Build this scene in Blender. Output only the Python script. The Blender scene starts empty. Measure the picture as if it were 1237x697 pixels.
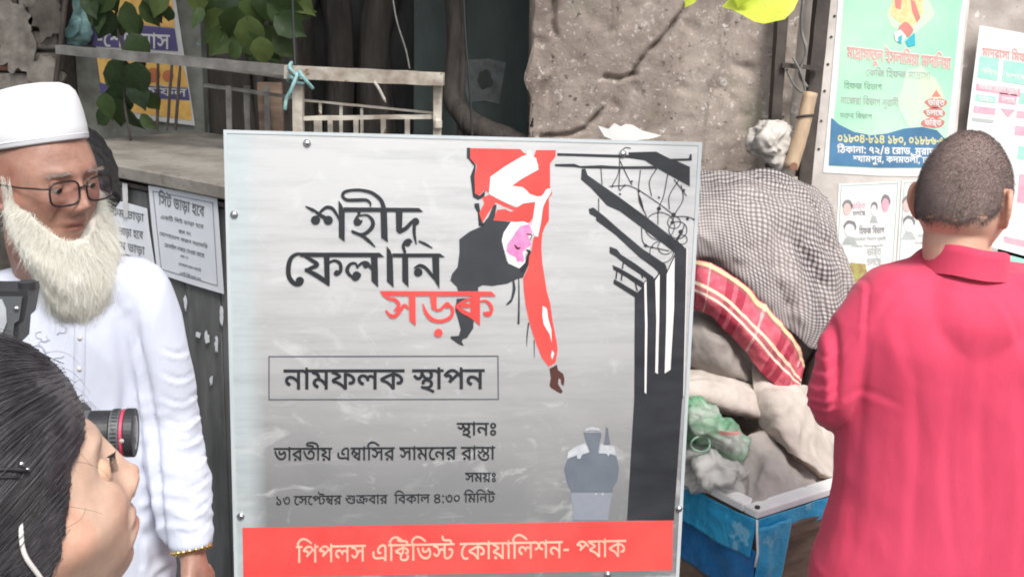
import bpy, math, random
import numpy as np
from mathutils import Vector, Matrix, noise
from mathutils.geometry import delaunay_2d_cdt
random.seed(7); RNG = np.random.default_rng(7)
R = math.radians
SC = bpy.context.scene
COL = SC.collection

# ------------------------------------------------------------------ camera
CAM = np.array([0., 0., 1.80]); PITCH = R(14); ROLL = R(1.5); FPX = 1326.; CX = 618.5; CY = 348.5
_f = np.array([0, math.cos(PITCH), -math.sin(PITCH)])
_r0 = np.array([1., 0, 0]); _u0 = np.array([0, math.sin(PITCH), math.cos(PITCH)])
_r = _r0*math.cos(ROLL) + _u0*math.sin(ROLL)
_u = -_r0*math.sin(ROLL) + _u0*math.cos(ROLL)
cd = bpy.data.cameras.new('camera'); cam = bpy.data.objects.new('camera', cd); COL.objects.link(cam)
cd.sensor_fit = 'HORIZONTAL'; cd.sensor_width = 36; cd.lens = 36*FPX/1237
cd.clip_start = 0.05; cd.clip_end = 500
M = Matrix.Identity(4)
for i in range(3):
    M[i][0] = _r[i]; M[i][1] = _u[i]; M[i][2] = -_f[i]; M[i][3] = CAM[i]
cam.matrix_world = M
SC.camera = cam

def ray(x, y):
    return _f + _r*((x-CX)/FPX) + _u*((CY-y)/FPX)
def at(x, y, Y):
    "the world point at distance Y in front of the viewer seen at photo pixel x, y (used to take measurements off the photo)"
    d = ray(x, y); return CAM + d*(Y/d[1])

# ------------------------------------------------------------------ light
W = bpy.data.worlds.new("World"); SC.world = W; W.use_nodes = True
nt = W.node_tree; bg = nt.nodes['Background']
sky = nt.nodes.new('ShaderNodeTexSky'); sky.sky_type = 'NISHITA'; sky.sun_disc = False
SUN_EL, SUN_AZ = R(52), R(158)      # azimuth clockwise from +Y (ahead of the viewer)
sky.sun_elevation = SUN_EL; sky.sun_rotation = SUN_AZ; sky.dust_density = 4; sky.air_density = 1.0; sky.ozone_density = .6
mixs = nt.nodes.new('ShaderNodeMixRGB'); mixs.inputs[0].default_value = .62
bw = nt.nodes.new('ShaderNodeRGBToBW'); nt.links.new(sky.outputs[0], bw.inputs[0]); nt.links.new(sky.outputs[0], mixs.inputs[1]); nt.links.new(bw.outputs[0], mixs.inputs[2])
nt.links.new(mixs.outputs[0], bg.inputs[0]); bg.inputs[1].default_value = 0.13
sl = bpy.data.lights.new('sun', 'SUN'); sl.energy = 1.5; sl.angle = R(14); sl.color = (1, .965, .91)
sun = bpy.data.objects.new('sun', sl); COL.objects.link(sun)
sd = Vector((math.sin(SUN_AZ)*math.cos(SUN_EL), math.cos(SUN_AZ)*math.cos(SUN_EL), math.sin(SUN_EL)))
sun.rotation_euler = sd.to_track_quat('Z', 'Y').to_euler()
SC.view_settings.view_transform = 'Standard'; SC.view_settings.look = 'None'; SC.view_settings.gamma = 1
SC.view_settings.exposure = 0.88
SC.cycles.filter_width = 1.9

# ------------------------------------------------------------------ materials
def N(t, typ, **kw):
    n = t.nodes.new(typ)
    for k, v in kw.items(): setattr(n, k, v)
    return n
def rgba(c): return (c[0], c[1], c[2], 1)
def ramp(t, fac, stops):
    r = N(t, 'ShaderNodeValToRGB'); e = r.color_ramp.elements
    while len(e) < len(stops): e.new(.5)
    for el, (p, c) in zip(e, stops):
        el.position = p; el.color = rgba(c) if not isinstance(c, (int, float)) else (c, c, c, 1)
    t.links.new(fac, r.inputs[0]); return r.outputs[0]
def mixc(t, fac, a, b, mode='MIX'):
    m = N(t, 'ShaderNodeMixRGB', blend_type=mode)
    for s, v in ((m.inputs[0], fac), (m.inputs[1], a), (m.inputs[2], b)):
        if isinstance(v, (int, float)): s.default_value = v if s.type == 'VALUE' else (v, v, v, 1)
        elif isinstance(v, tuple): s.default_value = rgba(v)
        else: t.links.new(v, s)
    return m.outputs[0]
def noisetex(t, scale, detail=6, rough=.6, coord='Object', stretch=(1, 1, 1), dist=0):
    tc = N(t, 'ShaderNodeTexCoord'); mp = N(t, 'ShaderNodeMapping'); mp.inputs['Scale'].default_value = stretch
    t.links.new(tc.outputs[coord], mp.inputs[0])
    n = N(t, 'ShaderNodeTexNoise'); n.inputs['Scale'].default_value = scale; n.inputs['Detail'].default_value = detail
    n.inputs['Roughness'].default_value = rough; n.inputs['Distortion'].default_value = dist
    t.links.new(mp.outputs[0], n.inputs['Vector']); return n.outputs[0]
def newmat(name):
    m = bpy.data.materials.new(name); m.use_nodes = True
    return m, m.node_tree, m.node_tree.nodes['Principled BSDF']
def bump(t, b, h, s=.3, d=.002):
    n = N(t, 'ShaderNodeBump'); n.inputs['Strength'].default_value = s; n.inputs['Distance'].default_value = d
    t.links.new(h, n.inputs['Height']); t.links.new(n.outputs[0], b.inputs['Normal']); return n
def mat(name, c, rough=.6, metal=0, c2=None, vs=8, stretch=(1, 1, 1), bs=60, bst=.25, bd=.002, lo=.35, hi=.65, coat=0, sheen=0, sss=0, spots=None, bstretch=None):
    m, t, b = newmat(name)
    b.inputs['Roughness'].default_value = rough; b.inputs['Metallic'].default_value = metal
    if c2 is None: c2 = tuple(v*.72 for v in c)
    col = ramp(t, noisetex(t, vs, stretch=stretch), [(lo, c2), (hi, c)])
    if spots:
        for (sc_, th, sc) in spots:
            f = ramp(t, noisetex(t, sc_, 3, .7, stretch=stretch), [(th, 0), (th+.05, 1)])
            col = mixc(t, f, col, sc)
    t.links.new(col, b.inputs['Base Color'])
    if bst: bump(t, b, noisetex(t, bs, 5, .6, stretch=bstretch or stretch), bst, bd)
    b.inputs['Coat Weight'].default_value = coat; b.inputs['Coat Roughness'].default_value = .12
    b.inputs['Sheen Weight'].default_value = sheen
    if sss:
        b.inputs['Subsurface Weight'].default_value = sss; b.inputs['Subsurface Radius'].default_value = (1, .35, .2); b.inputs['Subsurface Scale'].default_value = .006
    return m

MAT = {}
MAT['red'] = mat('print red', (.78, .085, .075), .45, c2=(.66, .06, .055), vs=9, bst=0)
MAT['black'] = mat('print black', (.018, .02, .025), .4, c2=(.035, .038, .045), vs=6, bst=0, stretch=(1, 1, 3))
MAT['dress'] = mat('print charcoal', (.045, .05, .058), .45, c2=(.03, .034, .04), vs=10, bst=0)
MAT['offwhite'] = mat('print off white', (.80, .77, .76), .45, c2=(.72, .69, .68), bst=0)
MAT['pink'] = mat('print pink', (.78, .16, .40), .45, c2=(.80, .30, .52), vs=50, bst=0)
MAT['brown'] = mat('print dark brown', (.10, .035, .03), .45, bst=0)
MAT['title'] = mat('print title black', (.022, .025, .03), .45, bst=0)
MAT['soldier'] = mat('print slate grey', (.115, .135, .165), .45, c2=(.14, .165, .20), vs=20, bst=0)
MAT['soldier2'] = mat('print pale slate grey', (.21, .235, .28), .45, c2=(.25, .27, .31), vs=20, bst=0)
MAT['cream'] = mat('print dull cream', (.72, .48, .36), .5, c2=(.62, .36, .27), vs=30, bst=0)
MAT['chrome'] = mat('screw chrome', (.8, .8, .82), .18, 1, bst=0)
MAT['steel'] = mat('mount steel', (.35, .36, .37), .45, .8)
MAT['paper'] = mat('white paper', (.72, .75, .79), .7, c2=(.62, .65, .70), vs=5, bs=15, bst=.3, bd=.004)
MAT['ink'] = mat('faded black ink', (.10, .105, .12), .7, c2=(.22, .23, .25), vs=60, bst=0)
MAT['skin_old'] = mat('tan brown skin', (.385, .215, .16), .48, c2=(.25, .125, .092), vs=24, bs=170, bst=.45, bd=.0015, sss=.12)
MAT['skin_woman'] = mat('light tan skin', (.68, .475, .36), .5, c2=(.54, .35, .26), vs=34, bs=420, bst=.35, bd=.0006, sss=.15)
MAT['skin_red'] = mat('tan skin', (.68, .42, .31), .5, c2=(.56, .32, .235), vs=14, bs=240, bst=.15, bd=.001, sss=.12)
MAT['lip'] = mat('lip skin', (.35, .14, .11), .45, bst=.1)
MAT['kurta_white'] = mat('white cotton', (.56, .59, .68), .85, c2=(.49, .52, .62), vs=5, bs=30, bst=.35, bd=.006, sheen=.15, stretch=(1, 1, .5))
MAT['cap'] = mat('white cap cotton', (.70, .71, .73), .9, c2=(.64, .65, .68), vs=10, bs=90, bst=.15, bd=.001)
MAT['kurta_red'] = mat('crimson cotton', (.66, .055, .125), .85, c2=(.56, .038, .092), vs=4, bs=22, bst=.3, bd=.006, sheen=.12, stretch=(1, 1, .45))
MAT['dark_cloth'] = mat('black cloth', (.02, .022, .028), .9)
MAT['navy_cloth'] = mat('navy cloth', (.03, .04, .07), .9)
MAT['trouser'] = mat('grey trouser cloth', (.12, .12, .13), .9)
MAT['white_trouser'] = mat('white trouser cloth', (.6, .62, .66), .9)
MAT['shoe'] = mat('brown shoe leather', (.07, .04, .025), .5)
MAT['plastic_black'] = mat('black camera plastic', (.02, .021, .024), .42, c2=(.03, .031, .035), bs=400, bst=.25, bd=.0006)
MAT['plastic_grey'] = mat('grey camera plastic', (.12, .13, .14), .4, bst=0)
MAT['lens_glass'] = mat('dark coated lens glass', (.01, .012, .03), .05, coat=1, bst=0)
MAT['ring_red'] = mat('pink red lens ring', (.70, .09, .17), .35, bst=0)
MAT['glasses'] = mat('dark spectacle frame', (.018, .012, .012), .3, bst=0)
MAT['gold'] = mat('gold metal', (.80, .50, .18), .25, 1, bst=0)
MAT['eye'] = mat('eye white', (.6, .55, .52), .2, bst=0)
MAT['iris'] = mat('dark iris', (.02, .012, .01), .1, bst=0)
MAT['earring'] = mat('white earphone wire', (.85, .83, .80), .3, bst=0)
MAT['slab'] = mat('worn concrete top', (.30, .28, .25), .85, c2=(.17, .155, .135), vs=7, bs=60, bst=.5, bd=.004, spots=[(40, .62, (.12, .11, .10))])
MAT['greyboard'] = mat('weathered grey boards', (.145, .148, .148), .75, c2=(.075, .077, .078), vs=9, stretch=(2, 2, .4), bs=40, bst=.4, bd=.002, spots=[(26, .70, (.24, .24, .23))])
MAT['oldwood'] = mat('weathered rail wood', (.50, .47, .41), .8, c2=(.24, .20, .165), vs=12, stretch=(1, 1, 1), bs=80, bst=.5, bd=.003, lo=.35, hi=.6, spots=[(22, .64, (.16, .08, .05))])
MAT['rail_grey'] = mat('grey rail', (.22, .215, .20), .7, c2=(.10, .095, .09), vs=14, bs=80, bst=.4)
MAT['darkmetal'] = mat('dark rusty metal', (.075, .06, .052), .7, c2=(.035, .028, .025), vs=16, bs=90, bst=.5, bd=.002)
MAT['cable'] = mat('dark cable', (.03, .035, .035), .6, bst=0)
MAT['rope'] = mat('pale teal rope', (.30, .50, .50), .8, c2=(.16, .32, .33), vs=60, bs=300, bst=.6)
MAT['darkwall'] = mat('wall in painted shade', (.060, .066, .062), .9, c2=(.025, .027, .026), vs=3.5, stretch=(2, 2, .6), bs=30, bst=.6, bd=.006)  # shade of the recess put into a dark base colour
MAT['green_sheet'] = mat('dark green painted sheet', (.055, .078, .072), .65, c2=(.032, .045, .043), vs=6, stretch=(2, 2, .5), bs=40, bst=.3, spots=[(18, .70, (.11, .12, .11))])
MAT['bark'] = mat('dark bark', (.075, .064, .055), .9, c2=(.030, .026, .024), vs=10, stretch=(2.5, 2.5, .4), bs=30, bst=.9, bd=.01)
MAT['greywall'] = mat('peeling grey wall', (.22, .235, .21), .85, c2=(.10, .10, .085), vs=8, bs=40, bst=.6, bd=.004, spots=[(14, .63, (.20, .30, .29)), (30, .66, (.28, .16, .12))])
MAT['brick_red'] = mat('worn red brick', (.22, .10, .07), .9, c2=(.13, .07, .055), vs=30, bs=70, bst=.6)
MAT['brick_grey'] = mat('plaster smeared brick', (.27, .245, .215), .9, c2=(.13, .115, .10), vs=22, bs=60, bst=.7, bd=.004)
MAT['brick_dark'] = mat('dirty dark brick', (.14, .12, .105), .9, c2=(.07, .06, .05), vs=22, bs=60, bst=.7, bd=.004)
MAT['mortar'] = mat('dark mortar', (.075, .065, .055), .95, c2=(.04, .035, .03), vs=30, bs=80, bst=.6)
MAT['palewall'] = mat('pale plaster wall', (.52, .475, .44), .85, c2=(.36, .315, .285), vs=7, bs=50, bst=.5, bd=.004, spots=[(16, .62, (.66, .63, .60)), (40, .68, (.20, .17, .155))])
MAT['hair_black'] = mat('black hair', (.028, .027, .030), .38, c2=(.016, .015, .017), vs=60, bs=200, bst=.3)
MAT['hair_woman'] = mat('dark brown black hair', (.080, .074, .082), .38, c2=(.030, .027, .031), vs=26, bs=300, bst=.4)
MAT['hair_short'] = mat('short dark grey hair', (.20, .150, .140), .6, c2=(.11, .080, .080), vs=12, bs=500, bst=.5)
MAT['hair_short_base'] = mat('scalp under short hair', (.25, .18, .16), .75, c2=(.15, .105, .10), vs=9, bs=600, bst=.8, bd=.002)
MAT['beard'] = mat('cream white beard hair', (.88, .87, .80), .6, c2=(.80, .78, .70), vs=30, bst=0)
MAT['beard_base'] = mat('cream beard mass', (.84, .82, .74), .8, c2=(.74, .715, .63), vs=40, bs=160, bst=.8, bd=.004, stretch=(1.6, 1.6, .5))
MAT['tarp'] = mat('blue tarpaulin', (.04, .44, .76), .36, c2=(.02, .30, .60), vs=9, bs=26, bst=.9, bd=.010, coat=.15, spots=[(14, .60, (.20, .52, .74))])
MAT['tarp_dark'] = mat('deep blue tarpaulin', (.012, .17, .45), .35, c2=(.01, .11, .33), vs=7, bs=26, bst=.7, bd=.008, coat=.2)
MAT['rim'] = mat('white foam board', (.92, .92, .91), .7, c2=(.84, .84, .83), vs=12, bs=60, bst=.3)
MAT['brownwood'] = mat('brown cart wood', (.25, .175, .125), .75, c2=(.12, .08, .06), vs=8, stretch=(1, 1, 5), bs=50, bst=.5, bd=.003)
MAT['sack'] = mat('beige sack cloth', (.56, .50, .45), .9, c2=(.42, .37, .33), vs=10, bs=120, bst=.5, bd=.003)
MAT['sack_grey'] = mat('grey brown sack cloth', (.34, .31, .285), .9, c2=(.22, .20, .185), vs=10, bs=90, bst=.5, bd=.003)
MAT['sack_dark'] = mat('dark canvas', (.10, .088, .08), .9)
MAT['rag'] = mat('off white rag', (.60, .57, .53), .9, c2=(.40, .37, .34), vs=14, bs=80, bst=.5)
MAT['bamboo'] = mat('dry bamboo', (.50, .37, .25), .55, c2=(.36, .25, .16), vs=18, stretch=(2, 2, .5), bs=60, bst=.3)
MAT['bamboo_end'] = mat('cut bamboo end', (.26, .13, .085), .8)
MAT['teal_plastic'] = mat('pale cyan plastic', (.24, .42, .43), .4, c2=(.10, .2, .2), vs=14)
MAT['asphalt'] = mat('asphalt', (.055, .054, .052), .9, c2=(.04, .04, .038), vs=3, bs=120, bst=.6)
MAT['pavement'] = mat('pavement concrete', (.26, .25, .235), .9, c2=(.18, .17, .16), vs=3, bs=80, bst=.5)

def leafmat(name, c, c2):
    m, t, b = newmat(name)
    col = ramp(t, noisetex(t, 9, 4), [(.35, c2), (.65, c)])
    oi = N(t, 'ShaderNodeObjectInfo'); col = mixc(t, ramp(t, oi.outputs['Random'], [(0, 0), (1, .55)]), col, tuple(v*(1.9 if k == 0 else 1.5 if k == 1 else .9) for k, v in enumerate(c)))
    col = mixc(t, ramp(t, noisetex(t, 38, 3, .7), [(.62, 0), (.68, .5)]), col, (.16, .13, .07))
    t.links.new(col, b.inputs['Base Color']); b.inputs['Roughness'].default_value = .5
    tr = N(t, 'ShaderNodeBsdfTranslucent'); t.links.new(col, tr.inputs[0])
    mx = N(t, 'ShaderNodeMixShader'); mx.inputs[0].default_value = .3
    t.links.new(b.outputs[0], mx.inputs[1]); t.links.new(tr.outputs[0], mx.inputs[2])
    t.links.new(mx.outputs[0], t.nodes['Material Output'].inputs[0]); return m
MAT['leaf_dark'] = leafmat('dark leaf', (.030, .062, .022), (.018, .040, .015))
MAT['leaf_mid'] = leafmat('mid green leaf', (.075, .125, .045), (.045, .085, .032))
MAT['leaf_lime'] = leafmat('lime leaf', (.50, .64, .08), (.40, .56, .07))

def wallmat():
    m, t, b = newmat('pock marked plaster')
    base = ramp(t, noisetex(t, 3.2, 8, .65), [(.30, (.15, .118, .10)), (.46, (.245, .20, .172)), (.60, (.33, .275, .24)), (.75, (.41, .355, .315))])
    base = mixc(t, ramp(t, noisetex(t, 16, 6, .7), [(.40, 0), (.62, .6)]), base, (.31, .255, .22))
    base = mixc(t, ramp(t, noisetex(t, 2.1, 7, .7, dist=1.0), [(.46, 0), (.56, .65)]), base, (.42, .36, .315))
    base = mixc(t, ramp(t, noisetex(t, 2.7, 7, .7, stretch=(1.6, 1, .5), dist=.8), [(.56, 0), (.66, .7)]), base, (.13, .10, .085))
    base = mixc(t, ramp(t, noisetex(t, 55, 3, .6), [(.60, 0), (.66, .8)]), base, (.52, .47, .43))
    base = mixc(t, ramp(t, noisetex(t, 34, 4, .7, dist=.6), [(.63, 0), (.67, .9)]), base, (.66, .62, .58))
    base = mixc(t, ramp(t, noisetex(t, 42, 4, .6, dist=.3), [(.30, .85), (.38, 0)]), base, (.055, .045, .04))
    base = mixc(t, ramp(t, noisetex(t, 6, 4, .6, stretch=(1, 1, .6)), [(.60, 0), (.72, .35)]), base, (.20, .22, .12))
    t.links.new(base, b.inputs['Base Color']); b.inputs['Roughness'].default_value = .92
    bump(t, b, noisetex(t, 70, 8, .7), .8, .006); return m
MAT['pockwall'] = wallmat()

def uvmat(name, fn, rough=.85, bs=160, bst=.3):
    m, t, b = newmat(name)
    uv = N(t, 'ShaderNodeUVMap'); sp = N(t, 'ShaderNodeSeparateXYZ'); t.links.new(uv.outputs[0], sp.inputs[0])
    def math_(op, a, bb=None):
        n = N(t, 'ShaderNodeMath', operation=op)
        for s, v in zip(n.inputs, (a, bb)):
            if v is None: continue
            if isinstance(v, (int, float)): s.default_value = v
            else: t.links.new(v, s)
        return n.outputs[0]
    t.links.new(fn(t, sp.outputs[0], sp.outputs[1], math_), b.inputs['Base Color'])
    b.inputs['Roughness'].default_value = rough
    if bst: bump(t, b, noisetex(t, bs, 3), bst, .001)
    return m
def check_fn(t, u, v, m):
    def band(x, n, d): return m('LESS_THAN', m('FRACT', m('MULTIPLY', x, n)), d)
    a = band(u, 52, .48); b = band(v, 42, .48)
    s = m('ADD', a, b)
    c = ramp(t, m('DIVIDE', s, 2), [(0, (.44, .40, .38)), (.5, (.16, .14, .145)), (1, (.045, .04, .048))])
    return mixc(t, ramp(t, noisetex(t, 5, 4), [(.4, 0), (.7, .35)]), c, (.55, .49, .46))
MAT['check'] = uvmat('black and cream checked cloth', check_fn)
def gam_fn(t, u, v, m):
    # v across the band, u along it
    c = mixc(t, ramp(t, noisetex(t, 60, 2), [(.4, 0), (.6, 1)]), (.62, .13, .17), (.52, .08, .12))
    fu = m('FRACT', m('MULTIPLY', u, 3.1))
    for lo, hi, col, k in ((.0, .13, (.34, .02, .05), .85), (.20, .33, (.34, .02, .05), .85), (.62, .66, (.75, .55, .50), .6)):
        f = m('MULTIPLY', m('GREATER_THAN', fu, lo), m('LESS_THAN', fu, hi)); c = mixc(t, m('MULTIPLY', f, k), c, col)
    for lo, hi, col, k in ((.02, .10, (.66, .68, .36), .8), (.13, .16, (.10, .14, .12), .6), (.44, .50, (.72, .70, .48), .85), (.53, .56, (.16, .16, .14), .55), (.58, .63, (.76, .74, .60), .85), (.68, .70, (.45, .05, .06), .6)):
        f = m('MULTIPLY', m('GREATER_THAN', v, lo), m('LESS_THAN', v, hi)); c = mixc(t, m('MULTIPLY', f, k), c, col)
    return c
MAT['gamcha'] = uvmat('red tartan cotton', gam_fn)

def plate_mat():
    # brushed silver sheet with a pale-to-grey print of fog and painted-in reflections
    m, t, b = newmat('silver printed sheet')
    uv = N(t, 'ShaderNodeUVMap'); sp = N(t, 'ShaderNodeSeparateXYZ'); t.links.new(uv.outputs[0], sp.inputs[0])
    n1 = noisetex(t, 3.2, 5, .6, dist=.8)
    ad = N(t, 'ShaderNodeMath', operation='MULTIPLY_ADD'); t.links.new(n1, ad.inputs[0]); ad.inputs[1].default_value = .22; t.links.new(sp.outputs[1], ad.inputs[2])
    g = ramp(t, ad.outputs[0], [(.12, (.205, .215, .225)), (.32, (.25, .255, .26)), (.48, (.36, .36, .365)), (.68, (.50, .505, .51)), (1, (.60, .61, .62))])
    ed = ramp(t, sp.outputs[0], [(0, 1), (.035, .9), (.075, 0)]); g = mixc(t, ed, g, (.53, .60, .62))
    painted_reflection = ramp(t, noisetex(t, 9, 5, .65, stretch=(1, 1, 1.6), dist=1.2), [(.56, 0), (.72, .5)])  # pale reflections on the sheet, put into the colour
    g = mixc(t, ramp(t, noisetex(t, 5, 6, .7, stretch=(.8, 1, 9)), [(.45, 0), (.66, .26)]), g, (.24, .25, .26))
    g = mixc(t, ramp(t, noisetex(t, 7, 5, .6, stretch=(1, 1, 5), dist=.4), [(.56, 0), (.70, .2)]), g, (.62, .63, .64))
    g = mixc(t, painted_reflection, g, (.70, .72, .73))
    t.links.new(g, b.inputs['Base Color']); b.inputs['Metallic'].default_value = .25; b.inputs['Roughness'].default_value = .38
    b.inputs['Coat Weight'].default_value = .35; b.inputs['Coat Roughness'].default_value = .08
    bump(t, b, noisetex(t, 30, 4, .6, stretch=(.1, .1, 6)), .08, .001)
    return m
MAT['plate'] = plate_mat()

def glass_mat(name, col, fac):
    m, t, b = newmat(name)
    tr = N(t, 'ShaderNodeBsdfTransparent'); tr.inputs[0].default_value = rgba(col)
    gl = N(t, 'ShaderNodeBsdfGlossy'); gl.inputs['Roughness'].default_value = .08
    mx = N(t, 'ShaderNodeMixShader'); mx.inputs[0].default_value = fac
    t.links.new(tr.outputs[0], mx.inputs[1]); t.links.new(gl.outputs[0], mx.inputs[2])
    t.links.new(mx.outputs[0], t.nodes['Material Output'].inputs[0]); return m
MAT['spec_glass'] = glass_mat('spectacle glass', (.90, .86, .86), .07)
def poly_mat(name, col, a):
    m, t, b = newmat(name)
    b.inputs['Base Color'].default_value = rgba(col); b.inputs['Roughness'].default_value = .18; b.inputs['Alpha'].default_value = a
    bump(t, b, noisetex(t, 22, 6, .7), .9, .01); return m
MAT['clear_bag'] = poly_mat('clear plastic bag', (.72, .72, .70), .50)
MAT['green_bag'] = poly_mat('green and clear plastic bag', (.10, .40, .17), .82)

# ------------------------------------------------------------------ mesh helpers
def setparent(o, parent):
    if parent is not None:
        o.parent = parent; o.matrix_parent_inverse = Matrix.Translation(parent.location).inverted()
def link(name, me, m=None, parent=None, smooth=False, label=None):
    o = bpy.data.objects.new(name, me); COL.objects.link(o)
    if m is not None and not me.materials: me.materials.append(m)
    setparent(o, parent)
    if smooth:
        me.polygons.foreach_set('use_smooth', [True]*len(me.polygons))
    if label: o['label'] = label
    return o
def obj(name, V, F, m, parent=None, smooth=False, uv=None, label=None):
    me = bpy.data.meshes.new(name); me.from_pydata([tuple(float(c) for c in v) for v in V], [], [tuple(int(i) for i in f) for f in F])
    if uv is not None:
        l = me.uv_layers.new(name='UVMap'); uv = np.asarray(uv, dtype=np.float32)
        idx = np.empty(len(me.loops), dtype=np.int32); me.loops.foreach_get('vertex_index', idx)
        l.data.foreach_set('uv', uv[idx].ravel())
    me.validate(); me.update()
    return link(name, me, m, parent, smooth, label)
def tag(o, label, cat, group=None, kind=None):
    o['label'] = label; o['category'] = cat
    if group: o['group'] = group
    if kind: o['kind'] = kind
    return o
def empty(name, label, cat, loc=(0, 0, 0), group=None):
    "thing root; parts are given in world coordinates and keep them"
    o = bpy.data.objects.new(name, None); COL.objects.link(o); o.location = loc; o.empty_display_size = .05
    return tag(o, label, cat, group)
class Geo:
    def __init__(s): s.V = []; s.F = []
    def add(s, V, F):
        k = len(s.V); s.V += [tuple(v) for v in V]; s.F += [tuple(i+k for i in f) for f in F]; return s
    def box(s, c, sz, Rm=None, bev=0):
        c = np.array(c, float); h = np.array(sz, float)/2
        if bev <= 0:
            P = [np.array((x, y, z))*h for x in (-1, 1) for y in (-1, 1) for z in (-1, 1)]
            F = [(0, 1, 3, 2), (4, 6, 7, 5), (0, 4, 5, 1), (2, 3, 7, 6), (0, 2, 6, 4), (1, 5, 7, 3)]
        else:
            bv = min(bev, min(h)*.9); P = []; ix = {}
            for x in (-1, 1):
                for y in (-1, 1):
                    for z in (-1, 1):
                        for ax in range(3):
                            q = np.array((x, y, z))*(h-bv); q[ax] += (x, y, z)[ax]*bv; ix[(x, y, z, ax)] = len(P); P.append(q)
            F = []
            sg = (-1, 1)
            for ax in range(3):
                a1, a2 = (ax+1) % 3, (ax+2) % 3
                for s0 in sg:
                    loop = []
                    for (p, q) in ((-1, -1), (1, -1), (1, 1), (-1, 1)):
                        k = [0, 0, 0]; k[ax] = s0; k[a1] = p; k[a2] = q; loop.append(ix[(*k, ax)])
                    F.append(tuple(loop) if s0 > 0 else tuple(loop[::-1]))
                for p in sg:
                    for q in sg:      # edge along ax
                        k0 = [0, 0, 0]; k0[ax] = -1; k0[a1] = p; k0[a2] = q; k1 = list(k0); k1[ax] = 1
                        l = [ix[(*k0, a1)], ix[(*k1, a1)], ix[(*k1, a2)], ix[(*k0, a2)]]
                        F.append(tuple(l) if p*q < 0 else tuple(l[::-1]))
            for x in sg:
                for y in sg:
                    for z in sg:
                        l = [ix[(x, y, z, 0)], ix[(x, y, z, 1)], ix[(x, y, z, 2)]]
                        F.append(tuple(l) if x*y*z > 0 else tuple(l[::-1]))
        P = [(np.asarray(Rm) @ p if Rm is not None else p)+c for p in P]
        return s.add(P, F)
    def tube(s, pts, rad, n=10, sq=None, cap=True, up=None):
        V, F = tube(pts, rad, n, cap, up); return s.add(V, F)
    def build(s, name, m, parent=None, smooth=False, label=None): return obj(name, s.V, s.F, m, parent, smooth, label=label)
def frames(P, up=None):
    P = np.asarray(P, float); n = len(P); T = np.zeros_like(P)
    T[1:-1] = P[2:]-P[:-2]; T[0] = P[1]-P[0]; T[-1] = P[-1]-P[-2]
    T /= np.linalg.norm(T, axis=1)[:, None]+1e-12
    u = np.array(up if up is not None else (0, 0, 1.)) ; 
    if abs(T[0] @ u) > .9: u = np.array((1., 0, 0))
    A = []; 
    a = u-T[0]*(u @ T[0]); a /= np.linalg.norm(a)
    for t in T:
        a = a-t*(a @ t); a /= np.linalg.norm(a); A.append(a)
    A = np.array(A); B = np.cross(T, A); return T, A, B
def tube(pts, rad, n=10, cap=True, up=None):
    P = np.asarray(pts, float); k = len(P)
    if np.isscalar(rad): rad = [rad]*k
    rad = [(r, r) if np.isscalar(r) else r for r in rad]
    T, A, B = frames(P, up); V = []; F = []
    for i in range(k):
        for j in range(n):
            a = 2*math.pi*j/n; V.append(P[i]+A[i]*math.cos(a)*rad[i][0]+B[i]*math.sin(a)*rad[i][1])
    for i in range(k-1):
        for j in range(n):
            F.append((i*n+j, i*n+(j+1) % n, (i+1)*n+(j+1) % n, (i+1)*n+j))
    if cap:
        F.append(tuple(range(n))[::-1]); F.append(tuple((k-1)*n+j for j in range(n)))
    return V, F
def cr(P, n):
    "Catmull-Rom through the points, n steps per span"
    P = np.asarray(P, float); 
    if len(P) < 3:
        t = np.linspace(0, 1, n+1)[:, None]; return P[0]*(1-t)+P[-1]*t
    Q = np.vstack([2*P[0]-P[1], P, 2*P[-1]-P[-2]]); out = []
    for i in range(len(P)-1):
        a, b, c, d = Q[i:i+4]
        for k in range(n):
            t = k/n; out.append(.5*((2*b)+(-a+c)*t+(2*a-5*b+4*c-d)*t*t+(-a+3*b-3*c+d)*t**3))
    out.append(P[-1]); return np.array(out)
def loft(rings, n=32, ex=2.4, cap=True):
    "rings: (centre, x axis, y axis, rx, ry)"
    V = []; F = []; k = len(rings)
    for c, xa, ya, rx, ry in rings:
        for j in range(n):
            a = 2*math.pi*j/n; ca, sa = math.cos(a), math.sin(a)
            p = (abs(ca)**ex+abs(sa)**ex)**(-1/ex)
            V.append(np.asarray(c)+np.asarray(xa)*rx*p*ca+np.asarray(ya)*ry*p*sa)
    for i in range(k-1):
        for j in range(n): F.append((i*n+j, i*n+(j+1) % n, (i+1)*n+(j+1) % n, (i+1)*n+j))
    if cap: F.append(tuple(range(n))[::-1]); F.append(tuple((k-1)*n+j for j in range(n)))
    return V, F
def grid_faces(nu, nv, off=0): return [(off+i*nv+j, off+i*nv+j+1, off+(i+1)*nv+j+1, off+(i+1)*nv+j) for i in range(nu-1) for j in range(nv-1)]
def fbm(p, sc, o=4): return noise.fractal(Vector(p)*sc, 1.0, 2.0, o)
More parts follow.
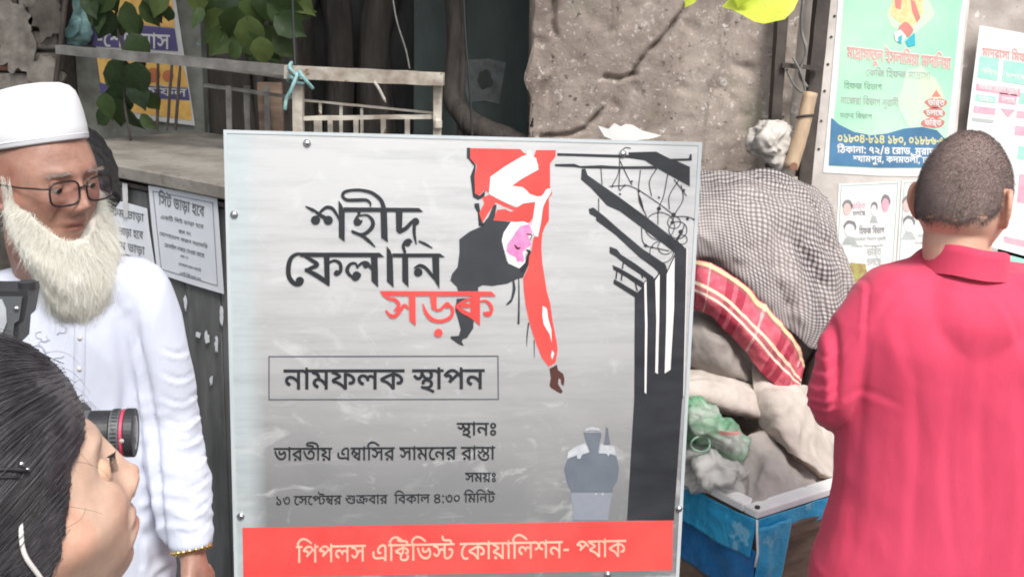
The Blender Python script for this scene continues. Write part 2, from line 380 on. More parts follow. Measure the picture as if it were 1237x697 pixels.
def union(parts, voxel, name, m, parent=None, smooth_it=2, disp=None, label=None, creases=None):
    "one continuous skin over overlapping closed volumes"
    g = Geo()
    for V, F in parts: g.add(V, F)
    me = bpy.data.meshes.new(name); me.from_pydata([tuple(float(c) for c in v) for v in g.V], [], g.F); me.update()
    o = bpy.data.objects.new(name, me); COL.objects.link(o)
    r = o.modifiers.new('r', 'REMESH'); r.mode = 'VOXEL'; r.voxel_size = voxel; r.use_smooth_shade = True
    if smooth_it:
        s = o.modifiers.new('s', 'SMOOTH'); s.iterations = smooth_it; s.factor = .5
    dg = bpy.context.evaluated_depsgraph_get(); ev = o.evaluated_get(dg)
    nm = bpy.data.meshes.new_from_object(ev); o.modifiers.clear(); o.data = nm; bpy.data.meshes.remove(me)
    nm.name = name; nm.materials.clear(); nm.materials.append(m)
    if disp:
        nv = len(nm.vertices); co = np.empty(nv*3, np.float32); nm.vertices.foreach_get('co', co); co = co.reshape(-1, 3)
        no = np.empty(nv*3, np.float32); nm.vertices.foreach_get('normal', no); no = no.reshape(-1, 3)
        co = co+no*np.array([disp(p) for p in co], np.float32)[:, None]
        if creases:      # folds pressed into the cloth along measured lines (pixel path, distance, half width, depth)
            front = no[:, 1] < .15
            for pts, Yd, wdt, dep in creases:
                L = cr([at(x, y, Yd) for x, y in pts], 5)[:, [0, 2]]; P2 = co[:, [0, 2]]; best = np.full(len(co), 9.); sg = np.zeros(len(co)); tt = np.zeros(len(co))
                for i in range(len(L)-1):
                    a_, b_ = L[i], L[i+1]; ab = b_-a_; t = np.clip(((P2-a_) @ ab)/(ab @ ab), 0, 1); q = P2-a_-t[:, None]*ab; dd = np.hypot(q[:, 0], q[:, 1]); m_ = dd < best
                    best[m_] = dd[m_]; tt[m_] = (i+t[m_])/(len(L)-1); sg[m_] = np.sign(q[m_, 0]*ab[1]-q[m_, 1]*ab[0])
                fade = np.sin(np.pi*np.clip(tt, .02, .98))**.6*front; wv = wdt*(1+.0*tt)
                co = co+no*(fade*dep*(-np.exp(-(best/wv)**2)+.75*np.exp(-((best-1.9*wv)/(1.3*wv))**2)*(sg > 0)))[:, None].astype(np.float32)
        nm.vertices.foreach_set('co', co.ravel()); nm.update()
    nm.polygons.foreach_set('use_smooth', [True]*len(nm.polygons))
    setparent(o, parent)
    if label: o['label'] = label
    return o
def patch(name, rows, m, parent=None, nu=14, nv=14, crump=.004, csc=18, thick=.004, uvs=(1, 1), label=None, seed=0):
    "a cloth through a grid of measured points (px, py, distance)"
    P = np.array([[c if isinstance(c, np.ndarray) else at(*c) for c in r] for r in rows])
    A = np.array([cr(P[:, j], nu) for j in range(P.shape[1])]).transpose(1, 0, 2)
    G = np.array([cr(A[i], nv) for i in range(A.shape[0])]); a, b = G.shape[:2]
    du = np.gradient(G, axis=0); dv = np.gradient(G, axis=1); nn = np.cross(du, dv); nn /= np.linalg.norm(nn, axis=2)[..., None]+1e-9
    if nn[:, :, 1].mean() > 0: nn = -nn
    V = []; UV = []
    for i in range(a):
        for j in range(b):
            p = G[i, j]; q = p+np.array((seed*3.1, 0, seed))
            w1 = noise.noise(Vector(q)*csc*.7+Vector((9, 0, 0))); d = crump*(noise.noise(Vector(q)*csc)+.42*(1-2.4*abs(noise.noise(Vector(q)*csc*1.4+Vector((w1, 0, w1)))))+.10*(1-2.4*abs(noise.noise(Vector(q)*csc*3.5)))); V.append(p+nn[i, j]*d); UV.append((j/(b-1)*uvs[0], i/(a-1)*uvs[1]))
    n = len(V); V2 = V+[v-nn.reshape(-1, 3)[k]*thick for k, v in enumerate(V)]
    F = grid_faces(a, b); F2 = [tuple(i+n for i in f[::-1]) for f in F]
    rim = [i*b for i in range(a)]+[(a-1)*b+j for j in range(1, b)]+[i*b+b-1 for i in range(a-2, -1, -1)]+[j for j in range(b-2, 0, -1)]
    S = [(rim[k], rim[(k+1) % len(rim)], rim[(k+1) % len(rim)]+n, rim[k]+n) for k in range(len(rim))]
    o = obj(name, V2, F+F2+S, m, parent, True, uv=UV+UV, label=label)
    return o

# ------------------------------------------------------------------ flat print
def winding(C, pts):
    w = np.zeros(len(pts), int); X = pts[:, 0]; Y = pts[:, 1]
    for c in C:
        c = np.asarray(c); d = np.roll(c, -1, 0)
        for (x0, y0), (x1, y1) in zip(c, d):
            if y0 == y1: continue
            if y0 < y1:
                k = (Y >= y0) & (Y < y1); s = 1
            else:
                k = (Y >= y1) & (Y < y0); s = -1
            xc = x0+(Y-y0)*(x1-x0)/(y1-y0); w += s*(k & (X < xc))
    return w
def fill(C):
    V = []; E = []
    for c in C:
        k = len(V); n = len(c)
        if n < 3: continue
        V += [Vector((float(x), float(y))) for x, y in c]; E += [(k+i, k+(i+1) % n) for i in range(n)]
    v, e, f, *_ = delaunay_2d_cdt(V, E, [], 0, 1e-5)
    v = np.array([(p.x, p.y) for p in v]); f = [tuple(q) for q in f]
    cen = np.array([v[list(q)].mean(0) for q in f]); w = winding(C, cen)
    return v, [q for q, k in zip(f, w) if k != 0]
def ccw(c):
    c = np.asarray(c, float); x, y = c[:, 0], c[:, 1]
    return c if (x*np.roll(y, -1)-np.roll(x, -1)*y).sum() > 0 else c[::-1]
def circ(x, y, r, n=14): return ccw([(x+r*math.cos(2*math.pi*k/n), y+r*math.sin(2*math.pi*k/n)) for k in range(n)])
def stroke(pts, w, n=6):
    pts = np.asarray(pts, float)
    if np.isscalar(w): w = [w]*len(pts)
    q = cr(np.column_stack([pts, w]), n); P = q[:, :2]; r = np.maximum(q[:, 2], .3)/2
    T = np.gradient(P, axis=0); T /= np.linalg.norm(T, axis=1)[:, None]+1e-9; nn = np.column_stack([-T[:, 1], T[:, 0]])
    out = []
    for i in range(len(P)-1):      # short convex pieces keep tight bends whole
        out.append(ccw([P[i]+nn[i]*r[i], P[i+1]+nn[i+1]*r[i+1], P[i+1]-nn[i+1]*r[i+1], P[i]-nn[i]*r[i]]))
    for i in range(0, len(P), 2): out.append(circ(P[i][0], P[i][1], r[i]*.98, 8))
    return out
class Plane:
    "a flat sheet standing in the place: point o, in-plane axes X and Z, normal towards the street"
    def __init__(s, o, X, Z):
        s.o = np.array(o, float); s.X = np.array(X, float); s.X /= np.linalg.norm(s.X)
        Z = np.array(Z, float); Z = Z-s.X*(Z @ s.X); s.Z = Z/np.linalg.norm(Z); s.n = np.cross(s.X, s.Z)
        if s.n @ (CAM-s.o) < 0: s.n = -s.n
    def px(s, x, y, lift=0):
        d = ray(x, y); t = ((s.o-CAM) @ s.n)/(d @ s.n); return CAM+d*t+s.n*lift
def flat(name, C, pl, lift, m, parent, label=None, f=None):
    v, fc = fill(C); g = f or (lambda x, y: (x, y))
    return obj(name, [pl.px(*g(x, y), lift) for x, y in v], fc, m, parent, label=label)
def conv(ox, oy, s): return lambda pts: [(ox+x/s, oy+y/s) for x, y in pts]
# letter outlines: contours of x, y pairs, 1000 units per em; then the letters of each line with their offsets
GL = {
39: [[614,622,614,551,509,551,509,0,432,0,432,243,448,187,425,217,401,244,376,270,350,293,323,313,296,329,269,341,242,349,216,351,193,349,172,342,154,332,139,316,131,297,128,274,
130,255,137,238,149,222,166,209,187,196,214,184,176,113,138,132,106,154,80,180,61,210,50,242,46,277,49,308,56,335,70,358,87,378,107,394,130,407,154,416,179,421,204,423,238,421,269,
415,299,405,327,392,354,375,380,356,404,334,428,310,451,284,437,280,435,295,434,310,433,326,432,341,432,356,432,371,432,551,-10,551,-10,622]],
54: [[276,622,276,551,171,551,171,0,94,0,94,469,85,491,73,510,58,527,41,540,21,548,-2,551,-10,551,-10,622,5,622,21,620,38,615,55,606,71,594,85,578,97,559,96,564,96,571,95,582,94,
593,94,604,94,613,94,688,148,688,170,622]],
44: [[632,622,632,551,527,551,527,0,450,0,450,135,468,82,445,116,421,149,398,180,373,208,348,232,322,253,295,269,266,278,236,281,213,279,192,273,174,262,159,247,151,228,148,205,
151,184,159,166,172,150,191,135,214,122,243,111,218,34,184,48,155,63,130,80,110,99,94,118,82,140,73,162,68,184,66,208,69,238,76,265,90,288,107,308,127,324,150,336,174,346,198,351,
223,353,261,351,297,343,328,331,358,315,384,295,408,272,431,246,452,219,471,189,454,186,453,201,452,217,451,232,450,248,450,264,450,281,450,551,-10,551,-10,622],[299,323,299,319,
299,315,298,311,298,307,298,303,297,299,221,322,218,358,211,389,201,415,187,436,168,454,144,468,115,480,80,488,38,494,51,566,97,553,128,549,156,543,182,534,206,522,227,507,246,490,
262,470,275,447,286,420,293,391,298,359]],
41: [[848,622,848,551,130,551,114,560,142,552,170,541,198,528,226,513,252,497,278,480,300,464,320,448,336,432,341,376,317,365,291,353,266,341,240,328,214,316,190,303,166,290,145,
278,125,265,114,282,164,270,210,257,251,241,289,223,324,203,357,181,388,156,418,129,447,99,446,110,446,122,446,134,445,146,445,158,445,171,445,510,458,510,494,509,530,506,564,501,
598,494,630,484,660,471,689,455,715,436,739,414,754,397,767,378,778,358,786,336,790,313,792,288,790,266,786,246,778,226,768,207,753,191,735,177,713,166,686,160,655,158,645,158,635,
158,626,159,616,160,606,161,597,163,602,234,606,233,611,233,617,232,623,232,629,232,636,232,665,234,686,240,700,251,708,264,712,279,714,296,708,329,691,359,662,386,624,409,577,425,
522,434,522,0,445,0,417,36,387,68,354,98,320,125,281,148,240,168,193,186,141,200,84,212,48,303,69,317,91,330,113,343,136,356,159,368,182,380,206,392,229,403,252,414,225,433,196,
450,164,466,130,480,91,492,48,502,79,570,81,551,-10,551,-10,622]],
47: [[741,622,741,551,636,551,636,0,559,0,559,335,565,309,550,329,535,346,518,360,502,371,484,377,465,379,455,378,445,377,434,374,425,369,416,362,408,353,403,341,399,326,398,307,
398,300,398,293,398,288,399,282,399,276,400,271,335,266,331,292,323,315,313,336,300,353,285,368,269,379,251,387,233,392,213,394,196,393,181,389,167,384,155,376,146,366,138,356,132,
343,129,330,128,316,131,291,141,268,158,248,180,230,208,215,241,201,214,127,183,138,154,152,128,168,104,187,84,208,68,232,56,259,48,288,46,320,48,349,56,374,68,398,84,418,104,434,
127,448,152,458,179,464,208,466,242,464,272,457,299,446,324,431,347,410,369,384,354,383,363,403,376,420,392,434,412,443,432,449,452,451,475,449,496,445,514,437,532,426,551,413,571,
397,562,382,561,396,561,410,560,424,559,438,559,452,559,467,559,551,-10,551,-10,622]],
20: [[817,622,817,551,492,551,492,489,492,473,492,0,415,0,393,39,366,76,334,111,298,144,258,173,216,198,170,219,124,234,76,243,37,339,102,375,166,408,231,439,297,467,366,493,437,
517,415,475,415,551,-10,551,-10,622],[415,467,436,438,402,428,366,415,330,401,295,385,259,369,224,353,191,336,160,320,130,304,168,294,206,280,246,262,284,240,320,215,354,186,385,
156,409,124,428,90,420,88,419,103,418,119,416,134,416,150,415,169,415,189],[761,288,760,266,755,246,748,226,737,207,723,191,705,177,683,166,656,160,625,158,615,158,604,158,594,159,
585,160,575,161,566,163,572,235,576,234,581,234,586,234,592,233,599,233,606,233,634,235,655,241,668,252,677,265,681,280,683,296,677,330,660,360,632,386,592,409,541,426,479,438,482,
513,532,505,578,492,622,474,661,452,695,426,723,396,744,363,757,327]],
437: [[500,305,456,309,417,320,384,339,355,365,331,398,312,437,324,439,318,418,311,396,302,375,290,355,276,337,260,322,242,310,221,302,197,300,178,301,160,305,142,310,126,319,108,
331,92,346,74,366,56,389,37,417,98,453,116,424,132,403,146,390,158,382,172,378,186,376,201,378,216,383,228,392,240,405,250,423,258,446,264,475,269,510,271,551,340,551,346,527,353,
504,361,482,370,461,381,442,394,424,407,409,423,396,440,385,458,377,479,373,501,371,522,373,540,379,554,390,565,404,571,421,573,442,571,467,564,491,552,514,538,537,521,557,503,575,
583,591,594,581,604,569,614,554,624,539,633,522,640,504,646,484,649,464,650,442,646,399,632,365,610,338,580,320,543,309],[731,622,731,551,-10,551,-10,622],[455,319,489,317,520,313,
547,305,571,295,591,283,608,268,622,253,633,237,642,220,647,203,651,186,652,169,651,147,646,127,640,109,630,93,618,78,602,64,585,53,566,43,544,34,520,28,494,22,466,18,469,43,494,
36,520,28,546,19,572,9,598,-3,624,-16,651,-29,677,-44,703,-60,667,-117,635,-97,604,-78,573,-62,542,-47,511,-33,480,-21,449,-10,417,0,385,8,352,16,317,24,282,30,295,100,317,94,338,
89,358,86,379,83,401,82,425,81,474,84,513,91,541,104,560,122,571,143,575,168,572,194,561,215,544,232,522,245,495,252,464,255,438,253,418,249,403,240,393,230,387,216,385,200,385,
195,386,189,387,184,388,178,390,173,391,169,318,154,315,164,313,174,310,184,309,194,307,204,307,213,309,234,315,254,326,270,340,285,357,297,378,306,401,313,427,318]],
40: [[726,622,726,551,621,551,621,0,544,0,544,396,566,332,539,370,514,404,491,434,469,461,447,484,426,504,406,520,386,534,365,544,344,550,321,555,298,556,272,554,248,549,226,541,
204,530,185,517,166,501,148,484,132,466,116,447,108,445,119,451,129,456,140,460,150,463,162,464,174,465,209,462,238,451,259,434,274,411,283,385,286,356,286,349,286,342,285,335,284,
329,283,324,282,320,265,326,273,335,281,343,288,351,296,359,303,367,312,375,320,383,328,391,337,400,461,516,510,463,226,195,167,250,249,328,213,285,183,262,192,274,201,286,208,298,
214,312,218,327,219,343,217,359,212,372,204,383,192,391,178,396,160,398,149,398,139,396,129,394,119,391,109,386,98,380,22,452,49,486,76,517,104,544,132,569,162,590,192,606,223,619,
256,626,291,629,327,627,361,620,392,608,422,592,451,571,479,546,507,515,537,481,567,441,549,446,547,462,546,480,545,498,544,517,544,537,544,558,544,688,597,688,620,622]],
7: [[78,486,80,512,86,536,96,558,110,576,127,592,147,605,169,614,193,620,219,622,245,620,269,614,291,605,311,592,328,576,342,558,352,536,358,512,360,486,358,460,352,436,342,414,
328,395,311,379,291,366,269,357,245,351,219,349,193,351,169,357,147,366,127,379,110,395,96,414,86,435,80,459],[147,486,149,465,156,447,168,433,182,422,200,416,219,414,239,416,256,
423,271,434,282,448,289,466,291,486,289,506,282,523,271,538,256,548,239,555,219,557,200,555,182,548,168,538,156,523,149,506],[78,137,80,163,86,187,96,208,110,227,127,243,147,256,
169,265,193,271,219,273,245,271,269,266,291,256,311,244,328,228,342,210,352,188,358,164,360,137,358,111,352,87,342,65,328,46,311,30,291,17,269,8,245,2,219,0,193,2,169,8,147,17,127,
30,110,46,96,65,86,87,80,111],[147,137,149,117,156,99,168,84,182,74,200,67,219,65,239,67,256,74,271,84,282,99,289,116,291,137,289,157,282,175,271,189,256,200,239,206,219,208,200,
206,182,199,168,188,156,174,149,157]],
43: [[422,43,380,45,339,52,300,64,263,81,227,104,194,134,161,170,131,214,103,264,77,322,52,389,29,465,105,485,130,403,157,332,186,272,218,224,252,185,290,156,330,135,373,123,420,
119,454,121,484,127,510,138,534,152,553,170,568,190,579,214,586,239,588,267,587,286,585,304,582,321,578,336,572,351,566,364,558,377,550,388,542,398,590,476,613,440,632,404,646,369,
656,334,662,300,664,266,661,225,652,188,636,152,614,121,587,94,554,72,516,56,472,46],[384,284,345,288,312,298,285,316,265,339,253,368,249,402,250,417,252,432,256,448,261,462,266,
475,271,486,351,462,346,455,342,446,338,437,335,427,333,417,332,406,334,390,339,377,347,367,358,360,371,356,386,355,400,356,414,359,428,363,442,370,458,381,474,394,490,413,508,437,
527,466,590,476,582,422,564,394,545,368,526,346,505,328,484,312,462,300,438,291,412,286],[731,622,731,551,-10,551,-10,622]],
46: [[606,622,606,551,501,551,501,0,424,0,402,39,374,76,342,110,305,142,265,171,221,196,175,217,126,232,76,243,37,339,102,376,168,411,236,444,305,474,375,500,447,524,424,482,424,
551,-10,551,-10,622],[424,474,445,446,393,428,340,408,285,384,230,359,179,332,130,304,167,294,205,280,245,263,285,242,322,218,358,190,390,159,417,125,438,88,429,88,428,103,427,119,
426,134,425,150,424,169,424,189],[185,-6,169,-4,155,1,142,10,133,22,127,36,125,52,127,68,133,83,142,95,155,104,169,110,185,112,201,110,215,104,228,95,237,83,243,68,245,52,243,36,
237,22,228,10,215,1,201,-4]],
35: [[407,50,354,55,303,68,254,90,208,123,166,167,126,222,91,290,58,371,29,466,105,486,129,408,155,340,182,282,211,233,243,194,278,164,316,143,358,130,405,126,435,127,461,131,484,
138,504,146,521,157,536,170,547,185,557,201,564,218,569,237,572,257,573,278,571,305,566,331,557,354,545,376,530,394,512,409,492,420,469,427,444,429,420,427,401,421,386,412,377,399,
371,384,369,367,369,360,370,353,371,346,373,338,375,330,378,321,301,306,297,319,294,331,292,343,290,355,288,367,288,380,290,405,297,426,308,446,322,462,340,475,362,486,386,494,412,
498,440,500,480,497,516,487,549,472,578,450,603,424,623,392,638,356,647,317,650,274,647,233,638,196,624,160,603,129,576,102,543,80,504,63,459,53],[717,622,717,551,-10,551,-10,
622]],
56: [[276,551,171,551,171,0,94,0,94,551,-10,551,-10,622,94,622,88,663,77,699,60,731,39,758,13,781,-16,800,-50,816,-86,828,-124,837,-166,843,-208,847,-252,848,-290,847,-323,845,
-354,842,-380,837,-402,830,-419,823,-432,814,-439,804,-442,792,-439,781,-431,773,-418,768,-401,765,-384,764,-365,763,-269,763,-236,762,-208,759,-185,754,-166,747,-149,737,-135,725,
-124,712,-115,697,-108,680,-104,661,-101,640,-100,615,-167,615,-168,630,-170,643,-173,654,-177,664,-182,672,-189,678,-196,683,-204,686,-214,689,-224,691,-238,692,-254,692,-353,692,
-379,693,-403,694,-425,698,-444,702,-461,707,-476,713,-491,723,-503,734,-511,747,-517,761,-520,775,-521,789,-514,825,-492,856,-456,882,-405,901,-339,913,-258,917,-133,909,-29,885,
54,846,116,789,156,714,174,622,276,622]],
70: [[636,622,636,551,531,551,531,0,454,0,425,36,394,69,361,98,325,125,286,149,243,170,196,188,143,202,84,212,48,303,69,317,91,330,113,343,136,356,159,368,182,380,206,392,229,403,
252,414,225,433,196,450,164,466,130,480,91,492,48,502,79,570,81,551,-10,551,-10,622],[454,551,135,551,114,560,142,552,170,541,198,528,226,513,252,497,278,480,300,464,320,448,336,
432,341,376,317,365,291,353,266,341,240,328,214,316,190,303,166,290,145,278,125,265,113,280,168,270,218,257,264,240,305,220,343,197,378,172,410,144,441,115,470,83,457,79,456,93,
456,109,455,124,454,141,454,156,454,171],[180,-6,164,-4,150,1,138,10,128,22,122,36,120,52,122,68,128,83,138,95,150,104,164,110,180,112,196,110,210,104,222,95,232,83,238,68,240,52,
238,36,232,22,222,10,210,1,196,-4]],
16: [[511,628,537,627,560,624,580,620,597,613,612,604,626,594,638,582,648,569,656,554,662,537,666,515,667,490,667,0,592,0,586,19,578,35,569,49,558,61,546,70,532,78,517,83,500,86,
481,87,458,87,435,85,414,83,393,80,372,77,350,74,326,72,300,70,272,70,249,71,224,73,199,78,173,84,149,94,125,106,103,122,84,143,68,168,56,199,48,236,46,278,46,294,48,311,50,328,53,
346,55,362,58,377,135,366,132,355,130,343,128,330,126,315,124,298,124,280,125,253,130,229,137,209,147,192,158,179,172,168,187,160,204,153,221,149,239,146,257,145,276,144,308,145,
339,148,368,152,396,157,428,160,461,161,488,160,513,155,536,148,556,138,574,124,590,106,590,463,589,485,588,503,585,516,581,526,576,535,569,542,555,550,537,555,514,557,490,555,468,
550,446,541,425,529,405,516,388,500,372,483,358,465,348,446,339,428,335,410,333,393,333,386,335,379,337,372,341,365,346,359,354,353,364,349,377,346,392,345,399,345,406,345,413,346,
420,347,427,347,434,348,441,278,434,276,425,274,414,272,403,271,390,270,376,270,345,273,316,283,290,300,270,324,258,354,254,392,256,419,263,446,274,474,290,500,309,526,331,550,356,
572,384,591,414,606,445,618,478,626]],
269: [[397,306,375,307,355,309,336,312,319,317,302,323,286,332,270,341,252,352,234,365,219,376,206,385,195,392,185,396,175,398,164,399,153,398,143,395,135,390,129,383,125,374,124,
363,125,353,128,344,134,334,141,326,150,317,160,308,105,253,89,268,74,285,60,304,50,324,44,346,42,369,44,391,49,410,58,426,71,439,85,450,102,459,119,465,138,469,157,470,173,469,
188,466,202,462,216,456,229,450,242,442,254,434,266,426,278,418,299,404,318,392,335,383,352,376,370,372,389,371,411,373,429,379,444,388,455,402,461,420,463,442,461,467,454,491,443,
514,429,537,412,557,393,575,472,591,483,581,493,569,504,554,513,539,522,522,530,504,535,484,539,464,540,442,538,414,532,389,522,367,509,349,493,333,473,322,450,313,425,308],[87,
601,133,589,172,571,201,551,222,530,235,506,242,476,245,442,245,436,245,430,244,424,243,417,242,411,241,405,165,407,166,414,167,421,168,427,168,433,168,439,168,444,165,470,157,494,
144,514,125,532,98,546,65,556],[-10,551,-10,622,623,622,623,551],[514,369,514,0,437,0,415,25,391,48,368,68,342,87,316,102,288,116,257,129,224,139,189,148,154,226,195,251,236,275,
280,298,326,319,379,339,437,358],[437,303,413,293,389,281,364,269,340,256,316,243,292,230,270,217,249,205,230,193,236,202,278,188,317,172,352,154,385,134,414,112,440,88,439,100,
439,113,438,127,437,141,437,152,437,162]],
55: [[276,622,276,551,171,551,171,0,94,0,94,551,-10,551,-10,622,82,622,71,635,60,648,50,662,39,676,29,690,20,704,43,742,68,778,93,812,121,842,151,867,185,888,223,904,265,914,313,
917,348,916,382,911,414,904,447,894,478,882,510,866,541,849,573,829,605,808,637,784,671,758,705,731,663,677,619,712,577,743,538,770,502,793,467,811,432,826,398,836,362,842,325,844,
290,842,258,836,230,825,204,811,180,793,160,772,140,748,123,722,106,693,112,683,119,672,128,660,138,648,148,635,160,622]],
50: [[692,622,692,551,587,551,587,0,510,0,510,353,533,290,513,315,495,336,480,353,465,365,450,373,436,375,427,374,418,371,410,367,402,360,393,350,383,336,372,319,359,296,343,268,
326,237,309,210,294,188,279,168,264,153,248,142,230,133,210,129,188,127,170,128,153,132,136,138,120,147,104,159,88,174,71,194,53,217,35,244,96,281,113,253,128,232,141,218,153,210,
166,205,180,203,191,204,202,208,212,214,223,222,234,234,246,250,259,269,274,293,289,321,312,354,329,386,346,411,362,428,379,440,396,447,415,449,436,447,456,441,474,430,493,416,514,
397,536,374,516,373,514,388,512,403,511,416,510,430,510,444,510,458,510,551,-10,551,-10,622],[271,271,264,313,257,349,250,379,242,404,230,424,214,441,195,455,173,467,146,476,115,
483,79,489,38,495,53,571,107,551,143,544,175,537,202,528,226,518,246,506,264,492,278,475,290,457,299,436,306,412,311,386,315,356]],
61: [[356,622,356,551,336,551,315,545,292,534,269,520,245,503,223,483,201,460,181,433,163,404,148,372,137,338,130,301,128,262,130,217,138,179,150,148,165,122,183,102,203,87,224,77,
246,71,267,69,283,70,297,71,309,74,321,78,334,84,348,92,383,31,365,19,346,10,326,3,305,-1,285,-4,264,-5,224,-1,186,10,152,28,123,53,97,84,76,120,61,162,52,209,49,260,52,313,63,362,
80,408,103,451,131,488,164,521,200,549,239,571,280,588,216,555,204,554,191,553,177,552,162,551,147,551,130,551,-10,551,-10,622]],
435: [[504,305,461,309,422,321,388,340,360,366,336,399,317,437,329,439,323,418,316,396,306,375,295,355,281,337,266,322,247,310,226,302,202,300,183,301,165,305,147,310,130,319,113,
331,96,346,79,366,61,389,42,417,103,453,121,424,137,403,150,390,163,382,177,378,191,376,207,378,221,383,234,392,245,405,255,423,263,446,269,475,274,510,276,551,345,551,351,527,358,
504,366,482,375,461,386,442,398,424,412,409,428,396,444,385,463,377,484,373,506,371,528,373,545,379,560,390,570,404,576,421,578,442,576,467,569,491,558,514,543,537,526,557,508,575,
588,591,599,581,609,569,620,554,629,539,638,522,645,504,651,484,654,464,655,442,651,401,638,367,617,340,588,321,550,309],[738,622,738,551,-10,551,-10,622],[431,-55,378,-52,326,-42,
278,-26,231,-2,188,31,148,72,110,122,76,183,45,254,120,279,144,222,171,173,199,131,230,96,263,68,300,47,339,32,381,23,427,20,481,24,523,35,554,54,575,78,587,108,591,143,590,164,
585,183,578,201,569,216,556,229,542,240,524,248,504,252,482,254,467,253,454,250,443,246,434,240,426,233,420,224,416,215,414,205,413,194,413,189,414,182,416,174,417,165,420,157,422,
149,347,135,343,147,340,159,338,172,336,185,334,196,334,206,336,229,343,250,354,268,369,283,386,296,407,306,430,313,453,318,478,319,517,316,552,308,582,294,608,276,629,255,646,230,
657,202,665,172,667,140,664,102,655,68,640,37,619,10,593,-13,560,-31,523,-44,480,-52]],
76: [[287,0,235,4,194,16,162,36,141,62,127,91,123,122,126,147,134,171,148,194,169,214,197,231,234,244,263,167,244,162,229,156,218,149,211,141,206,131,205,120,207,108,214,97,226,88,
241,81,262,76,286,75,324,78,356,88,382,105,401,127,412,152,416,181,415,200,411,218,404,234,394,250,381,267,364,284,343,302,317,322,287,344,249,372,216,396,190,418,168,438,152,456,
140,474,131,491,127,510,125,529,126,545,131,562,138,580,149,597,162,615,177,631,243,596,234,586,227,576,220,566,215,556,212,546,211,536,211,527,213,519,215,511,219,503,224,494,232,
485,242,475,255,464,270,452,289,437,312,421,338,403,374,378,405,354,430,331,451,309,467,286,478,264,487,239,491,212,493,182,490,146,481,114,466,85,447,60,422,39,394,22,361,10,326,
2]],
78: [[553,295,551,249,544,205,532,165,516,129,494,98,466,73,433,54,393,43,347,39,312,41,278,47,246,58,216,73,187,96,160,124,134,161,110,207,87,262,66,326,47,402,29,490,105,510,125,
417,146,338,168,274,191,222,216,181,244,152,273,131,306,119,342,115,374,118,400,126,422,139,439,157,453,178,463,204,470,232,474,262,475,295,473,334,467,371,458,404,445,434,430,459,
412,480,392,496,370,505,347,508,331,507,317,502,306,495,298,485,294,473,292,458,293,447,294,437,296,426,300,415,305,403,311,390,231,369,224,386,218,403,213,420,210,436,208,452,207,
467,209,493,216,515,228,534,242,548,259,560,278,568,299,574,318,578,337,579,381,575,421,562,455,540,484,512,509,478,528,438,542,393,550,346]],
375: [[291,629,331,626,367,618,400,604,432,585,463,560,494,530,526,494,560,453,597,406,545,363,521,395,499,425,478,451,457,474,438,494,418,511,399,525,380,536,360,545,339,551,318,
555,295,556,271,555,247,551,225,545,204,537,183,527,164,516,147,504,130,491,114,478,106,477,117,483,128,487,140,492,153,495,167,496,182,497,214,494,239,483,258,466,271,445,278,422,
281,396,281,391,281,386,280,380,280,374,279,368,278,363,169,299,182,311,193,323,203,336,210,349,215,365,216,383,215,395,210,406,203,418,192,427,178,432,160,434,149,433,138,432,128,
428,117,424,106,419,95,413,22,485,49,512,76,537,104,560,132,580,162,597,192,610,223,621,256,627],[498,474,216,238,162,297,254,368,266,370,273,377,280,384,288,390,295,396,302,402,
310,408,317,415,325,421,333,428,451,526],[1015,622,1015,551,610,551,610,205,611,179,612,158,615,143,619,132,623,123,627,117,641,105,659,98,682,96,708,98,732,104,756,115,778,129,
799,144,817,162,835,183,850,205,862,228,870,251,875,275,877,299,875,319,870,335,861,348,848,357,830,362,808,364,800,364,791,363,782,362,773,361,764,359,755,357,744,428,757,431,770,
434,784,436,798,438,812,439,827,439,851,437,873,433,893,425,911,414,926,399,938,381,948,359,953,333,955,303,952,264,942,226,926,188,905,153,881,122,853,95,828,75,801,58,772,44,742,
33,710,26,676,24,653,25,632,29,613,35,597,43,582,52,570,63,560,77,551,92,544,109,538,130,534,157,533,191,533,437,537,470,536,486,535,502,534,519,534,537,533,555,533,575,533,622],
[833,622,830,647,824,666,814,681,799,691,778,697,753,699,659,699,619,700,585,703,558,708,536,715,516,724,498,736,482,751,468,768,458,788,450,809,446,833,444,859,444,868,445,876,
446,884,447,893,448,902,449,912,523,907,522,900,521,893,520,888,519,882,519,876,519,869,520,855,521,842,524,830,527,819,532,810,538,802,549,792,562,784,578,778,599,774,624,772,654,
771,732,771,765,770,793,767,816,763,836,756,853,747,869,734,879,722,888,708,895,690,900,671,903,648,905,622]],
456: [[440,629,465,627,488,621,508,610,527,594,545,571,562,542,616,608,677,622,697,604,716,583,733,560,746,533,754,504,757,471,754,437,746,405,732,376,714,349,692,325,665,303,635,
283,602,266,566,250,535,323,577,341,612,360,642,382,663,406,677,436,681,470,680,487,676,503,670,518,661,533,649,547,633,559,682,581,582,459,521,457,514,489,504,514,492,532,477,546,
459,553,439,556,427,555,416,553,406,548,397,543,389,535,382,526,378,516,375,504,374,490,377,470,385,453,398,438,417,427,443,419,476,416,471,339,437,344,407,352,382,364,361,379,344,
397,331,418,322,441,317,466,315,493,317,522,323,548,332,570,345,588,361,603,378,614,398,623,418,627],[207,629,231,627,253,622,275,614,295,601,313,585,328,565,339,541,346,513,348,
480,346,456,341,433,332,411,319,390,303,373,282,358,258,346,229,339,196,337,189,414,224,417,250,425,268,438,280,454,287,470,289,486,287,506,279,524,268,538,251,548,229,554,203,556,
192,556,181,555,172,553,162,551,152,548,141,545,133,620,147,623,159,625,171,627,183,628,195,629],[519,32,448,37,380,51,316,75,255,109,199,155,148,213,102,283,62,367,28,464,102,487,
